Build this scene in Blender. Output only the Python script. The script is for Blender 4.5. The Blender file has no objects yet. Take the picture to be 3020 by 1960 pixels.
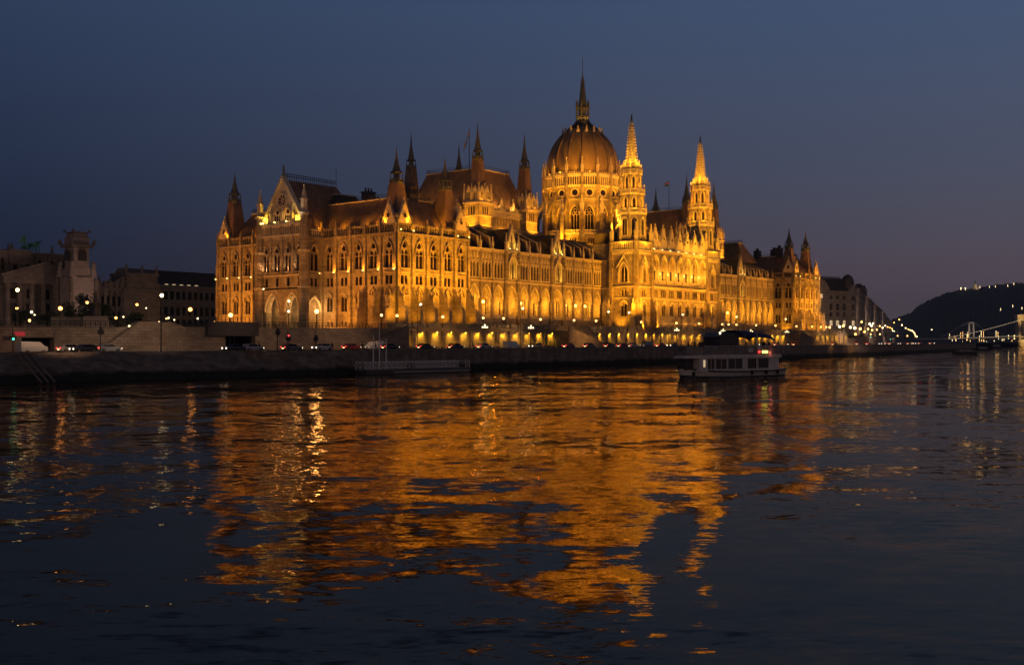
import bpy, math, random
import numpy as np
from mathutils import Vector, Matrix
random.seed(7)
R = math.radians
SC = bpy.context.scene
COL = SC.collection

# ------------------------------------------------------------------ camera model (metres; x along river, y inland, z up, water at 0)
F, CX, HZ = 3120., 1510., 1005.
TH = math.atan(2465/3120.)
S, C = math.sin(TH), math.cos(TH)
CAM = (-(C*264+S*(1170-CX)/F*264), -(S*264-C*(1170-CX)/F*264), 6.5)
def ray(x):
    t = (x-CX)/F
    return C+S*t, S-C*t
def at_y(x, b):
    ds, db = ray(x); fw = (b-CAM[1])/db
    return CAM[0]+ds*fw, fw
def hz(y, fw): return CAM[2]+(HZ-y)/F*fw
def at_d(x, fw):
    ds, db = ray(x); return CAM[0]+ds*fw, CAM[1]+db*fw

cam = bpy.data.cameras.new('camera'); co = bpy.data.objects.new('camera', cam); COL.objects.link(co)
cam.sensor_width = 36; cam.lens = F/3020*36; cam.shift_y = 25/3020
cam.clip_start = .5; cam.clip_end = 30000
co.location = CAM; co.rotation_euler = (R(90), 0, math.atan2(S, C)-R(90))
SC.camera = co
SC.view_settings.view_transform = 'Standard'; SC.view_settings.look = 'None'
SC.view_settings.exposure = 0; SC.view_settings.gamma = 1
SC.cycles.use_denoising = True
SC.cycles.use_light_tree = True
SC.cycles.max_bounces = 6; SC.cycles.diffuse_bounces = 3; SC.cycles.glossy_bounces = 3
SC.cycles.transmission_bounces = 2; SC.cycles.sample_clamp_indirect = 12; SC.cycles.sample_clamp_direct = 0
SC.cycles.caustics_reflective = False; SC.cycles.caustics_refractive = False

# ------------------------------------------------------------------ materials
def nmat(name):
    m = bpy.data.materials.new(name); m.use_nodes = True
    nt = m.node_tree; b = nt.nodes['Principled BSDF']
    return m, nt, b
def N(nt, t, **k):
    n = nt.nodes.new(t)
    for a, v in k.items():
        if a in n.inputs: n.inputs[a].default_value = v
        else: setattr(n, a, v)
    return n
def surf(name, c1, c2, rough=.8, scale=.6, bump=.0, bscale=6, metallic=0, blocks=None, detail=6, stretch=(1,1,1)):
    """noise between two colours, optional ashlar block joints, bump"""
    m, nt, b = nmat(name); L = nt.links.new
    tc = N(nt, 'ShaderNodeTexCoord'); mp = N(nt, 'ShaderNodeMapping'); mp.inputs['Scale'].default_value = stretch
    L(tc.outputs['Object'], mp.inputs[0])
    n1 = N(nt, 'ShaderNodeTexNoise', Scale=scale, Detail=detail, Roughness=.65); L(mp.outputs[0], n1.inputs[0])
    rp = N(nt, 'ShaderNodeValToRGB'); rp.color_ramp.elements[0].position = .35; rp.color_ramp.elements[1].position = .68
    rp.color_ramp.elements[0].color = (*c1, 1); rp.color_ramp.elements[1].color = (*c2, 1)
    L(n1.outputs[0], rp.inputs[0]); out = rp.outputs[0]
    n2 = N(nt, 'ShaderNodeTexNoise', Scale=bscale, Detail=4); L(mp.outputs[0], n2.inputs[0]); hgt = n2.outputs[0]
    if blocks:
        br = N(nt, 'ShaderNodeTexBrick', Scale=1.0); br.inputs['Color1'].default_value = (1, 1, 1, 1)
        br.inputs['Color2'].default_value = (.72, .7, .68, 1); br.inputs['Mortar'].default_value = (.42, .4, .38, 1)
        br.inputs['Mortar Size'].default_value = .03; br.inputs['Brick Width'].default_value = blocks[0]; br.inputs['Row Height'].default_value = blocks[1]
        sx = N(nt, 'ShaderNodeSeparateXYZ'); L(tc.outputs['Object'], sx.inputs[0])
        ad = N(nt, 'ShaderNodeMath'); L(sx.outputs[0], ad.inputs[0]); L(sx.outputs[1], ad.inputs[1])
        cb = N(nt, 'ShaderNodeCombineXYZ'); L(ad.outputs[0], cb.inputs[0]); L(sx.outputs[2], cb.inputs[1]); L(cb.outputs[0], br.inputs[0])
        mx = N(nt, 'ShaderNodeMix', data_type='RGBA', blend_type='MULTIPLY'); mx.inputs[0].default_value = 1
        L(out, mx.inputs[6]); L(br.outputs[0], mx.inputs[7]); out = mx.outputs[2]
    L(out, b.inputs['Base Color']); b.inputs['Roughness'].default_value = rough; b.inputs['Metallic'].default_value = metallic
    if bump:
        bp = N(nt, 'ShaderNodeBump', Strength=bump, Distance=.1); L(hgt, bp.inputs['Height']); L(bp.outputs[0], b.inputs['Normal'])
    return m
def glow(name, col, st):
    m, nt, b = nmat(name)
    b.inputs['Base Color'].default_value = (.8, .8, .8, 1); b.inputs['Emission Color'].default_value = (*col, 1); b.inputs['Emission Strength'].default_value = st
    return m
M = {}
def tide(m, zt=1.0):
    nt = m.node_tree; b = nt.nodes['Principled BSDF']; L = nt.links.new; src = b.inputs['Base Color'].links[0].from_socket
    ge = N(nt, 'ShaderNodeNewGeometry'); sp = N(nt, 'ShaderNodeSeparateXYZ'); L(ge.outputs['Position'], sp.inputs[0])
    n = N(nt, 'ShaderNodeTexNoise', Scale=.35, Detail=5); L(ge.outputs['Position'], n.inputs[0])
    a = N(nt, 'ShaderNodeMath', operation='MULTIPLY_ADD'); a.inputs[1].default_value = -1.6; L(n.outputs[0], a.inputs[0]); L(sp.outputs[2], a.inputs[2])
    r = N(nt, 'ShaderNodeMapRange'); r.inputs['From Min'].default_value = zt-1.0; r.inputs['From Max'].default_value = zt-.3; L(a.outputs[0], r.inputs[0])
    mx = N(nt, 'ShaderNodeMix', data_type='RGBA'); mx.inputs[6].default_value = (.03, .032, .022, 1); L(r.outputs[0], mx.inputs[0]); L(src, mx.inputs[7]); L(mx.outputs[2], b.inputs['Base Color'])
    # dark run-off streaks of their own shape
    mp = N(nt, 'ShaderNodeMapping'); mp.inputs['Scale'].default_value = (.5, .5, .06); L(ge.outputs['Position'], mp.inputs[0])
    n2 = N(nt, 'ShaderNodeTexNoise', Scale=1.2, Detail=4); L(mp.outputs[0], n2.inputs[0])
    r2 = N(nt, 'ShaderNodeMapRange'); r2.inputs['From Min'].default_value = .42; r2.inputs['From Max'].default_value = .62; r2.inputs['To Min'].default_value = .65; L(n2.outputs[0], r2.inputs[0])
    m2 = N(nt, 'ShaderNodeVectorMath', operation='SCALE'); L(mx.outputs[2], m2.inputs[0]); L(r2.outputs[0], m2.inputs['Scale']); L(m2.outputs[0], b.inputs['Base Color'])
M['stone'] = surf('pale_limestone', (.24, .20, .155), (.50, .44, .36), .85, .35, .5, 3, blocks=(1.3, .62))
M['stone_trim'] = surf('limestone_trim', (.52, .46, .38), (.72, .65, .54), .8, .9, .4, 5)
M['roof'] = surf('brown_slate', (.15, .10, .07), (.31, .21, .14), .6, .5, .5, 5, stretch=(1, 1, .5))
M['roof_dark'] = surf('dark_slate', (.03, .028, .03), (.06, .05, .05), .55, .5, .4, 4)
M['dome'] = surf('golden_brown_dome_roof', (.20, .145, .07), (.36, .26, .125), .5, .22, .4, 6, stretch=(1, 1, .25))
M['copper'] = surf('grey_green_metal', (.10, .11, .09), (.17, .16, .12), .5, .8, .2, 5)
M['window_glass'] = surf('dark_window_glass', (.006, .004, .004), (.014, .007, .006), .2, .3)
M['iron'] = surf('dark_iron', (.02, .02, .02), (.04, .035, .03), .5, 3)
M['globe'] = glow('lamp_globe_light', (1, .50, .13), 6.5)
M['globe_white'] = glow('white_lamp_light', (1, .76, .36), 7)
M['globe_amber'] = glow('amber_lamp_light', (1, .38, .07), 9)
M['flood_glow'] = glow('floodlight_lens', (1, .66, .2), 4)
M['quay'] = surf('quay_masonry', (.25, .20, .165), (.42, .34, .285), .9, .5, .8, 2, blocks=(1.8, .6))
M['quay_cap'] = surf('quay_coping', (.16, .14, .12), (.26, .23, .20), .85, 1, .4, 4)
M['bank'] = surf('sloped_bank_stone', (.27, .22, .185), (.46, .39, .33), .95, .4, 1, 2, blocks=(.9, .4))
M['retain'] = surf('retaining_wall_stone', (.25, .20, .16), (.38, .31, .25), .9, .4, .6, 3, blocks=(1.4, .55))
tide(M['quay'], 1.3); tide(M['bank'], 1.2)
M['asphalt'] = surf('asphalt', (.035, .034, .033), (.06, .057, .053), .85, 1.5, .4, 20)
M['paving'] = surf('pale_paving', (.16, .14, .12), (.24, .21, .18), .9, .7, .3, 8, blocks=(1., 1.))
M['soil'] = surf('ground_earth', (.04, .04, .032), (.08, .07, .055), .95, .05, .3, 1)
M['grey_facade'] = surf('grey_facade', (.20, .18, .165), (.31, .28, .26), .9, .15, .3, 3, blocks=(1.6, .8))
M['museum'] = surf('museum_stone', (.14, .12, .11), (.25, .215, .195), .9, .18, .5, 3, blocks=(1.5, .7))
M['museum_pale'] = surf('museum_pale_stone', (.24, .205, .19), (.38, .325, .305), .9, .3, .5, 3)
M['green_bronze'] = surf('green_bronze', (.03, .16, .11), (.07, .28, .19), .6, 1, .4, 4)
M['hill'] = surf('wooded_hillside', (.02, .028, .02), (.05, .06, .042), .95, .012, 1, .06)
M['bark'] = surf('bark', (.05, .04, .03), (.09, .07, .055), .9, 3, .5, 8)
M['leaf'] = surf('dark_foliage', (.03, .05, .02), (.06, .085, .035), .8, 1.5)
M['white_paint'] = surf('white_painted_metal', (.70, .70, .72), (.84, .84, .86), .4, .8, .1, 4)
M['boat_white'] = surf('weathered_boat_paint', (.55, .54, .55), (.70, .69, .70), .5, .9, .1, 4)
M['hull_dark'] = surf('dark_hull_paint', (.03, .035, .045), (.06, .06, .07), .4, 1)
M['canvas'] = surf('blue_canvas', (.03, .05, .16), (.05, .08, .24), .8, 1.2, .4, 4)
M['cabin'] = surf('grey_deck_screen', (.17, .16, .16), (.27, .255, .255), .7, 1)
M['cloth_dark'] = surf('dark_clothing', (.015, .015, .018), (.04, .035, .035), .9, 3)
M['skin'] = surf('skin', (.42, .27, .2), (.5, .33, .25), .6, 3)
M['red_light'] = glow('red_light', (1, .03, .03), 4)
M['green_light'] = glow('green_light', (.05, 1, .55), 4)
M['head_light'] = glow('headlight', (1, .85, .62), 6)
M['plate_glow'] = glow('lit_plate', (1, .8, .35), 4)
M['sign_glow'] = glow('lit_sign', (1, .85, .12), 5)
M['window_lit'] = glow('lit_window', (1, .72, .38), .55)
M['bridge_stone'] = surf('bridge_stone', (.42, .36, .28), (.55, .48, .38), .85, .3, .3, 1)
M['bridge_white'] = surf('white_bridge_steel', (.55, .55, .55), (.68, .68, .68), .6, .3)
M['chain_lamp'] = glow('chain_lamps', (1, .74, .5), 1.3)
for k, c in dict(silver=(.45, .46, .48), white=(.72, .73, .74), black=(.015, .015, .018), red=(.22, .015, .015), blue=(.03, .05, .13), grey=(.13, .135, .14)).items():
    m, nt, b = nmat('car_paint_'+k); n = N(nt, 'ShaderNodeTexNoise', Scale=2.); rp = N(nt, 'ShaderNodeValToRGB')
    rp.color_ramp.elements[0].color = (*[v*.8 for v in c], 1); rp.color_ramp.elements[1].color = (*c, 1)
    nt.links.new(n.outputs[0], rp.inputs[0]); nt.links.new(rp.outputs[0], b.inputs['Base Color'])
    b.inputs['Roughness'].default_value = .3; b.inputs['Coat Weight'].default_value = .5; M['car_'+k] = m
M['rubber'] = surf('tyre_rubber', (.015, .015, .015), (.03, .03, .03), .9, 4)

# ------------------------------------------------------------------ mesh builder
class MB:
    def __init__(s): s.v = []; s.f = []
    def add(s, vs, fs):
        o = len(s.v); s.v += [tuple(p) for p in vs]; s.f += [tuple(i+o for i in f) for f in fs]; return s
    def quad(s, a, b, c, d): return s.add([a, b, c, d], [(0, 1, 2, 3)])
    def box(s, x0, x1, y0, y1, z0, z1):
        return s.add([(x0,y0,z0),(x1,y0,z0),(x1,y1,z0),(x0,y1,z0),(x0,y0,z1),(x1,y0,z1),(x1,y1,z1),(x0,y1,z1)],
                     [(0,3,2,1),(4,5,6,7),(0,1,5,4),(1,2,6,5),(2,3,7,6),(3,0,4,7)])
    def hexa(s, lo, hi):   # two quads (bottom, top) ccw
        return s.add(list(lo)+list(hi), [(3,2,1,0),(4,5,6,7),(0,1,5,4),(1,2,6,5),(2,3,7,6),(3,0,4,7)])
    def frus(s, cx, cy, z0, z1, r0, r1, n=8, rot=None, sx=1, sy=1):
        if rot is None: rot = math.pi/n
        a = [rot+2*math.pi*i/n for i in range(n)]
        vs = [(cx+r0*math.cos(t)*sx, cy+r0*math.sin(t)*sy, z0) for t in a]
        if r1 > 1e-3:
            vs += [(cx+r1*math.cos(t)*sx, cy+r1*math.sin(t)*sy, z1) for t in a]
            fs = [(i, (i+1) % n, n+(i+1) % n, n+i) for i in range(n)]+[tuple(range(n-1, -1, -1)), tuple(range(n, 2*n))]
        else:
            vs += [(cx, cy, z1)]; fs = [(i, (i+1) % n, n) for i in range(n)]+[tuple(range(n-1, -1, -1))]
        return s.add(vs, fs)
    def lathe(s, cx, cy, prof, n=12, rot=0):
        vs = []; fs = []
        for r, z in prof: vs += [(cx+r*math.cos(rot+2*math.pi*i/n), cy+r*math.sin(rot+2*math.pi*i/n), z) for i in range(n)]
        for k in range(len(prof)-1):
            for i in range(n): fs.append((k*n+i, k*n+(i+1) % n, (k+1)*n+(i+1) % n, (k+1)*n+i))
        fs.append(tuple(range(n-1, -1, -1))); fs.append(tuple((len(prof)-1)*n+i for i in range(n)))
        return s.add(vs, fs)
    def sphere(s, cx, cy, cz, r, n=8, m=6, sz=1):
        return s.lathe(cx, cy, [(max(r*math.sin(math.pi*k/m), r*.02), cz-r*sz*math.cos(math.pi*k/m)) for k in range(m+1)], n)
    def bar(s, p, q, r, n=4, r2=None):
        p, q = Vector(p), Vector(q); d = (q-p)
        if d.length < 1e-6: return s
        d.normalize(); u = d.orthogonal().normalized(); w = d.cross(u)
        r2 = r if r2 is None else r2
        vs = [tuple(p+(u*math.cos(2*math.pi*(i+.5)/n)+w*math.sin(2*math.pi*(i+.5)/n))*r) for i in range(n)]
        vs += [tuple(q+(u*math.cos(2*math.pi*(i+.5)/n)+w*math.sin(2*math.pi*(i+.5)/n))*r2) for i in range(n)]
        return s.add(vs, [(i, (i+1) % n, n+(i+1) % n, n+i) for i in range(n)]+[tuple(range(n-1, -1, -1)), tuple(range(n, 2*n))])
    def prism(s, poly, a, b, axis):   # poly = [(u,v)...], extruded along axis from a to b
        def P(u, v, w): return {'x': (w, u, v), 'y': (u, w, v), 'z': (u, v, w)}[axis]
        n = len(poly)
        return s.add([P(u, v, a) for u, v in poly]+[P(u, v, b) for u, v in poly],
                     [(i, (i+1) % n, n+(i+1) % n, n+i) for i in range(n)]+[tuple(range(n-1, -1, -1)), tuple(range(n, 2*n))])
    def build(s, name, mat, parent=None, smooth=False, origin=None):
        if not s.v: return None
        me = bpy.data.meshes.new(name)
        v = s.v
        if origin is None and parent is None:
            xs = [p[0] for p in v]; ys = [p[1] for p in v]; zs = [p[2] for p in v]
            origin = ((min(xs)+max(xs))/2, (min(ys)+max(ys))/2, min(zs))
        if origin is not None: v = [(p[0]-origin[0], p[1]-origin[1], p[2]-origin[2]) for p in v]
        me.from_pydata(v, [], s.f)
        me.materials.append(M[mat] if isinstance(mat, str) else mat)
        import bmesh
        bm = bmesh.new(); bm.from_mesh(me); bmesh.ops.recalc_face_normals(bm, faces=bm.faces); bm.to_mesh(me); bm.free()
        if smooth: me.shade_smooth()
        o = bpy.data.objects.new(name, me); COL.objects.link(o)
        if origin is not None: o.location = origin
        if parent is not None: o.parent = parent
        return o
class Multi:   # every shape added becomes a part of its own
    def __init__(s): s.items = []
    def add(s, vs, fs): m = MB(); m.add(vs, fs); s.items.append(m); return s
    sphere = MB.sphere; lathe = MB.lathe; box = MB.box; hexa = MB.hexa; prism = MB.prism; quad = MB.quad
def tag(o, label=None, cat=None, group=None, kind=None):
    if label: o['label'] = label
    if cat: o['category'] = cat
    if group: o['group'] = group
    if kind: o['kind'] = kind
    return o
def thing(name, label, cat, loc=(0, 0, 0), rz=0, group=None):
    o = bpy.data.objects.new(name, None); COL.objects.link(o); o.location = loc; o.rotation_euler = (0, 0, rz)
    return tag(o, label, cat, group)
def copy_tree(o, parent=None):
    c = o.copy(); COL.objects.link(c); c.parent = parent
    for ch in list(o.children): copy_tree(ch, c)
    return c
WARM = (1, .35, .008); ORANGE = (1, .315, .018); AMBER = (1, .5, .14)
def light(kind, loc, power, col=WARM, radius=.25, target=None, cone=100, blend=.8, parent=None):
    l = bpy.data.lights.new('lamp_or_fill', kind); l.energy = power; l.color = col; l.shadow_soft_size = radius  # serves floodlights, street lamps and added fill spots alike
    if kind == 'SPOT': l.spot_size = R(cone); l.spot_blend = blend
    o = bpy.data.objects.new('lamp_or_fill', l); COL.objects.link(o); o.location = loc
    if target is not None:
        o.rotation_euler = (Vector(target)-Vector(loc)).to_track_quat('-Z', 'Y').to_euler()
    if parent is not None: o.parent = parent
    return o

# ------------------------------------------------------------------ facade kit
class Fr:   # facade frame: u along wall, o outward, z up
    def __init__(s, p, d):
        L = math.hypot(*d); s.p = p; s.d = (d[0]/L, d[1]/L); s.n = (s.d[1], -s.d[0])
    def P(s, u, o, z): return (s.p[0]+s.d[0]*u+s.n[0]*o, s.p[1]+s.d[1]*u+s.n[1]*o, z)
    def box(s, mb, u0, u1, o0, o1, z0, z1):
        mb.hexa([s.P(u0,o0,z0), s.P(u1,o0,z0), s.P(u1,o1,z0), s.P(u0,o1,z0)], [s.P(u0,o0,z1), s.P(u1,o0,z1), s.P(u1,o1,z1), s.P(u0,o1,z1)])
    def quad(s, mb, u0, u1, z0, z1, o=0): mb.quad(s.P(u0,o,z0), s.P(u1,o,z0), s.P(u1,o,z1), s.P(u0,o,z1))
    def prism(s, mb, poly, u0, u1):   # poly in (o,z)
        n = len(poly)
        mb.add([s.P(u0,a,b) for a, b in poly]+[s.P(u1,a,b) for a, b in poly],
               [(i, (i+1) % n, n+(i+1) % n, n+i) for i in range(n)]+[tuple(range(n-1,-1,-1)), tuple(range(n, 2*n))])
    def plate(s, mb, poly, o0, o1):   # poly in (u,z), thickness in o
        n = len(poly)
        mb.add([s.P(a,o0,b) for a, b in poly]+[s.P(a,o1,b) for a, b in poly],
               [(i, (i+1) % n, n+(i+1) % n, n+i) for i in range(n)]+[tuple(range(n-1,-1,-1)), tuple(range(n, 2*n))])
def curve(kind, uc, w, zb, zt, n=8):
    """sampled opening: list of (u, zbot, ztop)"""
    out = []
    if kind == 'rect': return [(uc-w/2, zb, zt), (uc+w/2, zb, zt)]
    for i in range(n+1):
        x = -w/2*math.cos(math.pi*i/n)
        if kind == 'circle':
            h = math.sqrt(max(0, w*w/4-x*x)); zc = (zb+zt)/2; out.append((uc+x, zc-h, zc+h))
        elif kind == 'arch':   # pointed, springing at zt-h
            h = min(.87*w, (zt-zb)*.6); zs = zt-h
            y = math.sqrt(max(0, w*w-(w/2+abs(x))**2))/(.866*w)*h; out.append((uc+x, zb, zs+y))
        else:  # round arch
            h = w/2; out.append((uc+x, zb, zt-h+math.sqrt(max(0, w*w/4-x*x))))
    return out
def panel(mb, fr, u0, u1, z0, z1, ops, depth=.45, glass=None, back=None, o=0):
    """wall panel with openings side by side; glass MB receives panes, back MB receives recess backs"""
    cur = u0
    P = lambda u, z, oo=0: fr.P(u, o+oo, z)
    for (kind, uc, w, zb, zt) in ops:
        pts = curve(kind, uc, w, zb, zt)
        mb.quad(P(cur,z0), P(pts[0][0],z0), P(pts[0][0],z1), P(cur,z1))
        for (ua, ba, ta), (ub, bb, tb) in zip(pts, pts[1:]):
            mb.quad(P(ua,z0), P(ub,z0), P(ub,bb), P(ua,ba))
            mb.quad(P(ua,ta), P(ub,tb), P(ub,z1), P(ua,z1))
            mb.quad(P(ua,ta), P(ub,tb), P(ub,tb,-depth), P(ua,ta,-depth))
            mb.quad(P(ua,ba), P(ub,bb), P(ub,bb,-depth), P(ua,ba,-depth))
            tgt = glass if glass is not None else back
            if tgt is not None:
                tgt.quad(P(ua,ba,-depth), P(ub,bb,-depth), P(ub,tb,-depth), P(ua,ta,-depth))
        for (u, b_, t_) in (pts[0], pts[-1]):
            if t_-b_ > .01: mb.quad(P(u,b_), P(u,t_), P(u,t_,-depth), P(u,b_,-depth))
        cur = pts[-1][0]
    mb.quad(P(cur,z0), P(u1,z0), P(u1,z1), P(cur,z1))
def archband(mb, fr, uc, w, zs, zt, t=.3, o0=0, o1=.3, n=10):
    """moulding round a pointed arch of clear width w, springing zs, apex zt"""
    def A(W, H):
        r = []
        for i in range(n+1):
            x = -W/2*math.cos(math.pi*i/n); y = math.sqrt(max(0, W*W-(W/2+abs(x))**2))/(.866*W)*H; r.append((uc+x, zs+y))
        return r
    a, b = A(w, zt-zs), A(w+2*t, zt-zs+t*1.3)
    for i in range(n):
        q = [a[i], a[i+1], b[i+1], b[i]]
        fr.plate(mb, q, o0, o1)
def pinnacle(mb, x, y, z0, z1, r=.45):
    zs = z0+(z1-z0)*.45
    mb.frus(x, y, z0, zs, r*1.41, r*1.41, 4)
    mb.frus(x, y, zs, zs+.25, r*1.8, r*1.8, 4)
    mb.frus(x, y, zs+.25, z1-.35, r*1.3, .08, 4)
    mb.frus(x, y, z1-.6, z1-.3, .1, .26, 6); mb.frus(x, y, z1-.3, z1, .26, .03, 6)
def gable(mb, fr, uc, w, z0, zt, o=0, th=.6, rose=True, glass=None, crock=True):
    zm = z0+.9*w*.0
    poly = [(uc-w/2, z0), (uc+w/2, z0), (uc, zt)]
    fr.plate(mb, poly, o-th, o)
    if rose and glass is not None:
        zc = z0+(zt-z0)*.42; r = w*.13
        pts = [(uc+r*math.cos(2*math.pi*i/12), zc+r*1.15*math.sin(2*math.pi*i/12)) for i in range(12)]
        fr.plate(glass, pts, o-.1, o+.04)
        for i in range(12):
            a, b = 2*math.pi*i/12, 2*math.pi*(i+1)/12
            fr.plate(mb, [(uc+r*math.cos(a), zc+r*1.15*math.sin(a)), (uc+r*math.cos(b), zc+r*1.15*math.sin(b)),
                          (uc+r*1.35*math.cos(b), zc+r*1.5*math.sin(b)), (uc+r*1.35*math.cos(a), zc+r*1.5*math.sin(a))], o, o+.18)
    t = .32
    for sg in (-1, 1):
        fr.plate(mb, [(uc+sg*w/2, z0), (uc+sg*(w/2+t), z0), (uc, zt+t*2.1), (uc, zt)], o-th-.1, o+.22)
        if crock:
            nk = max(4, int((zt-z0)/.75))
            for k in range(nk):
                f = (k+.5)/nk; u = uc+sg*(w/2+t+.1)*(1-f); z = z0+(zt+t*2-z0)*f
                fr.box(mb, u-.13, u+.13, o-.3, o+.1, z-.08, z+.3)
    p = fr.P(uc, o-th/2, 0)
    mb.frus(p[0], p[1], zt+.3, zt+1.1, .16, .12, 6); mb.frus(p[0], p[1], zt+1.1, zt+1.4, .3, .3, 6); mb.frus(p[0], p[1], zt+1.4, zt+2.0, .2, .03, 6)
def gallery(mb, fr, u0, u1, z0, z1, o=0, sp=.8, crest=True, glass=None, th=.5):
    """pierced parapet of colonettes"""
    fr.box(mb, u0, u1, o-th, o, z0, z0+.18); fr.box(mb, u0, u1, o-th, o, z1-.3, z1)
    n = max(2, round((u1-u0)/sp))
    for i in range(n+1):
        u = u0+(u1-u0)*i/n
        fr.box(mb, max(u0, u-.12), min(u1, u+.12), o-th*.75, o-.05, z0+.18, z1-.3)
        if i < n:
            um = u+(u1-u0)/n/2; h = (u1-u0)/n/2-.1
            fr.plate(mb, [(um-h, z1-.3), (um-h, z1-.62), (um, z1-.3)], o-th*.6, o-.1); fr.plate(mb, [(um+h, z1-.62), (um+h, z1-.3), (um, z1-.3)], o-th*.6, o-.1)
        if crest: 
            fr.plate(mb, [(u-.14, z1), (u+.14, z1), (u, z1+.6)], o-th*.6, o-.1)
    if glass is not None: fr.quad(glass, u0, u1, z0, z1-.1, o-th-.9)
def corbels(mb, fr, u0, u1, z, o=0):
    n = max(2, round((u1-u0)/.9))
    for i in range(n):
        u = u0+(u1-u0)*(i+.5)/n
        fr.box(mb, u-.16, u+.16, o, o+.32, z-.55, z)
WINS = []   # (centre, MB)
def newwin(fr, u, z):
    g = MB(); WINS.append((fr.P(u, 0, z), g)); return g

# ================================================================== THE PARLIAMENT
parl = thing('parliament_building', 'huge gothic revival palace of pale stone with a ribbed dome, lit golden by floodlights', 'building', (134, 36, 9.7))
PO = (134, 36, 9.7)
class PMB(MB):
    def build(s, name, mat, parent=None, smooth=False):
        if not s.v: return None
        s.v = [(p[0]-PO[0], p[1]-PO[1], p[2]-PO[2]) for p in s.v]
        return MB.build(s, name, mat, parent or parl, smooth)
def sub(mb, name, mat, parent, smooth=False):   # sub-part in building coords
    o = PMB.build(mb, name, mat, parent, smooth); return o
Z0, ZC = 9.7, 33.7

def big_window(w, fr, uc, z0=23.9, z1=32.4, u0=None, u1=None):
    """two lancets under a roundel inside a moulded arch"""
    g = newwin(fr, uc, 28)
    zl = 29.7
    panel(w, fr, u0, u1, z0, zl, [('arch', uc-.76, 1.26, 25.0, 29.6), ('arch', uc+.76, 1.26, 25.0, 29.6)], .32, g)
    panel(w, fr, u0, u1, zl, z1, [('circle', uc, 1.65, 29.85, 31.5)], .3, g)
    archband(w, fr, uc, 3.1, 28.2, 31.95, .28, 0, .42)
    archband(w, fr, uc, 2.5, 28.4, 31.6, .12, 0, .2)
    for sg in (-1, 1):
        fr.box(w, uc+sg*1.7-.16, uc+sg*1.7+.16, 0, .4, 25, 28.25); fr.box(w, uc+sg*1.7-.24, uc+sg*1.7+.24, 0, .5, 28.1, 28.4)
    fr.box(w, uc-1.9, uc+1.9, 0, .45, 24.5, 24.85)
    for k in range(5): fr.box(w, uc-1.5+.75*k-.1, uc-1.5+.75*k+.1, 0, .2, 24.0, 24.5)
def rect_pair(w, fr, uc, z0, z1, u0, u1, zb=20.85, zt=23.0, ww=1.0, n=2, sp=1.4):
    g = newwin(fr, uc, (zb+zt)/2)
    panel(w, fr, u0, u1, z0, z1, [('rect', uc+(k-(n-1)/2)*sp, ww, zb, zt) for k in range(n)], .28, g)
    fr.box(w, uc-n*sp/2-.1, uc+n*sp/2+.1, 0, .18, zt+.12, zt+.34)
def buttress_bay(w, fr, uc, u0, u1):
    g = newwin(fr, uc, 12); g2 = newwin(fr, uc, 18)
    panel(w, fr, u0, u1, Z0, 16.2, [('arch', uc, 2.5, Z0+.3, 15.6)], .7, None, w)
    fr.box(w, uc-1.25, uc+1.25, -.68, -.5, 12.5, 12.8)
    fr.quad(g, uc-.2, uc+.45, 10.1, 11.6, -.66)
    panel(w, fr, u0, u1, 16.2, 20.6, [('arch', uc, 1.2, 17., 19.6)], .5, g2)
    archband(w, fr, uc, 2.1, 18.2, 20.0, .25, 0, .5)
def lower_window_bay(w, fr, uc, u0, u1, zt=18.2):
    g = newwin(fr, uc, 16)
    panel(w, fr, u0, u1, Z0, 12.5, [('rect', uc-.7, .5, 10.1, 11.6), ('rect', uc+.7, .5, 10.1, 11.6)], .4, g)
    panel(w, fr, u0, u1, 12.5, 20.6, [('arch', uc-.58, 1.0, 14.2, zt), ('arch', uc+.58, 1.0, 14.2, zt)], .32, g)
    archband(w, fr, uc, 2.3, zt-.7, zt+.7, .35, 0, .45)
    fr.box(w, u0, u1, 0, .22, 12.4, 12.65); fr.box(w, uc-1.4, uc+1.4, 0, .3, 13.8, 14.1)
def pier(w, fr, u, o=.75, z0=20.6, z1=36.2, r=.42):
    fr.box(w, u-r, u+r, 0, o, z0, 28); fr.box(w, u-r*.8, u+r*.8, 0, o*.75, 28, ZC+.5)
    fr.prism(w, [(0, 28), (o, 28), (o*.75, 28.9), (0, 28.9)], u-r, u+r)
    p = fr.P(u, o*.5, 0); pinnacle(w, p[0], p[1], 24.5, 29.5, .3); pinnacle(w, p[0], p[1], ZC+.3, z1+1.8, .3)
def slope_buttress(mb, fr, u, full=1):
    k = full
    fr.prism(mb, [(0, 20.5), (.9*k, 19.6), (2.5*k, 16.3), (2.9*k, 16.1), (2.9*k, 15.2), (3.5*k, 14.6), (3.7*k, Z0), (0, Z0)], u-.48, u+.48)
    p = fr.P(u, 2.4*k, 0); pinnacle(mb, p[0], p[1], 16.2, 19.4, .33)
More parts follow.
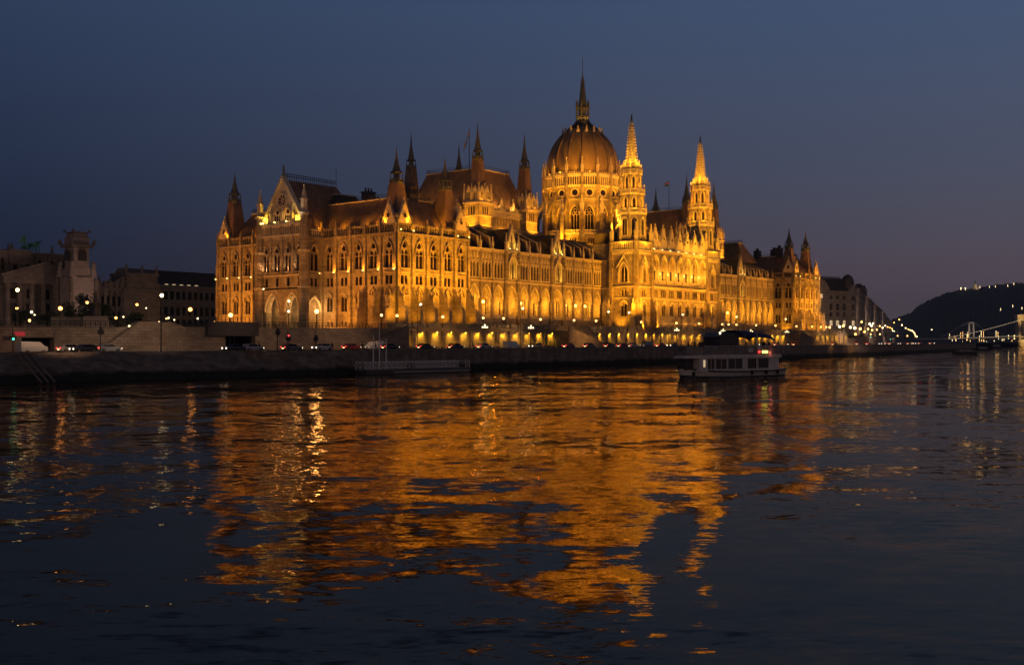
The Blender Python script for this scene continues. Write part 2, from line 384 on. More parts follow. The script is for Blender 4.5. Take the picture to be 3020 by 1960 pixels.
def bays_wall(name, fr, n, w0, kinds, butt=True, ends=(True, True), gables=()):
    """one pavilion face of n bays"""
    w = PMB(); L = n*w0; gl = PMB()
    for i in range(n):
        u0, u1 = i*w0, (i+1)*w0; uc = (u0+u1)/2
        if kinds[i] == 'b': buttress_bay(w, fr, uc, u0, u1)
        else: lower_window_bay(w, fr, uc, u0, u1)
        rect_pair(w, fr, uc, 20.6, 23.9, u0, u1)
        big_window(w, fr, uc, 23.9, 32.4, u0, u1)
        fr.quad(w, u0, u1, 32.4, ZC)
        corbels(w, fr, u0+.3, u1-.3, 33.3)
        if i in gables:
            fr.plate(w, [(uc-2.3, ZC+.2), (uc+2.3, ZC+.2), (uc+2.3, 35.9), (uc-2.3, 35.9)], -.75, -.5)
            gallery(w, fr, uc-2.2, uc+2.2, ZC+.1, 36.1, .05, .75, False, None, .5)
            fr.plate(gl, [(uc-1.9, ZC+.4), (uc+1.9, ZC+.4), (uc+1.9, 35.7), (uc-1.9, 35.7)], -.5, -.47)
            g = PMB(); gable(g, fr, uc, 4.5, 36.1, 41.0, .1, .6, True, gl); go = sub(g, 'gable', 'stone_trim', parl)
            for sg in (-1, 1):
                p = fr.P(uc+sg*2.5, -.1, 0); pinnacle(w, p[0], p[1], 34.2, 38.6, .3)
        else:
            gallery(w, fr, u0+.35, u1-.35, ZC+.1, 36.0, .05, .9, True, gl)
    fr.box(w, -.15, L+.15, 0, .45, 33.3, 33.8)
    fr.box(w, 0, L, 0, .28, 23.65, 24.0); fr.box(w, 0, L, 0, .3, 20.4, 20.7); fr.box(w, 0, L, 0, .12, 28.15, 28.35)
    fr.box(w, 0, L, 0, .3, Z0, Z0+.6)
    for i in range(n+1):
        if (i == 0 and not ends[0]) or (i == n and not ends[1]): continue
        pier(w, fr, i*w0)
        if butt and (i in (0, n) and 'b' in (kinds[min(i, n-1)]) or (0 < i < n and 'b' in (kinds[i-1], kinds[i]))):
            b = PMB(); slope_buttress(b, fr, i*w0); sub(b, 'buttress', 'stone', parl)
        elif kinds[min(i, n-1)] != 'b':
            fr.box(w, i*w0-.42, i*w0+.42, 0, .75, Z0, 20.6)
    sub(w, 'facade_wall', 'stone', parl); 
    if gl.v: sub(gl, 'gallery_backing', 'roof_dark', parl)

# north pavilion
frW = Fr((0, 0), (1, 0))
bays_wall('w', frW, 5, 5.4, 'bbbbb', gables=(0, 4))
frN = Fr((0, 27.4), (0, -1))
bays_wall('n', frN, 5, 5.48, 'wwwbb', gables=(4,))
frN2 = Fr((0, 72.5), (0, -1))
bays_wall('n2', frN2, 5, 5.4, 'wwwww', butt=False, gables=(0,))
# north gabled centrepiece
def centrepiece():
    w = PMB(); fr = Fr((-6, 45.5), (0, -1)); Lw = 18.
    trim = PMB(); gl = PMB()
    # porch with two big arches
    panel(w, fr, 0, Lw, Z0, 20.6, [('arch', 4.9, 5.4, Z0+.05, 18.9), ('arch', 13.1, 5.4, Z0+.05, 18.9)], 1.6, None, None)
    for uc in (4.9, 13.1): archband(trim, fr, uc, 5.5, 14.2, 19.0, .45, 0, .35)
    bw = Fr((-2.2, 45.5), (0, -1)); g = newwin(bw, 5, 16); g2 = newwin(bw, 13, 16)
    panel(w, bw, 0, 9, Z0, 20, [('arch', 4.6, 2.2, 13.8, 18)], .4, g)
    panel(w, bw, 9, 18, Z0, 20, [('arch', 13.2, 2.4, Z0+.2, 15.5)], .4, g2)
    fr.box(w, 0, Lw, -5.5, 0, 20.25, 20.6)
    for i in range(4):
        u0 = i*4.5; uc = u0+2.25
        rect_pair(w, fr, uc, 20.6, 23.9, u0, u0+4.5, 21.0, 23.2, 1.1, 1)
        big_window(w, fr, uc, 23.9, 32.4, u0, u0+4.5)
        fr.quad(w, u0, u0+4.5, 32.4, 37.6)
        gallery(trim, fr, u0+.4, u0+4.1, 34.6, 37.2, .45, .8, False)
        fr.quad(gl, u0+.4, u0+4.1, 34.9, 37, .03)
        corbels(trim, fr, u0+.3, u0+4.2, 34.2)
    for i in range(5):
        fr.box(w, i*4.5-.3, i*4.5+.3, 0, .5, 24, 34.4); p = fr.P(i*4.5, .3, 0)
    fr.box(trim, -.2, Lw+.2, 0, .55, 34.2, 34.6); fr.box(trim, -.2, Lw+.2, 0, .6, 37.2, 37.6); fr.box(trim, 0, Lw, 0, .5, 23.7, 24.1)
    # corner piers
    for u in (0, Lw):
        p = fr.P(u, .3, 0)
        w.frus(p[0], p[1], Z0, 30, 1.55, 1.3, 8); w.frus(p[0], p[1], 30, 39.5, 1.2, 1.05, 8)
        trim.frus(p[0], p[1], 39.5, 40.1, 1.4, 1.4, 8); pinnacle(trim, p[0], p[1], 40.1, 47.5, .6)
        trim.frus(p[0], p[1], 20.3, 20.8, 1.8, 1.8, 8); trim.frus(p[0], p[1], 29.8, 30.4, 1.6, 1.6, 8)
    # great gable
    ga = PMB(); zt, zb = 49.5, 37.6; uc = 9.
    fr.plate(ga, [(.9, zb), (Lw-.9, zb), (uc, zt)], -.9, -.1)
    for sg in (-1, 1):
        fr.plate(ga, [(uc+sg*8.1, zb), (uc+sg*8.9, zb), (uc, zt+1.3), (uc, zt)], -1.1, .35)
    pts = [(uc+1.6*math.cos(2*math.pi*i/16), 43.9+1.6*math.sin(2*math.pi*i/16)) for i in range(16)]
    rose = PMB(); fr.plate(rose, pts, -.12, -.04)
    for i in range(8):
        a = 2*math.pi*i/8; fr.plate(ga, [(uc+.25*math.cos(a-.5), 43.9+.25*math.sin(a-.5)), (uc+1.8*math.cos(a-.06), 43.9+1.8*math.sin(a-.06)), (uc+1.8*math.cos(a+.06), 43.9+1.8*math.sin(a+.06)), (uc+.25*math.cos(a+.5), 43.9+.25*math.sin(a+.5))], -.08, .06)
    for i in range(16):
        a, b = 2*math.pi*i/16, 2*math.pi*(i+1)/16
        fr.plate(ga, [(uc+1.6*math.cos(a), 43.9+1.6*math.sin(a)), (uc+1.6*math.cos(b), 43.9+1.6*math.sin(b)), (uc+2.0*math.cos(b), 43.9+2.0*math.sin(b)), (uc+2.0*math.cos(a), 43.9+2.0*math.sin(a))], -.1, .3)
    gg = newwin(fr, uc, 40)
    for sg in (-1, 1):
        archband(ga, fr, uc+sg*2.1, 2.6, 39.9, 41.9, .3, -.1, .45)
        for k in (-1, 0, 1):
            pp = [(uc+sg*2.1+k*.85+dx, z) for dx, z in ((-.28, 38.3), (.28, 38.3), (.28, 39.6), (0, 40.1), (-.28, 39.6))]
            fr.plate(gg, pp, -.1, -.03)
        cpp = [(uc+sg*2.1+.5*math.cos(2*math.pi*i/10), 40.8+.5*math.sin(2*math.pi*i/10)) for i in range(10)]; fr.plate(gg, cpp, -.1, -.03)
    for du in (-4.3, 0, 4.3):
        p = fr.P(uc+du, .25, 0); pinnacle(ga, p[0], p[1], 38.4, 42.9, .36)
    for du in (-5.8, 5.8):
        p = fr.P(uc+du, .1, 0); pinnacle(ga, p[0], p[1], 37.8, 41.2, .3)
    go = sub(ga, 'gable', 'stone_trim', parl); sub(rose, 'rose_window', 'window_glass', go)
    st = PMB(); p = fr.P(uc, -.4, 0); st.frus(p[0], p[1], 50.5, 51.2, .4, .35, 8); st.frus(p[0], p[1], 51.2, 52.7, .38, .2, 8); st.sphere(p[0], p[1], 52.95, .25); st.bar((p[0], p[1]+.3, 52), (p[0], p[1]+.5, 53.4), .06)
    sub(st, 'statue', 'copper', go)
    # side wall facing river, with one bay
    fs = Fr((-6, 27.5), (1, 0))
    panel(w, fs, 0, 6, Z0, 20.6, [('arch', 3.1, 4.2, Z0+.05, 17.9)], 1.4, None, None)
    archband(trim, fs, 3.1, 4.3, 14.3, 18.0, .4, 0, .3)
    rect_pair(w, fs, 3.1, 20.6, 23.9, 0, 6); big_window(w, fs, 3.1, 23.9, 32.4, 0, 6); fs.quad(w, 0, 6, 32.4, ZC+.0)
    fs.box(w, 0, 6.2, 0, .45, 33.3, 33.8); corbels(w, fs, .5, 5.8, 33.3); fs.box(w, 0, 6, 0, .28, 23.65, 24); fs.box(w, 0, 6, 0, .3, 20.4, 20.7)
    gallery(trim, fs, 1.2, 6.2, ZC+.1, 36, .05, .72, True, gl)
    fs2 = Fr((0, 45.5), (-1, 0)); fs2.quad(w, 0, 6, Z0, 37.6)
    fs.quad(w, 0, 2.2, ZC, 38.5)
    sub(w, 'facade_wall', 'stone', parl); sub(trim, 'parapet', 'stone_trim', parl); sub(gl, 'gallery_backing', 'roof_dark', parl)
    # tall gabled roof
    r = PMB(); x0, x1 = -5.2, 13.; 
    r.add([(x0, 27.9, 36.5), (x0, 45.1, 36.5), (x0, 36.5, 49.5), (x1, 36.5, 49.6), (x1+6, 27.9, 36.5), (x1+6, 45.1, 36.5)],
          [(0, 2, 1), (0, 4, 3, 2), (2, 3, 5, 1), (4, 5, 3), (0, 1, 5, 4)])
    ro = sub(r, 'roof', 'roof', parl)
    rl = PMB(); rl.box(x0, x1, 36.35, 36.65, 50.5, 50.62); rl.box(x0, x1, 36.4, 36.6, 51.1, 51.2)
    for i in range(24): rl.box(x0+i*.79, x0+i*.79+.08, 36.42, 36.58, 49.5, 51.4)
    rl.bar((x1, 36.5, 50.6), (x1, 36.5, 54.6), .1)
    sub(rl, 'ridge_railing', 'iron', ro)
centrepiece()

# hidden / plain sides of both pavilions and main body
pl = PMB()
pl.quad((27, 0, Z0), (27, 72.5, Z0), (27, 72.5, ZC), (27, 0, ZC)); pl.quad((0, 72.5, Z0), (27, 72.5, Z0), (27, 72.5, ZC), (0, 72.5, ZC))
pl.quad((268, 0, Z0), (268, 72.5, Z0), (268, 72.5, ZC), (268, 0, ZC)); pl.quad((241, 72.5, Z0), (268, 72.5, Z0), (268, 72.5, ZC), (241, 72.5, ZC))
pl.quad((241, 9.5, Z0), (241, 72.5, Z0), (241, 72.5, ZC), (241, 9.5, ZC))
pl.box(27.1, 240.9, 18, 63, Z0, 39.9)
sub(pl, 'rear_wall', 'stone', parl)
def mansard(x0, x1, y0, y1, z0, z1, ins, mat='roof', rail=True, ins2=None, name='roof'):
    r = PMB(); i2 = ins if ins2 is None else ins2
    r.hexa([(x0,y0,z0),(x1,y0,z0),(x1,y1,z0),(x0,y1,z0)], [(x0+i2,y0+ins,z1),(x1-i2,y0+ins,z1),(x1-i2,y1-ins,z1),(x0+i2,y1-ins,z1)])
    o = sub(r, name, mat, parl)
    t = PMB(); a = (x0+i2-.15, x1-i2+.15, y0+ins-.15, y1-ins+.15)
    for (p, q) in (((a[0],a[2]),(a[1],a[2])), ((a[1],a[2]),(a[1],a[3])), ((a[1],a[3]),(a[0],a[3])), ((a[0],a[3]),(a[0],a[2]))):
        t.bar((*p, z1+.05), (*q, z1+.05), .22)
    sub(t, 'ridge_trim', 'stone_trim', o)
    if rail:
        t = PMB()
        for (p, q) in (((a[0],a[2]),(a[1],a[2])), ((a[1],a[2]),(a[1],a[3])), ((a[1],a[3]),(a[0],a[3])), ((a[0],a[3]),(a[0],a[2]))):
            for h in (.7, 1.2): t.bar((*p, z1+h), (*q, z1+h), .06)
            L = math.hypot(q[0]-p[0], q[1]-p[1]); n = int(L/1.4)
            for k in range(n+1):
                f = k/n; t.bar((p[0]+(q[0]-p[0])*f, p[1]+(q[1]-p[1])*f, z1), (p[0]+(q[0]-p[0])*f, p[1]+(q[1]-p[1])*f, z1+1.3), .05)
        sub(t, 'railing', 'iron', o)
    return o
mansard(.9, 26.1, .9, 71.6, ZC+.2, 43.6, 6.0)
mansard(241.9, 267.1, .9, 71.6, ZC+.2, 43.6, 6.0)

def chimney(x, y, z0, z1, sx=1.6, sy=1.1, pots=3):
    c = PMB(); c.box(x-sx, x+sx, y-sy, y+sy, z0, z1); c.box(x-sx-.2, x+sx+.2, y-sy-.2, y+sy+.2, z1, z1+.3)
    for k in range(pots):
        c.frus(x-sx+(k+.5)*2*sx/pots, y, z1+.3, z1+1.4, .28, .22, 8)
    sub(c, 'chimney', 'roof_dark', parl)
for x, y, h in ((19.5, 58, 46.8), (20, 62, 46), (12, 22.5, 46.6), (12, 12.2, 46.7), (13, 7.6, 46.6), (18, 26, 45.5)): chimney(x, y, 43, h)
for x, y, h in ((248, 20, 46.2), (250, 13, 46.4), (247, 9.2, 46.9), (262, 12, 45.6)): chimney(x, y, 43, h)

# steep corner turrets
def turret(x, y, zb, hb, z1, h1, zl, zt, mat='roof', base=True, lmat='copper', rot=math.pi/4, nn=8):
    r = PMB(); r.frus(x, y, zb, z1, hb*1.414, h1*1.414, 4, rot)
    o = sub(r, 'turret_roof', mat, parl)
    l = PMB(); rr = h1*1.25
    l.frus(x, y, z1, z1+.35, rr*1.15, rr*1.2, nn)
    for i in range(nn):
        a = 2*math.pi*(i+.5)/nn; l.bar((x+rr*math.cos(a), y+rr*math.sin(a), z1+.3), (x+rr*.95*math.cos(a), y+rr*.95*math.sin(a), zl), .13)
        l.bar((x+rr*1.12*math.cos(a), y+rr*1.12*math.sin(a), z1+.3), (x+rr*1.12*math.cos(a), y+rr*1.12*math.sin(a), z1+2.), .11, 4, .03)
    l.frus(x, y, z1+.3, z1+1.1, rr*1.1, rr*1.1, nn); l.frus(x, y, z1+1.1, zl, rr*.55, rr*.5, nn); l.frus(x, y, zl-.3, zl, rr*1.05, rr*.9, nn)
    sub(l, 'lantern', lmat, o)
    s_ = PMB(); s_.frus(x, y, zl, zl+(zt-zl)*.55, rr*.72, rr*.2, nn); s_.frus(x, y, zl+(zt-zl)*.55, zt, rr*.22, .03, nn)
    for k in range(5):
        f = k/5; zz = zl+(zt-zl)*.5*f; q = rr*.72*(1-f*.9)+.05
        for i in range(4): a = math.pi/2*i; s_.box(x+q*math.cos(a)-.1, x+q*math.cos(a)+.1, y+q*math.sin(a)-.1, y+q*math.sin(a)+.1, zz, zz+.35)
    s_.sphere(x, y, zt-1.2, .16, 6, 4); s_.bar((x, y, zt), (x, y, zt+1.3), .03)
    sub(s_, 'spire', lmat, o)
for (x, y) in ((4.2, 4.2), (22, 3.6), (3.2, 69.2), (245.8, 4.2), (263.6, 4.2), (22, 69)):
    turret(x, y, 35, 2.75, 46.6, 1.35, 49.6, 55.8)
mansard(7, 20, 30, 44, 43.4, 47, 3, 'roof_dark', False)

# ---- loggia wings (set back)
def loggia(bounds, gbays, y=9.5):
    w = PMB(); trim = PMB(); gl = PMB()
    fr = Fr((0, y), (1, 0))
    bk = Fr((0, y+4.2), (1, 0))
    fr.box(w, bounds[0], bounds[-1], -4.2, 0, Z0, 13.1)
    fr.box(w, bounds[0], bounds[-1], -4.2, -.8, 22.9, 23.6)
    for i, (u0, u1) in enumerate(zip(bounds, bounds[1:])):
        uc = (u0+u1)/2; wd = u1-u0; ga = i in gbays
        aw = wd-1.5
        panel(w, fr, u0, u1, 13.1, 23.9, [('arch', uc, aw, 13.2, 22.6)], .8, None, None)
        archband(trim, fr, uc, aw+.05, 19.0, 22.65, .32, 0, .25)
        fr.box(trim, u0, uc-aw/2, 0, .15, 18.7, 19.1); fr.box(trim, uc+aw/2, u1, 0, .15, 18.7, 19.1)
        gallery(trim, fr, uc-aw/2, uc+aw/2, 13.15, 14.2, -.1, .5, False, None, .3)
        # back wall
        g = newwin(bk, uc, 15)
        if i % 3 == 1: panel(w, bk, u0, u1, 13.1, 23, [('arch', uc-.55, .8, 14.2, 19.4), ('arch', uc+.55, .8, 14.2, 19.4)], .4, g)
        elif i % 3 == 2: panel(w, bk, u0, u1, 13.1, 23, [('arch', uc, 1., 14.2, 18.6)], .4, g)
        else: panel(w, bk, u0, u1, 13.1, 23, [('arch', uc, 1.8, 13.3, 17.2)], .3, None, w); WINS.pop()
        # upper windows
        g = newwin(fr, uc, 27)
        if ga:
            panel(w, fr, u0, u1, 23.9, 33, [('arch', uc-.75, .9, 24.9, 29.6), ('arch', uc+.75, .9, 24.9, 29.6)], .7, g)
            archband(trim, fr, uc, 3.0, 28.4, 31.2, .35, 0, .8)
            for sg in (-1, 1):
                fr.plate(trim, [(uc+sg*2.1, 29.2), (uc+sg*2.45, 29.2), (uc, 32.9), (uc, 32.3)], 0, .95)
                fr.box(trim, uc+sg*1.75-.2, uc+sg*1.75+.2, 0, .7, 24.9, 28.6)
                p = fr.P(uc+sg*(wd/2-.4), .45, 0)
                w.frus(p[0], p[1], 13, 33, .75, .6, 8); pinnacle(trim, p[0], p[1], 33, 38.6, .36); trim.frus(p[0], p[1], 23.6, 24.2, .9, .9, 8)
                w.frus(p[0], p[1], Z0, 13, .9, .75, 8)
        else:
            panel(w, fr, u0, u1, 23.9, 30, [('arch', uc+k*1.42, 1.0, 24.9, 29.5) for k in (-1, 0, 1)], .35, g)
            for k in (-1, 0, 1):
                archband(trim, fr, uc+k*1.42, 1.04, 28.7, 29.7, .16, 0, .3)
                fr.plate(trim, [(uc+k*1.42-.3, 30.4), (uc+k*1.42+.3, 30.4), (uc+k*1.42, 32.2)], 0, .15)
            for k in (-1.5, -.5, .5, 1.5):
                fr.box(trim, uc+k*1.42-.12, uc+k*1.42+.12, 0, .25, 24.9, 29.9); fr.plate(trim, [(uc+k*1.42-.16, 29.9), (uc+k*1.42+.16, 29.9), (uc+k*1.42, 31.5)], 0, .25)
            fr.quad(w, u0, u1, 30, 33)
            fr.box(w, u0-.3, u0+.3, 0, .4, 23.9, 33); p = fr.P(u0, .2, 0); pinnacle(trim, p[0], p[1], 33.2, 37, .26)
            fr.box(w, u0-.35, u0+.35, 0, .55, 18.8, 23.6); fr.prism(w, [(0, 18.8), (.55, 18.8), (0, 17.9)], u0-.35, u0+.35)
        fr.box(trim, u0, u1, 0, .35, 23.7, 24.1); fr.box(trim, u0, u1, 0, .3, 32.5, 32.7); fr.box(trim, u0, u1, 0, .5, 32.95, 33.3)
        corbels(trim, fr, u0+.2, u1-.2, 32.95)
        fr.box(trim, u0, u1, 0, .2, 24.7, 24.9); 
        if ga:
            gm = PMB(); gable(gm, fr, uc, 3.9, 34.2, 40.6, .1, .6, False); fr.box(gm, uc-1.95, uc+1.95, -.5, .1, 33.3, 34.2)
            gw = newwin(fr, uc, 36)
            for k, h in ((-1, 36), (0, 38), (1, 36)): fr.plate(gw, [(uc+k*.7-.2, 33.9), (uc+k*.7+.2, 33.9), (uc+k*.7+.2, h-.3), (uc+k*.7, h), (uc+k*.7-.2, h-.3)], .1, .13)
            sub(gm, 'gable', 'stone_trim', parl)
            rf = PMB(); rf.add([fr.P(uc-2, -.4, 34), fr.P(uc+2, -.4, 34), fr.P(uc, -.4, 40), fr.P(uc, -7, 40)], [(0, 1, 2), (0, 2, 3), (1, 3, 2)]); sub(rf, 'dormer_roof', 'roof_dark', parl)
        # triangular dividing wall on the roof
        if not ga and i > 0 and (i-1) not in gbays:
            f = PMB(); fr.prism(f, [(-.5, 33.3), (-1.1, 36.6), (-7.4, 39.9), (-8.4, 39.9), (-8.4, 33.3)], u0-.22, u0+.22)
            f.v = f.v; sub(f, 'roof_divider', 'roof', parl)
            f = PMB(); fr.prism(f, [(-.35, 33.3), (-1.0, 36.9), (-8.3, 40.3), (-8.3, 40.05), (-1.15, 36.6), (-.7, 33.3)], u0-.34, u0+.34); sub(f, 'coping', 'stone_trim', parl)
    sub(w, 'facade_wall', 'stone', parl); sub(trim, 'facade_trim', 'stone_trim', parl)
    r = PMB(); fr.prism(r, [(-.3, 33.25), (-8.5, 40), (-8.5, 33.2)], bounds[0], bounds[-1]); sub(r, 'roof', 'roof_dark', parl)
B1 = [27, 32.6, 38.2, 43.6, 49.1, 54.7, 61.4, 66.8, 72.2, 77.7, 84.8, 90.3, 95.7, 101.1, 106.6]
loggia(B1, (5, 9))
loggia([268-b for b in reversed(B1)], (4, 8))
top = PMB(); top.box(27, 241, 17.9, 63, 39.9, 40.1); sub(top, 'roof', 'roof_dark', parl)

# ---- central river block
def tower_block_face(w, trim, fr, Lw, buttr=True):
    uc = Lw/2
    panel(w, fr, 0, Lw, Z0, 13, [('rect', uc-.9, .6, 10.2, 11.4)], .4, newwin(fr, uc, 11))
    panel(w, fr, 0, Lw, 13, 20.6, [('arch', uc-.6, .95, 14.6, 18.9), ('arch', uc+.6, .95, 14.6, 18.9)], .5, newwin(fr, uc, 17))
    archband(trim, fr, uc, 2.6, 18.2, 19.6, .3, 0, .3)
    rect_pair(w, fr, uc, 20.6, 24.2, 0, Lw, 21.2, 23.4, .8, 2, 1.15)
    panel(w, fr, 0, Lw, 24.2, 36.2, [('arch', uc, 2.3, 25.9, 31.2)], .5, newwin(fr, uc, 28))
    fr.box(trim, uc-.12, uc+.12, -.45, -.2, 25.9, 31); archband(trim, fr, uc, 3.2, 28.8, 32.2, .4, 0, .5)
    for sg in (-1, 1):
        fr.plate(trim, [(uc+sg*2.4, 30.6), (uc+sg*2.8, 30.6), (uc, 34.8), (uc, 34.1)], 0, .55)
        fr.box(trim, uc+sg*1.9-.2, uc+sg*1.9+.2, 0, .5, 25.6, 29)
    for z, o in ((20.4, .3), (24.1, .4), (35.4, .4), (36.0, .7)): fr.box(trim, 0, Lw, 0, o, z, z+.35)
    corbels(trim, fr, .4, Lw-.4, 35.4)
    gallery(trim, fr, .6, Lw-.6, 36.4, 39.1, .5, .8, False)
    for u in (0, Lw):
        fr.box(w, u-.6, u+.6, 0, .7, 20.6, 36.0)
        fr.prism(w, [(0, 20.6), (.8, 20.6), (2.4, 16), (2.6, Z0), (0, Z0)], u-.6, u+.6)
        p = fr.P(u, 1.9, 0); pinnacle(trim, p[0], p[1], 16.6, 20.5, .35)
def river_tower(x, y, mir=1):
    w = PMB(); gl = PMB(); trim = PMB(); h = 4.7
    x0, x1, y0, y1 = x-h, x+h, y-h, y+h
    fw_ = Fr((x0, y0), (1, 0)); fn = Fr((x0, y1), (0, -1))
    tower_block_face(w, trim, fw_, 2*h); tower_block_face(w, trim, fn, 2*h)
    w.quad((x1, y0, Z0), (x1, y1, Z0), (x1, y1, 36.2), (x1, y0, 36.2)); w.quad((x1, y1, Z0), (x0, y1, Z0), (x0, y1, 36.2), (x1, y1, 36.2))
    w.box(x0, x1, y0, y1, 36.0, 36.2)
    for cx, cy in ((x0, y0), (x1, y0), (x0, y1)): w.frus(cx, cy, 36, 39.4, .9, .9, 8); pinnacle(trim, cx, cy, 39.4, 45.5, .5)
    # tiers
    def tier(z0, z1, r, wz0, wz1, ww, nwin=8, gal=1.3, flare=.5):
        w.frus(x, y, z0, z1, r, r*.97, 8)
        for i in range(8):
            a = 2*math.pi*i/8; n_ = (math.cos(a), math.sin(a)); ap = r*math.cos(math.pi/8)*.985
            f = Fr((x+n_[0]*ap-n_[1]*-1*(-1)*0, y+n_[1]*ap), (-n_[1], n_[0]))
            # outward of Fr is (dy,-dx) = (cos a, sin a)
            g = newwin(f, 0, wz0)
            zz = wz1
            for du in ((-.5, .5) if ww > 1.5 else (0,)):
                f.plate(g, [(du-.36, wz0), (du+.36, wz0), (du+.36, zz-.6), (du, zz), (du-.36, zz-.6)], .0, .06)
            archband(trim, f, 0, ww*.95, wz1-.6, wz1+.6, .22, 0, .35)
            for sg in (-1, 1): f.box(trim, sg*(ww*.5+.12)-.12, sg*(ww*.5+.12)+.12, 0, .3, wz0-.2, wz1-.5)
            v = (x+r*math.cos(a+math.pi/8), y+r*math.sin(a+math.pi/8))
            w.frus(v[0], v[1], z0, z1-.3, .42, .36, 6); pinnacle(trim, x+(r+.3)*math.cos(a+math.pi/8), y+(r+.3)*math.sin(a+math.pi/8), z1-.5, z1+3.2, .27)
        trim.frus(x, y, z1-.5, z1-.1, r*1.0, r+flare, 8); trim.frus(x, y, z1-.1, z1+.15, r+flare, r+flare, 8)
        rr = r+flare
        for i in range(8):
            a = 2*math.pi*i/8; ap = rr*math.cos(math.pi/8); hw = rr*math.sin(math.pi/8)
            f = Fr((x+math.cos(a)*ap, y+math.sin(a)*ap), (-math.sin(a), math.cos(a)))
            gallery(trim, f, -hw, hw, z1+.15, z1+.15+gal, 0, .55, False, None, .25)
    tier(36.2, 48.6, 4.5, 41.2, 46.6, 1.9)
    tier(48.6, 55.0, 3.9, 50.3, 53.4, 1.3)
    tier(55.0, 61.6, 3.05, 56.8, 60.4, 1.1, flare=.45)
    w.frus(x, y, 61.6, 64.6, 2.5, 2.4, 8)
    for i in range(8):
        a = 2*math.pi*(i+.5)/8; pinnacle(trim, x+2.6*math.cos(a), y+2.6*math.sin(a), 62, 66.3, .26)
    for k in range(4):   # corner flying pieces
        a = math.pi/4+math.pi/2*k
        w.bar((x+5.4*math.cos(a), y+5.4*math.sin(a), 43.5), (x+3.9*math.cos(a), y+3.9*math.sin(a), 46), .35)
    # spotlight niches: sloping faces at foot of first tier
    o = sub(w, 'river_tower', 'stone', parl); sub(trim, 'tower_trim', 'stone_trim', o)
    s_ = PMB(); s_.frus(x, y, 64.4, 78.6, 1.75, .2, 8)
    for k in range(14):
        z = 65.2+k*.97; r = 1.72*(1-(z-64.4)/14.9*.9)
        for i in range(8):
            a = 2*math.pi*(i+.5)/8; q = r+.2; s_.box(x+q*math.cos(a)-.3, x+q*math.cos(a)+.3, y+q*math.sin(a)-.3, y+q*math.sin(a)+.3, z, z+.45)
    s_.frus(x, y, 78.4, 79.2, .5, .3, 8)
    sub(s_, 'spire', 'stone_trim', o)
    st = PMB(); st.frus(x, y, 79.2, 80.9, .4, .22, 8); st.sphere(x, y, 81.15, .27); st.bar((x+.3, y, 79.5), (x+.5, y, 82.6), .05)
    sub(st, 'statue', 'iron', o)
river_tower(110.3, 0); river_tower(157.7, 0)
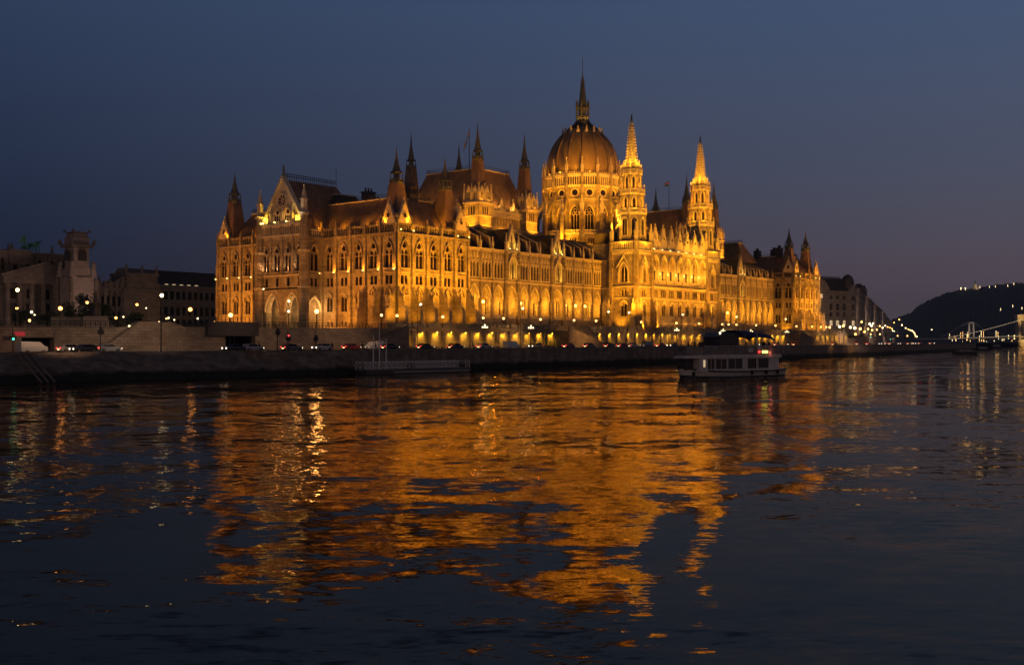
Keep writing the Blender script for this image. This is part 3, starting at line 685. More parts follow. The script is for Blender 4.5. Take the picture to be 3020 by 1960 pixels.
def central():
    w = PMB(); trim = PMB(); gl = Multi(); y = -4.7
    fr = Fr((115, y), (1, 0)); n = 7; wd = 38/7.
    bk = Fr((115, y+3.4), (1, 0))
    for i in range(n):
        u0, u1 = i*wd, (i+1)*wd; uc = (u0+u1)/2
        panel(w, fr, u0, u1, Z0, 12.4, [('rect', uc-.7, .5, 10.1, 11.5), ('rect', uc+.7, .5, 10.1, 11.5)], .4, newwin(fr, uc, 11))
        panel(w, fr, u0, u1, 12.4, 20.4, [('arch', uc-.6, 1.0, 15, 18.8), ('arch', uc+.6, 1.0, 15, 18.8)], .35, newwin(fr, uc, 17))
        archband(trim, fr, uc, 2.5, 18.2, 19.4, .28, 0, .4)
        rect_pair(w, fr, uc, 20.4, 24.6, u0, u1, 21.1, 23.6, .85, 3, 1.15)
        fr.quad(w, u0, u1, 24.6, 25.6)
        panel(w, fr, u0, u1, 25.6, 36.6, [('arch', uc, wd-1.3, 25.65, 35.2)], .9, None, None)
        archband(trim, fr, uc, wd-1.25, 31.8, 35.25, .3, 0, .35)
        for sg in (-1, 1): fr.box(trim, uc+sg*(wd/2-.5)-.22, uc+sg*(wd/2-.5)+.22, 0, .3, 25.6, 31.9)
        gallery(trim, fr, uc-(wd-1.3)/2, uc+(wd-1.3)/2, 25.65, 26.9, -.2, .5, False, None, .3)
        panel(w, bk, u0, u1, 24.6, 36.6, [('rect', uc, 1.5, 25.7, 30.4)], .3, newwin(bk, uc, 28))
        g = PMB(); gable(g, fr, uc, 3.7, 38.6, 44., .1, .55, True, gl); fr.box(g, uc-1.85, uc+1.85, -.5, .1, 36.9, 38.6); sub(g, 'gable', 'stone_trim', parl)
        gallery(trim, fr, u0+.2, uc-2., 37, 38.6, 0, .6, False) if uc-2-u0 > .5 else None
        for z, o in ((12.3, .25), (20.3, .3), (24.5, .5), (36.4, .4), (36.7, .6)): fr.box(trim, u0, u1, 0, o, z, z+.3)
        corbels(trim, fr, u0+.2, u1-.2, 36.4); corbels(trim, fr, u0+.2, u1-.2, 24.5)
    for i in range(n+1):
        p = fr.P(i*wd, .1, 0); pinnacle(trim, p[0], p[1], 37, 42., .3)
    fr.box(w, 0, 38, -3.4, -.9, 36.6, 36.9); fr.box(w, 0, 38, -3.4, -.9, 25.2, 25.6)
    w.quad((106.6, 9.5, Z0), (106.6, 4, Z0), (106.6, 4, 36), (106.6, 9.5, 36))
    f2 = Fr((106.5, 10.), (0, -1))
    panel(w, f2, 0, 6, 23.9, 33, [('arch', 2.6, .9, 25, 29.4), ('arch', 4.2, .9, 25, 29.4)], .3, newwin(f2, 3, 27))
    panel(w, f2, 0, 6, Z0, 23.9, [('arch', 3.4, 1.2, 17.5, 20.5)], .3, newwin(f2, 3, 19))
    f2.box(trim, 0, 6, 0, .5, 32.95, 33.3); f2.box(trim, 0, 6, 0, .35, 23.7, 24.1)
    w.box(106.8, 161.2, 4.6, 18, Z0, 38.9); w.box(115, 153, -1.3, 4.7, 36.6, 38.9)
    sub(w, 'facade_wall', 'stone', parl); sub(trim, 'facade_trim', 'stone_trim', parl)
    for it in gl.items:
        q = PMB(); q.add(it.v, it.f); sub(q, 'gable_rosette', 'window_glass', parl)
    r = PMB(); r.prism([(-1, 38.9), (6, 43.5), (18, 43.5), (18, 38.9)], 115, 153, 'x'); sub(r, 'roof', 'roof_dark', parl)
central()

# ---- south pavilion
bays_wall('sw', Fr((241, 0), (1, 0)), 5, 5.4, 'bbbbb', gables=(0, 4))
bays_wall('sn', Fr((241, 9.5), (0, -1)), 2, 4.75, 'ww', gables=(1,), butt=False)

# ---- debating chamber blocks with corner towers and tall mansard
def chamber(x0, x1, y0, y1, detail=True):
    w = PMB(); trim = PMB(); h = 2.95
    f1 = Fr((x0+h, y0-1.2), (1, 0)); Lw = x1-x0-2*h
    def face(f, L):
        n = max(3, round(L/2.9)); wd = L/n
        for i in range(n):
            uc = (i+.5)*wd
            panel(w, f, i*wd, (i+1)*wd, 33, 41.5, [('arch', uc, 1.5, 38.2, 40.6)], .3, newwin(f, uc, 39))
            panel(w, f, i*wd, (i+1)*wd, 41.5, 45.2, [('rect', uc-.7, .55, 42.2, 44.8), ('rect', uc+.7, .55, 42.2, 44.8)], .5, newwin(f, uc, 43))
            gable(trim, f, uc, 1.8, 46, 49.6, .1, .5, False) if i % 2 == 0 else None
            p = f.P(i*wd, .1, 0); pinnacle(trim, p[0], p[1], 45.4, 48.6, .22)
        for z, o in ((41.3, .25), (44.9, .3), (45.3, .5)): f.box(trim, 0, L, 0, o, z, z+.25)
        gallery(trim, f, 0, L, 45.5, 46.9, .3, .6, False, None, .3)
    face(f1, Lw)
    f2 = Fr((x0-1.2, y1-h), (0, -1)); face(f2, y1-y0-2*h)
    w.box(x0-1., x1+1., y0-1., y1+1., 33, 48)
    for (cx, cy) in ((x0, y0), (x1, y0), (x0, y1), (x1, y1)):
        w.box(cx-h, cx+h, cy-h, cy+h, 33, 48.2)
        for f in (Fr((cx-h, cy-h), (1, 0)), Fr((cx-h, cy+h), (0, -1))):
            for du in (-1., 0, 1.):
                g = newwin(f, h+du, 46); f.box(g, h+du-.22, h+du+.22, .0, .05, 44.8, 47.1)
            for z, o in ((44.1, .3), (47.9, .35), (48.2, .6)): f.box(trim, -.1, 2*h+.1, 0, o, z, z+.3)
            corbels(trim, f, .2, 2*h-.2, 48.); corbels(trim, f, .2, 2*h-.2, 41.2); f.box(trim, 0, 2*h, 0, .4, 41.2, 41.6)
            # open battlement gables
            f.box(trim, .2, 2*h-.2, -.5, 0, 48.5, 49.4)
            for uc in (1.7, 4.2):
                for du in (-.75, 0, .75): f.box(trim, uc+du-.1, uc+du+.1, -.4, -.1, 49.4, 51.6)
                f.plate(trim, [(uc-1, 51.6), (uc+1, 51.6), (uc, 53.8)], -.45, -.05)
            for u in (0, h, 2*h):
                p = f.P(u, -.1, 0); pinnacle(trim, p[0], p[1], 48.4, 54.4, .3)
        turret(cx, cy, 48.3, 2.15, 61.6, 1.25, 64.6, 73.3)
    o = sub(w, 'chamber_wall', 'stone', parl); sub(trim, 'chamber_trim', 'stone_trim', o)
    mansard(x0-.8, x1+.8, y0-.8, y1+.8, 48., 59.9, 4.4)
chamber(57.4, 80.7, 22, 50); chamber(187.3, 210.6, 22, 50)
mansard(222, 236, 14, 40, 39.9, 48.5, 5.)

# ---- dome
def dome():
    X, Y = 134., 35.9; n = 16
    w = PMB(); trim = PMB(); gl = PMB()
    r0 = 13.3
    ang = [2*math.pi*(i+.5)/n+R(0) for i in range(n)]
    side = 2*r0*math.tan(math.pi/n)
    for i in range(n):
        a = 2*math.pi*i/n; f = Fr((X+math.cos(a)*r0, Y+math.sin(a)*r0), (-math.sin(a), math.cos(a))); h = side/2
        g = newwin(f, 0, 48)
        panel(w, f, -h, h, 36, 57.2, [('arch', 0, 3.0, 41., 54.6)], .9, g)
        for du in (-.5, .5): f.box(trim, du-.09, du+.09, -.85, -.55, 41, 52.)
        for cx_, cz_ in ((-.7, 52.1), (.7, 52.1), (0, 53.3)):
            for k in range(8):
                b0, b1 = 2*math.pi*k/8, 2*math.pi*(k+1)/8
                f.plate(trim, [(cx_+.5*math.cos(b0), cz_+.5*math.sin(b0)), (cx_+.5*math.cos(b1), cz_+.5*math.sin(b1)), (cx_+.65*math.cos(b1), cz_+.65*math.sin(b1)), (cx_+.65*math.cos(b0), cz_+.65*math.sin(b0))], -.85, -.6)
        archband(trim, f, 0, 3.2, 51.4, 55., .3, 0, .4)
        f.box(trim, -h, h, 0, .35, 57., 57.4)
        # rosette tier
        f.quad(w, -h, h, 57.2, 62)
        g = newwin(f, 0, 59.6)
        for k in range(8):
            b = 2*math.pi*k/8; c0 = (.72*math.cos(b), 59.6+.72*math.sin(b))
            f.plate(g, [(c0[0]+.34*math.cos(2*math.pi*q/8), c0[1]+.34*math.sin(2*math.pi*q/8)) for q in range(8)], 0, .05)
        f.plate(g, [(.7*math.cos(2*math.pi*q/12), 59.6+.7*math.sin(2*math.pi*q/12)) for q in range(12)], 0, .045)
        for k in range(16):
            b0, b1 = 2*math.pi*k/16, 2*math.pi*(k+1)/16
            f.plate(trim, [(1.25*math.cos(b0), 59.6+1.25*math.sin(b0)), (1.25*math.cos(b1), 59.6+1.25*math.sin(b1)), (1.5*math.cos(b1), 59.6+1.5*math.sin(b1)), (1.5*math.cos(b0), 59.6+1.5*math.sin(b0))], 0, .25)
        # colonnade
        rc = 14.3; fc = Fr((X+math.cos(a)*rc, Y+math.sin(a)*rc), (-math.sin(a), math.cos(a))); hc = rc*math.tan(math.pi/n)
        corbels(trim, fc, -hc, hc, 61.9, -.4); fc.box(trim, -hc, hc, -1.2, .2, 61.8, 62.2)
        for k in range(7):
            u = -hc+.35+(2*hc-.7)*k/6; fc.box(trim, u-.13, u+.13, -.4, 0, 62.2, 65.4)
            if k < 6:
                um = u+(2*hc-.7)/12; q = (2*hc-.7)/12
                fc.plate(trim, [(um-q, 65.4), (um-q, 64.7), (um, 65.4)], -.35, -.05); fc.plate(trim, [(um+q, 64.7), (um+q, 65.4), (um, 65.4)], -.35, -.05)
            fc.plate(trim, [(u-.2, 66.3), (u+.2, 66.3), (u, 67.2)], -.35, 0)
        fc.box(trim, -hc, hc, -.5, .1, 65.4, 66.3)
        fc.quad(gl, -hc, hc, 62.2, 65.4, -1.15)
        # pier at vertex, flying buttress and pinnacle
        va = a+math.pi/n; rv = 14.3/math.cos(math.pi/n); ca, sa = math.cos(va), math.sin(va)
        w.frus(X+rv*ca, Y+rv*sa, 57, 66.6, .62, .55, 8); pinnacle(trim, X+rv*ca, Y+rv*sa, 66.6, 72.2, .4)
        fb = Fr((X+ca*r0*1.01, Y+sa*r0*1.01), (ca, sa))   # u outward radially
        fb.plate(w, [(0, 36), (1.5, 36), (1.5, 57), (0, 60.5)], -.5, .5)
        fb.plate(w, [(1.2, 58.4), (1.2, 56.6), (5.2, 50.4), (5.2, 52.2)], -.35, .35)
        px, py = X+ca*(r0+5.3), Y+sa*(r0+5.3)
        w.frus(px, py, 36, 51.5, .95, .85, 8); trim.frus(px, py, 51.5, 52, 1.1, 1.1, 8); pinnacle(trim, px, py, 52, 58, .5)
    # lower ambulatory ring
    w.frus(X, Y, 36, 44.6, 16.9, 16.9, 16, math.pi/16)
    for i in range(n):
        a = 2*math.pi*i/n; ra = 16.9*math.cos(math.pi/16)
        f = Fr((X+math.cos(a)*ra, Y+math.sin(a)*ra), (-math.sin(a), math.cos(a)))
        g = newwin(f, 0, 42)
        for du in (-.9, .0, .9): f.plate(g, [(du-.3, 39.5), (du+.3, 39.5), (du+.3, 42.6), (du, 43.2), (du-.3, 42.6)], 0, .05)
        f.box(trim, -3.2, 3.2, 0, .3, 44.3, 44.8); gallery(trim, f, -3.1, 3.1, 44.8, 46, .1, .6, False, None, .3)
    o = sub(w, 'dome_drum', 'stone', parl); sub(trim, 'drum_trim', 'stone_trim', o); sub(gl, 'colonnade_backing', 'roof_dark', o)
    prof = [(12.9, 64), (12.95, 67), (12.9, 71.5), (12.5, 74), (11.75, 76.4), (10.6, 78.8), (9.1, 80.9), (7.2, 82.9), (5.6, 84.3), (4.2, 85.4), (3.0, 86.3), (2.2, 87.2)]
    d = PMB(); d.lathe(X, Y, prof, 48, math.pi/16)
    do = sub(d, 'dome', 'dome', parl, True)
    rb = PMB()
    for i in range(n):
        va = 2*math.pi*(i+.5)/n; ca, sa = math.cos(va), math.sin(va)
        for (ra, za), (rb_, zb_) in zip(prof[1:], prof[2:]):
            rb.bar((X+ra*ca, Y+ra*sa, za), (X+rb_*ca, Y+rb_*sa, zb_), .34, 6)
    sub(rb, 'rib', 'roof', do)
    cr = PMB()   # crown ring of small gables
    for i in range(n):
        a = 2*math.pi*i/n; rr = 7.7; f = Fr((X+math.cos(a)*rr, Y+math.sin(a)*rr), (-math.sin(a), math.cos(a)))
        f.plate(cr, [(-.85, 81.8), (.85, 81.8), (.4, 83.2), (0, 84.9), (-.4, 83.2)], -.5, 0)
    sub(cr, 'dormer_ring', 'stone_trim', do)
    cr = PMB()
    for i in range(8):
        a = 2*math.pi*i/8; rr = 4.; cr.bar((X+rr*math.cos(a), Y+rr*math.sin(a), 85), (X+1.9*math.cos(a), Y+1.9*math.sin(a), 88.6), .25)
    cr.lathe(X, Y, [(5.8, 84.1), (4.4, 85.7), (3.1, 86.8), (2.1, 87.6)], 16); sub(cr, 'dome_cap', 'roof_dark', do)
    l = PMB(); l.lathe(X, Y, [(2., 86.5), (1.95, 88), (2.6, 88.8), (2.6, 89.3), (1.6, 89.4)], 8, math.pi/8)
    l.frus(X, Y, 89.3, 95.2, 1.5, 1.3, 8)
    for i in range(8):
        a = 2*math.pi*(i+.5)/8; l.frus(X+2.3*math.cos(a), Y+2.3*math.sin(a), 89.3, 92.6, .27, .24, 6); pinnacle(l, X+2.3*math.cos(a), Y+2.3*math.sin(a), 92.4, 95.4, .22)
        l.bar((X+2.3*math.cos(a), Y+2.3*math.sin(a), 92.2), (X+1.3*math.cos(a), Y+1.3*math.sin(a), 93.2), .18)
    l.lathe(X, Y, [(2.5, 92.1), (2.5, 92.5), (1.4, 92.6)], 8, math.pi/8)
    l.frus(X, Y, 95.2, 104, 1.2, .32, 8)
    for k in range(10):
        z = 95.4+k*.8; r = 1.2-(z-95.2)/8.8*.88+.1
        for i in range(8): a = 2*math.pi*(i+.5)/8; l.box(X+r*math.cos(a)-.12, X+r*math.cos(a)+.12, Y+r*math.sin(a)-.12, Y+r*math.sin(a)+.12, z, z+.3)
    l.frus(X, Y, 104, 110, .2, .06, 6); l.sphere(X, Y, 104.3, .35); l.bar((X, Y, 110), (X, Y, 111.2), .09); l.bar((X-.1, Y-.5, 109.9), (X+.1, Y+.5, 109.9), .09)
    sub(l, 'dome_lantern', 'copper', do)
dome()
# flagpoles and flags on chamber roofs
def flag(name, x, y, z0, z1, label, dy):
    t = thing(name, label, 'flag', (x, y, z0))
    p = MB(); p.bar((0, 0, 0), (0, 0, z1-z0), .14, 6, .07); p.sphere(0, 0, z1-z0+.1, .2); p.build('flagpole', 'iron', t)
    for i, c in enumerate(((.5, .02, .02), (.75, .75, .75), (.01, .2, .05))):
        k = 'flag%d' % i
        if k not in M: M[k] = surf('flag_cloth_'+('red', 'white', 'green')[i], c, c, .9)
        f = MB(); zt = z1-z0-.5-i*.5
        pts = [(-(u*.3), .18*math.sin(u*1.7)+.1, zt-dy*u*.35) for u in range(7)]
        for a, b in zip(pts, pts[1:]):
            f.quad((a[0]*C_R[0]-a[1], a[0]*C_R[1], a[2]), (b[0]*C_R[0]-b[1], b[0]*C_R[1], b[2]), (b[0]*C_R[0]-b[1], b[0]*C_R[1], b[2]-.5), (a[0]*C_R[0]-a[1], a[0]*C_R[1], a[2]-.5))
        f.build('flag_stripe', k, t)
C_R = (S, -C)
x_, fw_ = at_d(1384, 336)[0], 336
p = at_d(1384, 336); flag('national_flag', p[0], p[1], 59.9, hz(383, 336), 'limp tricolour flag on the pole over the left chamber roof', 2.6)
p = at_d(1973, 436); flag('national_flag', p[0], p[1], 59.9, hz(533, 436), 'tricolour flag blowing from the pole between the two right towers', .3)

# windows become parts: the 100 that show largest on their own, the rest as one
def dist(p): return math.hypot(p[0]-CAM[0], p[1]-CAM[1])
def facing(g):
    tot = 0
    for f in g.f:
        a, b, c = [Vector(g.v[i]) for i in f[:3]]
        nrm = (b-a).cross(c-a); pc = a
        v = Vector(CAM)-pc; tot += abs(nrm.dot(v.normalized()))/max(v.length, 1)**2
    return tot
WINS = [w for w in WINS if w[1].v]
WINS.sort(key=lambda w: -facing(w[1]))
rest = PMB()
for i, (p, g) in enumerate(WINS):
    if i < 98:
        q = PMB(); q.add(g.v, g.f); sub(q, 'window', 'window_glass', parl)
    else: rest.add(g.v, g.f)
r_ = sub(rest, 'window_glazing', 'window_glass', parl); r_['kind'] = 'stuff'

# ================================================================== GROUND, QUAY, WATER
RZ = 4.5   # lower quay road level
WL = [(-420, -8), (-250, -18), (-160, -24), (-120, -28), (-93, -32), (-63, -34), (-33, -32), (9, -29.5), (53, -30), (139, -26.5), (250, -18), (386, -5.6), (480, 6), (640, 30)]   # water line
TOPL = [(-420, 4), (-250, -4), (-160, -9), (-120, -14), (-93, -19), (-63, -24.5), (-40, -32.2)]
def strip(name, left, right, zl, zr, mat):
    m = MB()
    for (a, b, c, d) in zip(left, left[1:], right, right[1:]):
        m.quad((*a, zl), (*b, zl), (*d, zr), (*c, zr))
    return m.build(name, mat)
def yl(line, x):
    for (a, b) in zip(line, line[1:]):
        if a[0] <= x <= b[0]: return a[1]+(b[1]-a[1])*(x-a[0])/(b[0]-a[0])
    return line[-1][1] if x > line[-1][0] else line[0][1]
# river water, one sheet
m = MB(); m.quad((-900, -1800, 0), (4200, -1800, 0), (4200, 900, 0), (-900, 900, 0))
wat = m.build('river_water', 'quay'); tag(wat, kind='structure')
# ground sheet behind the quay
def wall_b(x): return -10 if x >= -11 else (-10+(-11-x)*.065)
g = MB(); xs = [-900, -420, -250, -160, -120, -93, -63, -40, -33, 9, 53, 139, 250, 386, 480, 640]
edge = [(x, (yl(TOPL, x) if x <= -40 else yl(WL, x)+.3)) for x in xs]
for a, b in zip(edge, edge[1:]): g.quad((a[0], a[1], RZ), (b[0], b[1], RZ), (b[0], 60, RZ), (a[0], 60, RZ))
g.quad((640, 30, RZ), (3900, 560, RZ), (3900, 2500, RZ), (640, 60, RZ)); g.quad((-900, 60, RZ), (640, 60, RZ), (3900, 2500, RZ), (-900, 2500, RZ))
tag(g.build('ground', 'asphalt'), kind='structure')
# road sheet and kerb, centre line dashes
rd = MB(); pv = MB(); ds = MB()
rx = [-420, -250, -160, -120, -93, -63, -40, -11, 53, 139, 250, 386, 480]
def yroad(x): return wall_b(x)-1.8
ra = [(x, yroad(x)-12.5+ (6 if x < -63 else 0)*0) for x in rx]; rb_ = [(x, yroad(x)) for x in rx]
def bend(x): return max(0, (x-139)*.055) if x > 139 else 0
ra = [(x, max(y+bend(x), yl(WL, x)+3 if x > -40 else yl(TOPL, x)+1)) for x, y in ra]; rb_ = [(x, y+bend(x)) for x, y in rb_]
tag(strip('road', ra, rb_, RZ+.004, RZ+.004, 'asphalt'), kind='structure')
for x in range(-150, 380, 8):
    y = yroad(x)-6.2+bend(x); ds.quad((x, y-.08, RZ+.01), (x+3.5, y-.08, RZ+.01), (x+3.5, y+.08, RZ+.01), (x, y+.08, RZ+.01))
tag(ds.build('lane_markings', 'white_paint'), kind='structure')
for a, b in zip(rx, rx[1:]):
    pv.hexa([(a, yroad(a)+bend(a)+.05, RZ), (b, yroad(b)+bend(b)+.05, RZ), (b, wall_b(b)+bend(b), RZ), (a, wall_b(a)+bend(a), RZ)],
            [(a, yroad(a)+bend(a)+.05, RZ+.14), (b, yroad(b)+bend(b)+.05, RZ+.14), (b, wall_b(b)+bend(b), RZ+.14), (a, wall_b(a)+bend(a), RZ+.14)])
tag(pv.build('pavement', 'paving'), kind='structure')
# vertical quay wall with coping (right of the landing) and sloped stone bank (left)
q = MB()
W2 = [(x, yl(WL, x)) for x in (-40, -33, 9, 53, 139, 250, 386, 480, 640)]
for a, b in zip(W2, W2[1:]):
    q.hexa([(a[0], a[1], -2), (b[0], b[1], -2), (b[0], b[1]+1.1, -2), (a[0], a[1]+1.1, -2)], [(a[0], a[1]+.35, 4.45), (b[0], b[1]+.35, 4.45), (b[0], b[1]+1.1, 4.45), (a[0], a[1]+1.1, 4.45)])
t = thing('quay_wall', 'long vertical stone quay wall with coping rising from the river', 'quay wall', (300, 0, 0))
o = q.build('wall_face', 'quay', t, origin=(300, 0, 0)); o.location = (0, 0, 0)
q = MB()
for a, b in zip(W2, W2[1:]):
    q.hexa([(a[0], a[1]+.2, 4.45), (b[0], b[1]+.2, 4.45), (b[0], b[1]+1.2, 4.45), (a[0], a[1]+1.2, 4.45)], [(a[0], a[1]+.2, 4.82), (b[0], b[1]+.2, 4.82), (b[0], b[1]+1.2, 4.82), (a[0], a[1]+1.2, 4.82)])
o = q.build('coping', 'quay_cap', t, origin=(300, 0, 0)); o.location = (0, 0, 0)
q = MB(); A = [(x, yl(WL, x)) for x in (-420, -250, -160, -120, -93, -63, -40)]
for a, b, c, d in zip(A, A[1:], TOPL, TOPL[1:]):
    q.quad((a[0], a[1], -1.5), (b[0], b[1], -1.5), (d[0], d[1], RZ+.05), (c[0], c[1], RZ+.05)); q.quad((c[0], c[1], RZ+.05), (d[0], d[1], RZ+.05), (d[0], d[1]+.7, RZ+.12), (c[0], c[1]+.7, RZ+.12))
tag(q.build('stone_bank', 'bank'), 'dark sloping stone embankment running down to the water at left', 'embankment')
# three pale stone stringers running down the bank
for i in range(3):
    sx_ = -104.6+1.0*i; m = MB()
    A_ = (sx_, yl(TOPL, sx_)-.1, RZ+.15); sb = sx_-2.4; B_ = (sb, yl(WL, sb)+.4, .2)
    m.bar(A_, B_, .17, 4)
    tag(m.build('stair_stringer', 'retain'), ('left', 'middle', 'right')[i]+' one of three pale stone strips running down the sloping bank', 'stair strip', 'pale strips down the bank')
# landing ramp wall left of pontoon
m = MB(); m.hexa([(-66, -26, 2.5), (-30, -34.3, -1), (-30, -30, -1), (-66, -21, 2.5)], [(-66, -26, 4.5), (-30, -34.3, .9), (-30, -30, .9), (-66, -21, 4.5)])
m.hexa([(-66, -26.2, 4.3), (-30, -34.5, .7), (-30, -34.1, .7), (-66, -25.8, 4.3)], [(-66, -26.2, 5.0), (-30, -34.5, 1.4), (-30, -34.1, 1.4), (-66, -25.8, 5.0)])
tag(m.build('landing_ramp', 'quay'), 'stone ramp with low parapet sloping down the quay towards the white railed landing stage', 'ramp')

# upper terrace of the parliament with retaining wall, balustrade and wall lamps
tw = thing('terrace_wall', 'river terrace wall with balustrade, pilasters and downward lamps in front of the palace', 'terrace wall', (134, -10, RZ))
def T(mb, name, mat, par=None): mb.v = [(p[0]-134, p[1]+10, p[2]-RZ) for p in mb.v]; return mb.build(name, mat, par or tw)
m = MB(); m.box(-10, 278, -10, 9.5, RZ-.5, 9.0); m.box(-10, 278, -10.35, 9.5, 9.0, 9.35); m.box(-10, 278, -10, 9.5, 9.35, Z0)
m.box(-10, 278, -10.5, -10, RZ, 5.4)
for k in range(55):
    x = -10+5.4*k*.985+.0
    if x > 277: break
    m.box(x-.5, x+.5, -10.45, -10, 5.4, 9.0)
    for r in range(5): m.box(x-.56, x+.56, -10.52, -10.4, 5.6+r*.68, 6.05+r*.68)
T(m, 'masonry', 'retain')
m = MB(); m.box(-10, 278, -10.2, -9.9, 9.7, 9.9); m.box(-10, 278, -10.2, -9.9, 10.65, 10.8)
for k in range(160):
    x = -9.5+1.8*k; m.box(x-.62, x+.62, -10.1, -9.98, 9.9, 10.65) if k % 3 else m.box(x-.8, x+.8, -10.3, -9.8, 9.7, 10.9)
T(m, 'balustrade', 'quay_cap')
m = MB()
for k in range(145): x = -10+2.0*k; m.box(x-.5, x+.5, -12.3+ (0), -11.7, RZ+.1, RZ+.62)
T(m, 'parking_kerb_blocks', 'quay_cap')
# stairs down to the quay
def stair(name, x0, x1, ztop, zbot, y0, y1, label):
    m = MB(); n = 22
    for k in range(n):
        a = x0+(x1-x0)*k/n; b = x0+(x1-x0)*(k+1)/n; z = ztop+(zbot-ztop)*(k+1)/n
        m.box(min(a, b), max(a, b), y0, y1, RZ, z)
    t = thing(name, label, 'staircase', (x0, y0, RZ)); m.v = [(p[0]-x0, p[1]-y0, p[2]-RZ) for p in m.v]; m.build('steps', 'paving', t)
    m = MB(); d = .35
    for yy in (y0-d, y1):
        m.add([(x0, yy, RZ), (x1, yy, RZ), (x1, yy, zbot+.9), (x0, yy, ztop+.9), (x0, yy+d, RZ), (x1, yy+d, RZ), (x1, yy+d, zbot+.9), (x0, yy+d, ztop+.9)], [(0, 1, 2, 3), (4, 7, 6, 5), (3, 2, 6, 7), (1, 5, 6, 2), (0, 3, 7, 4)])
    m.v = [(p[0]-x0, p[1]-y0, p[2]-RZ) for p in m.v]; m.build('parapet', 'retain', t)
stair('quay_staircase', 53, 73, 9.6, RZ+.1, -14.8, -10.5, 'broad stone stair running down from the arcades to the quay road')
stair('quay_staircase', -10.5, -24, 9.6, RZ+.1, -14., -10.5, 'stone stair at the left corner of the lit terrace')
stair('quay_staircase', 213, 238, 9.6, RZ+.1, -14.5, -10.5, 'stone stair descending beyond the tour boat near the far pavilion')
# retaining wall left of the palace: with garage opening, underpass, stone ramp
rw = thing('retaining_wall', 'brown stone retaining wall beside the quay road at left, with railing on top', 'retaining wall', (-60, -7, RZ))
def Tw(mb, name, mat): mb.v = [(p[0]+60, p[1]+7, p[2]-RZ) for p in mb.v]; return mb.build(name, mat, rw)
def ztop(x): return 9.35 if x > -60 else 9.35-(-60-x)*.012
def pw(x): return (x, wall_b(x))
m = MB()
G0, G1 = at_y(66, -4.5)[0], at_y(158, -4.5)[0]   # garage mouth
U0, U1 = at_y(665, -7)[0], at_y(758, -8)[0]     # underpass mouth
segs = [(-420, -250), (-250, -160), (-160, G0), (G1, U0), (U1, -9.9)]
for a, b in segs:
    n = max(1, int(abs(b-a)/20))
    for k in range(n):
        p, r = a+(b-a)*k/n, a+(b-a)*(k+1)/n
        m.hexa([(p, wall_b(p), RZ-.3), (r, wall_b(r), RZ-.3), (r, wall_b(r)+1.5, RZ-.3), (p, wall_b(p)+1.5, RZ-.3)], [(p, wall_b(p)+.3, ztop(p)), (r, wall_b(r)+.3, ztop(r)), (r, wall_b(r)+1.5, ztop(r)), (p, wall_b(p)+1.5, ztop(p))])
m.hexa([(G0, wall_b(G0), RZ+2.6), (G1, wall_b(G1), RZ+2.6), (G1, wall_b(G1)+1.5, RZ+2.6), (G0, wall_b(G0)+1.5, RZ+2.6)], [(G0, wall_b(G0)+.3, ztop(G0)), (G1, wall_b(G1)+.3, ztop(G1)), (G1, wall_b(G1)+1.5, ztop(G1)), (G0, wall_b(G0)+1.5, ztop(G0))])
Tw(m, 'masonry', 'retain')
m = MB(); m.box(G0, G1, wall_b(G0)+1.5, wall_b(G0)+12, RZ+2.6, RZ+3); m.box(G0-.3, G0, wall_b(G0)+1.5, wall_b(G0)+12, RZ, RZ+3); m.box(G1, G1+.3, wall_b(G0)+1.5, wall_b(G0)+12, RZ, RZ+3); m.box(G0, G1, wall_b(G0)+12, wall_b(G0)+12.3, RZ, RZ+3)
Tw(m, 'garage_tunnel', 'roof_dark')
m = MB(); yb = wall_b(U0)
m.box(U0, U1, yb+1.4, yb+14, RZ+5.1, RZ+5.5); m.box(U0-.3, U0, yb+1, yb+14, RZ, RZ+5.4); m.box(U1, U1+.3, yb+1, yb+14, RZ, RZ+5.4); m.box(U0, U1, yb+14, yb+14.3, RZ, RZ+5.4)
m.box(U0-4.5, U1+1, yb-.4, yb+1.4, RZ+3.0, RZ+5.9)
Tw(m, 'underpass_portal', 'roof_dark')
m = MB()
for k in range(5): x = U0+.6+k*1.15; m.box(x-.13, x+.13, yb+4, yb+4.3, RZ, RZ+2.9)
Tw(m, 'portal_columns', 'quay_cap')
m = MB(); x0, x1 = at_y(285, -5)[0], at_y(535, -6)[0]
xa, xb = at_y(398, -5)[0], at_y(498, -6)[0]
yy = wall_b(x0)-1.2
m.add([(x0, yy, RZ), (x1, yy-.8, RZ), (x1, yy-.8, 9.2), (xb, yy-.4, 10.2), (xa, yy, 10.2), (x0, yy, RZ+.4)] + [(x0, yy+2, RZ), (x1, yy+1.2, RZ), (x1, yy+1.2, 9.2), (xb, yy+1.6, 10.2), (xa, yy+2, 10.2), (x0, yy+2, RZ+.4)],
      [(0, 1, 2, 3, 4, 5), (11, 10, 9, 8, 7, 6), (0, 5, 11, 6), (5, 4, 10, 11), (4, 3, 9, 10), (3, 2, 8, 9), (2, 1, 7, 8)])
tag(m.build('ramp_wall', 'retain'), 'sloping stone side wall of a stair ramp standing against the left retaining wall', 'ramp wall')
m = MB()
for k in range(150):
    x = -150+k*.95
    if x > -10: break
    z = ztop(x) if x < U0-4.5 or x > U1+1 else RZ+5.9
    y = wall_b(x)+.9; m.box(x-.05, x+.05, y-.05, y+.05, z, z+1.15)
for a, b in ((-150, U0-4.6), (U1+1, -10)):
    for h in (.55, 1.1): m.bar((a, wall_b(a)+.9, ztop(a)+h), (b, wall_b(b)+.9, ztop(b)+h), .05)
Tw(m, 'railing', 'iron')
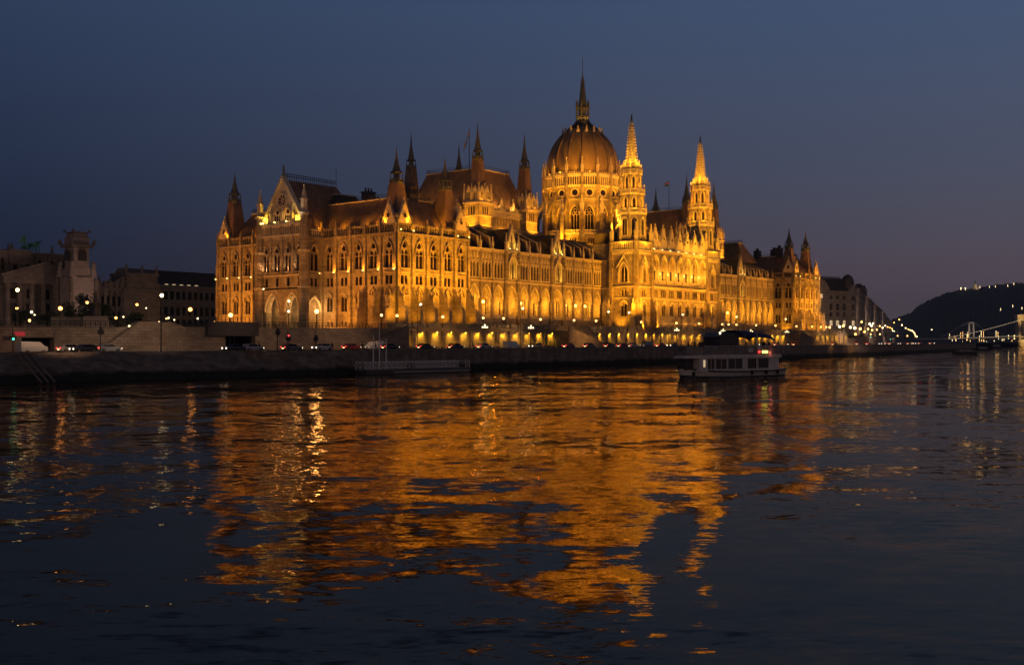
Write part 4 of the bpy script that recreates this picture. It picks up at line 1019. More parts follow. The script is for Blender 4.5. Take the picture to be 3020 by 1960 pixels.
# plaza behind
m = MB(); m.add([(-420, 18, 8.4), (-11, -9, 9.3), (-11, 9, 9.3), (-11, 250, 9.3), (-420, 250, 8.4)], [(0, 1, 2, 3, 4)])
m = MB(); m.hexa([(-420, wall_b(-420)+1.4, 7), (U0-.3, wall_b(U0)+1.4, 7), (U0-.3, 140, 7), (-420, 140, 7)], [(-420, wall_b(-420)+1.4, 8.3), (U0-.3, wall_b(U0)+1.4, 9.2), (U0-.3, 140, 9.2), (-420, 140, 8.3)])
m.hexa([(U0-.3, yb+14.3, 7), (U1+.3, yb+14.3, 7), (U1+.3, 140, 7), (U0-.3, 140, 7)], [(U0-.3, yb+14.3, 9.2), (U1+.3, yb+14.3, 9.2), (U1+.3, 140, 9.2), (U0-.3, 140, 9.2)])
m.hexa([(U1+.3, wall_b(U1)+1.4, 7), (-10.1, -8.6, 7), (-10.1, 140, 7), (U1+.3, 140, 7)], [(U1+.3, wall_b(U1)+1.4, 9.3), (-10.1, -8.6, 9.3), (-10.1, 140, 9.3), (U1+.3, 140, 9.3)])
m.box(-10.1, 290, 72.6, 140, 7, 9.3); m.box(-10.1, -.02, 9.5, 72.6, 7, 9.3)
tag(m.build('plaza_pavement', 'paving'), kind='structure')

# ================================================================== SKY
w = bpy.data.worlds.new('World'); SC.world = w; w.use_nodes = True
nt = w.node_tree; L = nt.links.new
bg = nt.nodes['Background']
tc = N(nt, 'ShaderNodeTexCoord'); nm = N(nt, 'ShaderNodeVectorMath', operation='NORMALIZE'); L(tc.outputs['Generated'], nm.inputs[0])
sp = N(nt, 'ShaderNodeSeparateXYZ'); L(nm.outputs[0], sp.inputs[0])
def srgb(r, g, b): return tuple(((v/255+.055)/1.055)**2.4 if v > 10 else v/255/12.92 for v in (r, g, b))+(1,)
def ramp(stops):
    r = N(nt, 'ShaderNodeValToRGB'); e = r.color_ramp.elements
    while len(e) < len(stops): e.new(.5)
    for el, (p, c) in zip(e, stops): el.position = p; el.color = srgb(*c)
    L(sp.outputs[2], r.inputs[0]); return r
SKYL = [(0, (25, 30, 45)), (.06, (28, 35, 53)), (.14, (37, 47, 70)), (.30, (49, 64, 92)), (.36, (40, 50, 76)), (.5, (19, 25, 42)), (1, (10, 13, 24))]
SKYR = [(0, (94, 79, 86)), (.06, (90, 80, 90)), (.14, (79, 83, 101)), (.30, (68, 86, 117)), (.36, (50, 62, 90)), (.5, (22, 28, 46)), (1, (10, 13, 24))]
rl, rr = ramp(SKYL), ramp(SKYR)
dt = N(nt, 'ShaderNodeVectorMath', operation='DOT_PRODUCT'); dt.inputs[1].default_value = (S, -C, 0); L(nm.outputs[0], dt.inputs[0])
mr = N(nt, 'ShaderNodeMapRange'); mr.inputs['From Min'].default_value = -.42; mr.inputs['From Max'].default_value = .42; L(dt.outputs['Value'], mr.inputs[0])
mx = N(nt, 'ShaderNodeMix', data_type='RGBA'); L(mr.outputs[0], mx.inputs[0]); L(rl.outputs[0], mx.inputs[6]); L(rr.outputs[0], mx.inputs[7])
# the last glow of sunset stands behind the camera, in the west
db_ = N(nt, 'ShaderNodeVectorMath', operation='DOT_PRODUCT'); db_.inputs[1].default_value = (-C, -S, 0); L(nm.outputs[0], db_.inputs[0])
mr2 = N(nt, 'ShaderNodeMapRange'); mr2.inputs['From Min'].default_value = 0; mr2.inputs['From Max'].default_value = .9; L(db_.outputs['Value'], mr2.inputs[0])
rbk = ramp([(0, (196, 146, 112)), (.12, (160, 128, 108)), (.35, (86, 80, 82)), (.7, (34, 40, 56)), (1, (10, 13, 24))])
mx2 = N(nt, 'ShaderNodeMix', data_type='RGBA'); L(mr2.outputs[0], mx2.inputs[0]); L(mx.outputs[2], mx2.inputs[6]); L(rbk.outputs[0], mx2.inputs[7])
L(mx2.outputs[2], bg.inputs[0]); bg.inputs[1].default_value = 1.0

# ================================================================== WATER MATERIAL
m, nt, b = nmat('river_water'); L = nt.links.new
b.inputs['Base Color'].default_value = (.003, .006, .007, 1); b.inputs['Roughness'].default_value = .04; b.inputs['IOR'].default_value = 1.333
ge = N(nt, 'ShaderNodeNewGeometry')
def slope_layer(scale, amp, stretch, rot, detail=2, dist=0.):
    mp = N(nt, 'ShaderNodeMapping'); mp.inputs['Scale'].default_value = (stretch[0], stretch[1], 1); vr = N(nt, 'ShaderNodeMapping'); vr.inputs['Rotation'].default_value = (0, 0, rot); L(ge.outputs['Position'], vr.inputs[0]); L(vr.outputs[0], mp.inputs[0])
    n = N(nt, 'ShaderNodeTexNoise', Scale=scale, Detail=detail, Roughness=.55, Distortion=dist); n.noise_dimensions = '2D'; L(mp.outputs[0], n.inputs[0])
    s_ = N(nt, 'ShaderNodeVectorMath', operation='SUBTRACT'); s_.inputs[1].default_value = (.5, .5, .5); L(n.outputs['Color'], s_.inputs[0])
    k = N(nt, 'ShaderNodeVectorMath', operation='MULTIPLY'); k.inputs[1].default_value = (amp, amp, 0); L(s_.outputs[0], k.inputs[0]); return k.outputs[0]
AX = math.atan2(S, C)
lay = [slope_layer(.045, .095, (1.3, .8), -AX+.5, 1, .8), slope_layer(.2, .13, (1.2, .7), -AX-.35, 2, .6), slope_layer(.95, .19, (1.3, .45), -AX+.12, 3, .2), slope_layer(3.4, .16, (1.3, .45), -AX-.1, 3)]
# turbulent wake trailing from the tour boat's stern
wa, wb = at_d(2285, 197.5), at_d(2430, 206)
wl_ = math.hypot(wb[0]-wa[0], wb[1]-wa[1]); wd_ = ((wb[0]-wa[0])/wl_, (wb[1]-wa[1])/wl_)
wp = N(nt, 'ShaderNodeVectorMath', operation='SUBTRACT'); wp.inputs[1].default_value = (*wa, 0); L(ge.outputs['Position'], wp.inputs[0])
du = N(nt, 'ShaderNodeVectorMath', operation='DOT_PRODUCT'); du.inputs[1].default_value = (*wd_, 0); L(wp.outputs[0], du.inputs[0])
dv = N(nt, 'ShaderNodeVectorMath', operation='DOT_PRODUCT'); dv.inputs[1].default_value = (-wd_[1], wd_[0], 0); L(wp.outputs[0], dv.inputs[0])
ab = N(nt, 'ShaderNodeMath', operation='ABSOLUTE'); L(dv.outputs['Value'], ab.inputs[0])
wdt = N(nt, 'ShaderNodeMath', operation='MULTIPLY_ADD'); wdt.inputs[1].default_value = -.05; L(du.outputs['Value'], wdt.inputs[0]); L(ab.outputs[0], wdt.inputs[2])
m1 = N(nt, 'ShaderNodeMapRange'); m1.inputs['From Min'].default_value = 4.2; m1.inputs['From Max'].default_value = 2.4; L(wdt.outputs[0], m1.inputs[0])
m2 = N(nt, 'ShaderNodeMapRange'); m2.inputs['From Min'].default_value = -2; m2.inputs['From Max'].default_value = 1; L(du.outputs['Value'], m2.inputs[0])
m3 = N(nt, 'ShaderNodeMapRange'); m3.inputs['From Min'].default_value = 260; m3.inputs['From Max'].default_value = 90; L(du.outputs['Value'], m3.inputs[0])
mm = N(nt, 'ShaderNodeMath', operation='MULTIPLY'); L(m1.outputs[0], mm.inputs[0]); L(m2.outputs[0], mm.inputs[1])
mn = N(nt, 'ShaderNodeMath', operation='MULTIPLY'); L(mm.outputs[0], mn.inputs[0]); L(m3.outputs[0], mn.inputs[1])
wk = slope_layer(1.7, 1.1, (1, 1), 0, 3); ws = N(nt, 'ShaderNodeVectorMath', operation='SCALE'); L(wk, ws.inputs[0]); L(mn.outputs[0], ws.inputs['Scale']); lay.append(ws.outputs[0])
pm = N(nt, 'ShaderNodeTexNoise', Scale=.035, Detail=2, Distortion=.8); pm.noise_dimensions = '2D'; L(ge.outputs['Position'], pm.inputs[0])
pr_ = N(nt, 'ShaderNodeMapRange'); pr_.inputs['From Min'].default_value = .38; pr_.inputs['From Max'].default_value = .6; pr_.inputs['To Min'].default_value = .45; pr_.inputs['To Max'].default_value = 1.15; L(pm.outputs[0], pr_.inputs[0])
for k_ in (2, 3):
    sc_ = N(nt, 'ShaderNodeVectorMath', operation='SCALE'); L(lay[k_], sc_.inputs[0]); L(pr_.outputs[0], sc_.inputs['Scale']); lay[k_] = sc_.outputs[0]
acc = lay[0]
for l_ in lay[1:]:
    a = N(nt, 'ShaderNodeVectorMath', operation='ADD'); L(acc, a.inputs[0]); L(l_, a.inputs[1]); acc = a.outputs[0]
a = N(nt, 'ShaderNodeVectorMath', operation='ADD'); a.inputs[1].default_value = (0, 0, 1); L(acc, a.inputs[0])
nn = N(nt, 'ShaderNodeVectorMath', operation='NORMALIZE'); L(a.outputs[0], nn.inputs[0])
frn = N(nt, 'ShaderNodeFresnel', IOR=1.33); L(nn.outputs[0], frn.inputs['Normal'])
gsy = N(nt, 'ShaderNodeBsdfGlossy', Roughness=.025); gsy.inputs['Color'].default_value = (1, .85, .68, 1); L(nn.outputs[0], gsy.inputs['Normal'])
dfs = N(nt, 'ShaderNodeBsdfDiffuse'); dfs.inputs['Color'].default_value = (.006, .009, .009, 1)
mxs = N(nt, 'ShaderNodeMixShader'); L(frn.outputs[0], mxs.inputs[0]); L(dfs.outputs[0], mxs.inputs[1]); L(gsy.outputs[0], mxs.inputs[2])
L(mxs.outputs[0], nt.nodes['Material Output'].inputs['Surface']); nt.nodes.remove(b)
M['water'] = m; wat.data.materials[0] = m

# ================================================================== FLOODLIGHTS ON THE PALACE
PK = 4.7
def fl(loc, P, tgt=None, col=WARM, r=.3, cone=110, blend=.9):
    return light('SPOT' if tgt is not None else 'POINT', loc, P*PK, col, r, tgt, cone, blend)
# general wash from poles on the quay
for x in (2, 14, 26): fl((x, -14, 13.5), 8800, (x, 0, 29), cone=95, r=.5)
for x in (36, 48, 60, 72, 84, 96): fl((x, -9, 10.2), 3900, (x, 9.5, 29), cone=85, r=.4)
for x in (112, 122, 134, 146, 156): fl((x, -17, 13.5), 5200, (x, -4, 28), cone=90, r=.5)
for x in (175, 190, 205, 220, 234): fl((x, -9, 10.2), 4800, (x, 9.5, 29), cone=85, r=.4)
for x in (246, 256, 266): fl((x, -14, 13.5), 8800, (x, 0, 29), cone=95, r=.5)
fl((-6.5, -5, 10.2), 1500, (0, 0, 17), cone=70)
fl((-9.5, 26.5, 36.5), 260, (-6, 31, 47), (1, .72, .45), .2, 60)
# uplights between the buttresses
for i in range(5):
    fl((2.7+5.4*i, -3.4, 9.9), 460, (2.7+5.4*i, .0, 17), cone=120)
    fl((243.7+5.4*i, -3.4, 9.9), 800, (243.7+5.4*i, .0, 17), cone=120)
for x in (106, 114.5, 118): fl((x, -8.2, 9.9), 900, (x-.5, -4.7, 18), cone=90)
for x in (124, 130, 137, 144, 150, 158): fl((x, -8, 9.9), 260, (x, -4.7, 18), cone=110)
fl((103, 1.5, 9.9), 900, (105.6, 0, 20)); fl((238.5, 3, 9.9), 700, (241, 4, 20))
# arcades: hanging globes light the vaults
def loggia_lights(bs):
    for a, b_ in zip(bs, bs[1:]): fl(((a+b_)/2, 11.4, 17.4), 240, None, (1, .38, .02), .35)
loggia_lights(B1); loggia_lights([268-b for b in reversed(B1)])
for i in range(7): fl((117.7+5.43*i, -3.0, 28.6), 260, None, (1, .38, .02), .3)
# north front: ledge lamps below big windows and ground glow
for i in range(6): fl((-1.3, 27.4-5.48*i+.3, 24.2), 230, (-.2, 27.4-5.48*i, 29), ORANGE, .12, 130)
for i in range(6): fl((-1.3, 72.4-5.4*i, 24.2), 230, (-.2, 72.4-5.4*i, 29), ORANGE, .12, 130)
for i in range(4): fl((-7.0, 43.2-4.5*i, 24.6), 150, (-6, 43.2-4.5*i, 29), (1, .5, .2), .1, 120)
for i in range(5): fl((-6, 24.5-5.4*i, 9.7), 420, (0, 24.5-5.4*i, 15), ORANGE, .3, 130)
for i in range(4): fl((-6, 70-5.4*i, 9.7), 420, (0, 70-5.4*i, 15), ORANGE, .3, 130)
for y in (12, 60): fl((-24, y, 12), 8200, (0, y, 27), ORANGE, .5, 80)
for y in (36,): fl((-27, y, 12), 3600, (-6, y, 25), ORANGE, .5, 80)
for y in (32.4, 40.6): fl((-4, y, 15), 110, None, AMBER, .6)
fl((-3, 26.4, 15), 170, None, AMBER, .6)
for y in (30, 43): fl((-6.9, y, 38.0), 260, (-6.2, y, 42), (1, .6, .04), .15, 150)
for y in (34.4, 38.6): fl((-6.9, y, 38.0), 60, (-6.2, y, 42), (1, .5, .08), .12, 150)
# gable and gallery lamps
for x in (.6, 5.0, 22.2, 26.6, 241.6, 246, 263, 267.4): fl((x, -.9, 34.4), 55, (x, 0, 37), WARM, .1, 150)
for i in range(7): fl((117.7+5.43*i-2.4, -5.7, 37), 60, (117.7+5.43*i-2.4, -4.7, 40), WARM, .1, 150)
for xg in (58.05, 81.25, 186.75, 209.95):
    for d in (-1.5, 1.5): fl((xg+d, 8.6, 34), 36, (xg+d*.6, 9.5, 38), (1, .6, .06), .1, 150); fl((xg+d*.5, 8.3, 25), 40, (xg+d*.5, 9.5, 29), (1, .6, .06), .1, 150)
# roofs
for x, y in ((3, 22), (3, 14), (3, 9), (3, 52), (3, 58), (10, 3), (17, 3), (6, 3)): fl((x-1.6 if y > 4 else x, y if y > 4 else 1.0, 36.2), 150, (x+5, y+ (2 if y < 4 else 0), 40), WARM, .15, 120)
for x in (248, 256, 262): fl((x, 1.0, 36.2), 110, (x, 6, 41), WARM, .15, 120)
fl((3.6, -.3, 36.4), 160, (4.2, 2, 42)); fl((-.3, 3.8, 36.4), 160, (2, 4.2, 42)); fl((-.3, 68, 36.4), 200, (2, 69, 42)); fl((-2, 26.5, 36.3), 160, (3, 30, 40))
# chambers
for cx0, cx1 in ((57.4, 80.7), (187.3, 210.6)):
    for x in (cx0, cx1): fl((x, 14.5, 40.6), 1500, (x, 20, 46), WARM, .3, 100)
    fl((cx0-7, 23, 40.6), 1300, (cx0-2, 22, 46), WARM, .3, 100)
    fl(((cx0+cx1)/2, 14, 40.6), 600, ((cx0+cx1)/2, 21, 44), WARM, .3, 120)
    for x in (cx0+8, cx0+15): fl((x, 19.3, 47.4), 300, (x, 23.5, 53), (1, .40, .05), .3, 110)
    for y in (34, 42): fl((cx0-3, y, 47.4), 300, (cx0+2, y, 53), (1, .40, .05), .3, 110)
    for x in (cx0, cx1): fl((x-2, 18.6, 49), 60, (x, 20, 52)); fl((x+2, 18.6, 49), 60, (x, 20, 52))
# dome
for k in range(16):
    a = 2*math.pi*(k+.5)/16; ca, sa = math.cos(a-.19), math.sin(a-.19)
    if sa > .75: continue
    fl((134+20.5*ca, 35.9+20.5*sa, 45.5), 1900, (134+12*ca, 35.9+12*sa, 60), WARM, .3, 75)
    fl((134+17.2*ca, 35.9+17.2*sa, 58.3), 480, (134+13.5*ca, 35.9+13.5*sa, 64), WARM, .2, 100)
    fl((134+14.6*ca, 35.9+14.6*sa, 66.6), 200, (134+11.5*ca, 35.9+11.5*sa, 74), (1, .36, .02), .2, 90)
for x, y, P in ((100, -2, 26000), (150, -2, 26000)):
    fl((x, y, 41), P, (134, 35.9, 74), (1, .36, .02), .5, 36)
for k in range(4): a = math.pi/4+math.pi/2*k; fl((134+6*math.cos(a), 35.9+6*math.sin(a), 85.5), 160, (134, 35.9, 92), (1, .5, .1), .15, 80)
for x, y, P in ((108, 13.5, 2600), (122, 14, 2600), (112, 30, 2200), (146, 14, 2200)): fl((x, y, 41.2), P, (134+(x-134)*.4, 35.9+(y-35.9)*.4, 51), WARM, .3, 100)
for x, y, P in ((98, -14, 9000), (100, -8, 3000)): fl((x, y, 13), P, (106, 0, 27), WARM, .4, 70)
for tx in (110.3, 157.7): fl((tx-30, -32, 14), 42000, (tx, 0, 60), (1, .40, .012), .5, 55)
# river towers
for tx in (110.3, 157.7):
    for k in range(8):
        a = 2*math.pi*(k)/8; ca, sa = math.cos(a), math.sin(a)
        if sa > .9: continue
        fl((tx+6.4*ca, 6.4*sa, 37.2), 480, (tx+4*ca, 4*sa, 44), WARM, .2, 110)
        fl((tx+5.5*ca, 5.5*sa, 49.6), 300, (tx+3.5*ca, 3.5*sa, 54), WARM, .2, 110)
        fl((tx+4.8*ca, 4.8*sa, 56.2), 300, (tx+2.6*ca, 2.6*sa, 61), WARM, .2, 110)
        fl((tx+4.6*ca, 4.6*sa, 62.6), 900, (tx+.8*ca, .8*sa, 73), (1, .42, .012), .2, 90)
#@@PART3
# ================================================================== LEFT: MUSEUM, MINISTRY, MONUMENT, TREES
def rootmb(root):
    ox, oy, oz = root.location
    def b(mb, name, mat, par=None, smooth=False):
        if isinstance(mb, Multi):
            for it in mb.items: b(it, name, mat, par, smooth)
            return None
        if not mb.v: return None
        mb.v = [(p[0]-ox, p[1]-oy, p[2]-oz) for p in mb.v]; return MB.build(mb, name, mat, par or root, smooth)
    return b
def figure(mb, x, y, z, h=2.2):   # weathered roof statue
    mb.frus(x, y, z, z+h*.12, h*.2, h*.2, 6); mb.frus(x, y, z+h*.12, z+h*.8, h*.17, h*.11, 6); mb.sphere(x, y, z+h*.9, h*.09, 6, 4)
    mb.bar((x, y, z+h*.72), (x+h*.22, y, z+h*(.5+random.random()*.5)), h*.05)
YM = 134.
def mx_(px): return at_y(px, YM)[0]
def museum():
    t = thing('columned_museum', 'dim neoclassical museum with columned portico and balustraded wings behind the left wall', 'museum', (-10, YM, 9.2)); B = rootmb(t)
    w = MB(); trim = MB(); gl = Multi(); fr = Fr((0, YM), (1, 0))
    a0, a1 = mx_(-60), mx_(198)
    fr.box(w, a0, a1, -22, -.6, 9, 33.3); fr.box(trim, a0-.4, a1+.4, -22, .2, 33.3, 34); fr.box(trim, a0-.3, a1+.3, -22, 0, 26.4, 27.2)
    fr.box(w, mx_(28), mx_(92), -8, 0, 30, 34.6); 
    for k in range(7):
        u = a0+2+(a1-a0-4)*k/6; fr.box(trim, u-.4, u+.4, -.7, -.1, 27.2, 33.3)
        fr.plate(gl, [(u+1-.6, 28.2), (u+1+.8, 28.2), (u+1+.8, 31), (u+1.1, 32), (u+1-.6, 31)], -.62, -.5)
    # portico
    p0, p1 = mx_(-10), mx_(186); cx = mx_(112)
    fr.box(trim, p0-.5, p1+.5, 0, 5.2, 24, 26)
    fr.plate(trim, [(p0-.6, 26), (p1+.6, 26), (cx, 30.2)], .4, 5.4); fr.plate(trim, [(p0-1.2, 25.9), (cx, 30.3), (p1+1.2, 25.9), (p1+1.2, 26.6), (cx, 31), (p0-1.2, 26.6)], 5.2, 5.7)
    cols = []
    for k in range(6):
        c = MB(); u = p0+1.2+(p1-p0-2.4)*k/5; q = fr.P(u, 4.2, 0)
        c.frus(q[0], q[1], 11.2, 11.8, 1.1, 1., 10); c.frus(q[0], q[1], 11.8, 23.2, .85, .7, 12); c.frus(q[0], q[1], 23.2, 24, .75, 1.15, 8); B(c, 'column', 'museum')
    fr.box(w, p0-1, p1+1, -.5, 6.4, 9, 11.2); 
    for k in range(3):
        u = p0+(p1-p0)*(k+1)/4; fr.plate(gl, [(u-1.1, 11.4), (u+1.1, 11.4), (u+1.1, 18), (u-1.1, 18)], -.58, -.5); fr.plate(gl, [(u-1, 19.5), (u+1, 19.5), (u+1, 22.6), (u-1, 22.6)], -.58, -.5)
    # wing
    b0, b1 = mx_(262), mx_(352); c0, c1 = mx_(352), mx_(468)
    fr.box(w, a1, c1, -16, -.8, 9, 23.2); fr.box(trim, a1, c1, -1, .4, 23.2, 24.2); fr.box(trim, a1, c1, -.9, -.2, 25.3, 25.6)
    n = 13
    for k in range(n+1):
        u = b0+(c1-b0)*k/n; q = fr.P(u, -.2, 0)
        c = MB(); c.frus(q[0], q[1], 11, 22, .5, .42, 10); c.frus(q[0], q[1], 22, 23.2, .42, .75, 8); c.box(q[0]-.7, q[0]+.7, q[1]-.6, q[1]+.6, 9.2, 11); B(c, 'column', 'museum_pale' if k % 4 == 3 else 'museum')
        if k < n:
            um = u+(c1-b0)/n/2
            fr.plate(gl, [(um-.75, 18), (um+.75, 18), (um+.75, 21.2), (um-.75, 21.2)], -.8, -.7)
            fr.plate(gl, [(um-.75, 12), (um+.75, 12), (um+.75, 15.6), (um, 16.5), (um-.75, 15.6)], -.8, -.7)
        fr.box(trim, u-.5, u+.5, -.9, -.1, 24.2, 26.2)
        st = MB(); 
        if k % 2 == 0 and k < 8: figure(st, *fr.P(u, -.5, 26.2), 1.9); B(st, 'statue', 'museum')
        for j in range(5): fr.box(trim, u+.6+j*.32, u+.72+j*.32, -.7, -.4, 24.2, 25.4)
    # end pavilion with stepped roof
    fr.box(w, c0+1, c1, -12, .8, 11, 23.2); fr.box(trim, c0+.6, c1+.4, -12, 1.2, 23.2, 24.2); fr.box(w, c0+2.5, c1-.6, -9, .2, 24.2, 28.6); fr.box(trim, c0+2, c1-.2, -9.3, .6, 28.6, 29.3)
    fr.prism(w, [(-8, 29.3), (0, 29.3), (-2.5, 31), (-6, 31)], c0+3, c1-1)
    fr.plate(w, [(c0-5, 24.2), (c0+2.4, 24.2), (c0+2.4, 28.4), (c0, 27)], -6, -.6)
    for u in (c0+2.6, (c0+c1)/2+1, c1-.9):
        st = MB(); figure(st, *fr.P(u, 0, 29.3), 3.0); B(st, 'statue', 'museum')
    B(w, 'wall', 'museum'); B(trim, 'cornice', 'museum'); B(gl, 'window', 'window_glass')
    # quadriga (bronze group on the attic)
    qd = MB(); qx = mx_(100); z = 34.6; q = fr.P(qx, -3, 0)
    for k in (-1, 1):
        hx = q[0]+1.4+k*.0; hy = q[1]+k*.9
        qd.lathe(hx, hy, [(.1, z+1.2), (.5, z+1.5), (.55, z+2.1), (.2, z+2.5)], 8)
        qd.bar((hx-1.2, hy, z+1.9), (hx+1.1, hy, z+2.2), .5, 8, .42); qd.bar((hx+1., hy, z+2.2), (hx+1.9, hy, z+3.3), .34, 6, .2); qd.bar((hx+1.8, hy, z+3.3), (hx+2.4, hy, z+3.0), .2, 6, .12)
        for lx in (-1, -.7, .8, 1.): qd.bar((hx+lx, hy, z+1.8), (hx+lx+(.5 if lx > 0 else 0), hy, z), .14, 5, .09)
    qd.box(q[0]-2.2, q[0]-.6, q[1]-.8, q[1]+.8, z+.5, z+1.4); qd.frus(q[0]-1.4, q[1], z+1.4, z+3.6, .45, .3, 8); qd.sphere(q[0]-1.4, q[1], z+3.9, .3)
    qd.add([(q[0]-1.4, q[1], z+3.2), (q[0]-3.0, q[1]+.3, z+2.2), (q[0]-2.4, q[1]+.3, z+4.0), (q[0]-1.4, q[1]-.2, z+4.9), (q[0]-1.1, q[1], z+3.6)], [(0, 1, 2), (0, 2, 3), (0, 3, 4)]); qd.bar((q[0]-1.4, q[1], z+3.4), (q[0]-1.2, q[1], z+5.4), .1)
    B(qd, 'bronze_chariot', 'green_bronze')
    for px in (30, 40, 158):
        st = MB(); figure(st, *fr.P(mx_(px), -1, 34), 2.6); B(st, 'statue', 'museum')
museum()
def belvedere():
    xc, yc = at_y(227, 120); fw = at_y(227, 120)[1]; k = fw/F; yc = 120
    t = thing('museum_tower', 'pale ornate tower with open belvedere top beside the museum portico', 'tower', (xc, yc, 9.2)); B = rootmb(t)
    Z = lambda y: hz(y, fw)
    w = MB(); tr = MB()
    def sq(x0, x1, ya, yb, mb, hb=None):
        h = (x1-x0)/2*k*1.0; h2 = h if hb is None else hb*k
        mb.frus(xc, yc, Z(ya), Z(yb), h*1.15, h2*1.15, 4, math.pi/4)
    sq(186, 270, 960, 818, w); sq(194, 262, 818, 790, w); sq(190, 264, 822, 814, tr)
    sq(196, 256, 790, 728, w); sq(182, 262, 731, 722, tr, 42); sq(194, 256, 722, 700, w); sq(198, 252, 700, 688, w, 24); sq(196, 250, 690, 685, tr)
    for dx in (-1, 1):
        for dy in (-1, 1):
            tr.frus(xc+dx*3.6, yc+dy*3.6, Z(722), Z(708), .6, .5, 6); tr.frus(xc+dx*2.6, yc+dy*2.6, Z(686), Z(678), .4, .3, 6)
            tr.frus(xc+dx*4.1, yc+dy*4.1, Z(950), Z(822), .7, .6, 8); w.frus(xc+dx*3.5, yc+dy*3.5, Z(818), Z(780), 1.1, .5, 8); w.sphere(xc+dx*3.4, yc+dy*3.4, Z(778), .7)
    B(w, 'shaft', 'museum_pale'); B(tr, 'cornices', 'museum')
    g = MB()
    for f in (Fr((xc-3.35, yc-3.35), (1, 0)), Fr((xc-3.35, yc+3.35), (0, -1))):
        g_ = curve('round', 3.35, 2.4, Z(770), Z(738)); 
        for (ua, ba, ta), (ub, bb, tb) in zip(g_, g_[1:]): f.plate(g, [(ua, ba), (ub, bb), (ub, tb), (ua, ta)], -.2, .12)
    B(g, 'arched_opening', 'roof_dark')
belvedere()
def ministry():
    y0 = 160.; t = thing('ministry_building', 'long dark office palace with flat grey roof between museum and parliament', 'building', (45, y0, 9.2)); B = rootmb(t)
    w = MB(); r = MB(); gl = Multi(); fr = Fr((0, y0), (1, 0)); a, b = at_y(462, y0)[0], at_y(700, y0)[0]
    fr.box(w, a, b, -20, 0, 9, 26.6); fr.box(w, a, b, -20, .6, 26.6, 27.3); fr.box(w, a, b, 0, .3, 20.4, 20.8)
    r.hexa([fr.P(a,0,27.3), fr.P(b,0,27.3), fr.P(b,-20,27.3), fr.P(a,-20,27.3)], [fr.P(a,-4.5,33), fr.P(b,-4.5,33), fr.P(b,-16,33), fr.P(a,-16,33)])
    n = 14
    for k in range(n):
        u = a+(b-a)*(k+.5)/n
        for z0, z1 in ((11, 14.5), (16, 19.2), (22, 25)): fr.plate(gl, [(u-.75, z0), (u+.75, z0), (u+.75, z1), (u-.75, z1)], 0, .04); fr.box(w, u-1, u+1, .05, .3, z1+.1, z1+.4)
        q = fr.P(u, 0, 0); 
    B(w, 'wall', 'grey_facade'); B(r, 'roof', 'roof_dark'); B(gl, 'window', 'window_glass')
    s_ = Multi()
    for k in range(5):
        u = at_y(490+22*k, y0)[0]; fr.box(s_, u-.6, u+.7, .0, .3, 27.5, 27.75)
    B(s_, 'lit_skylight', 'window_lit')
    fl_ = light('SPOT', (28, 110, 12), 2500, AMBER, .5, (30, y0, 18), 110)
ministry()
def monument():
    t = thing('stone_monument', 'low pale stone monument wall behind the left railing', 'monument', (*at_d(240, 232), 8.9)); B = rootmb(t)
    for (xa, xb, ya, mat) in ((150, 245, 934, 'museum'), (246, 318, 932, 'museum_pale')):
        a, b = at_d(xa, 232), at_d(xb, 232); m = MB(); z = hz(ya, 232)
        m.hexa([(a[0], a[1], 8.6), (b[0], b[1], 8.6), (b[0]+1.5, b[1]+2, 8.6), (a[0]+1.5, a[1]+2, 8.6)], [(a[0], a[1], z), (b[0], b[1], z), (b[0]+1.5, b[1]+2, z), (a[0]+1.5, a[1]+2, z)]); B(m, 'wall_block', mat)
monument()
def tree(name, x, y, zb, h, rad, label, n=420, group=None, trunk=.25, leaf=.5, mat='leaf'):
    t = thing(name, label, 'tree', (x, y, zb), 0, group); rnd = random.Random(int(x*31+y*17))
    tm = MB(); tm.bar((0, 0, 0), (0, 0, h*.45), rad*.09+.08, 7, rad*.06+.05); cl = []
    for k in range(9):
        a = rnd.random()*6.28; p = (math.cos(a)*rad*rnd.uniform(.3, .75), math.sin(a)*rad*rnd.uniform(.3, .75), h*rnd.uniform(.45, .9)); cl.append((p, rad*rnd.uniform(.3, .5)))
        tm.bar((0, 0, h*rnd.uniform(.2, .45)), p, rad*.05+.03, 5, .03)
    cl.append(((0, 0, h*.8), rad*.5)); tm.build('trunk', 'bark', t)
    c = MB()
    for k in range(n):
        p, r = rnd.choice(cl); d = Vector((rnd.gauss(0, 1), rnd.gauss(0, 1), rnd.gauss(0, 1))).normalized()*r*rnd.uniform(.5, 1.05)
        q = Vector(p)+d; u = Vector((rnd.gauss(0, 1), rnd.gauss(0, 1), rnd.gauss(0, .6))).normalized()*leaf*rnd.uniform(.5, 1.1); v = u.orthogonal().normalized()*leaf*.6
        c.add([q-u, q+v, q+u, q-v], [(0, 1, 2, 3)])
    c.build('crown', mat, t); return t
for i, (px, fw, top, rad, lab) in enumerate(((225, 262, 890, 3.2, 'dark bush behind the pale monument, left of the tall clump'), (262, 266, 868, 3.4, 'tallest dark tree clump above the pale monument wall'), (300, 270, 895, 2.8, 'dark tree at the right end of the monument'),
        (345, 285, 930, 2.4, 'small dark shrub right of the monument'), (392, 280, 925, 2.8, 'dark bush in front of the museum columns'), (60, 250, 915, 3.4, 'dark tree before the museum portico'), (140, 255, 922, 3.2, 'dark tree under the tower at left'))):
    p = at_d(px, fw); tree('leafy_tree', p[0], p[1], 8.9, hz(top, fw)-8.9, rad, lab, group='dark trees on the left square')
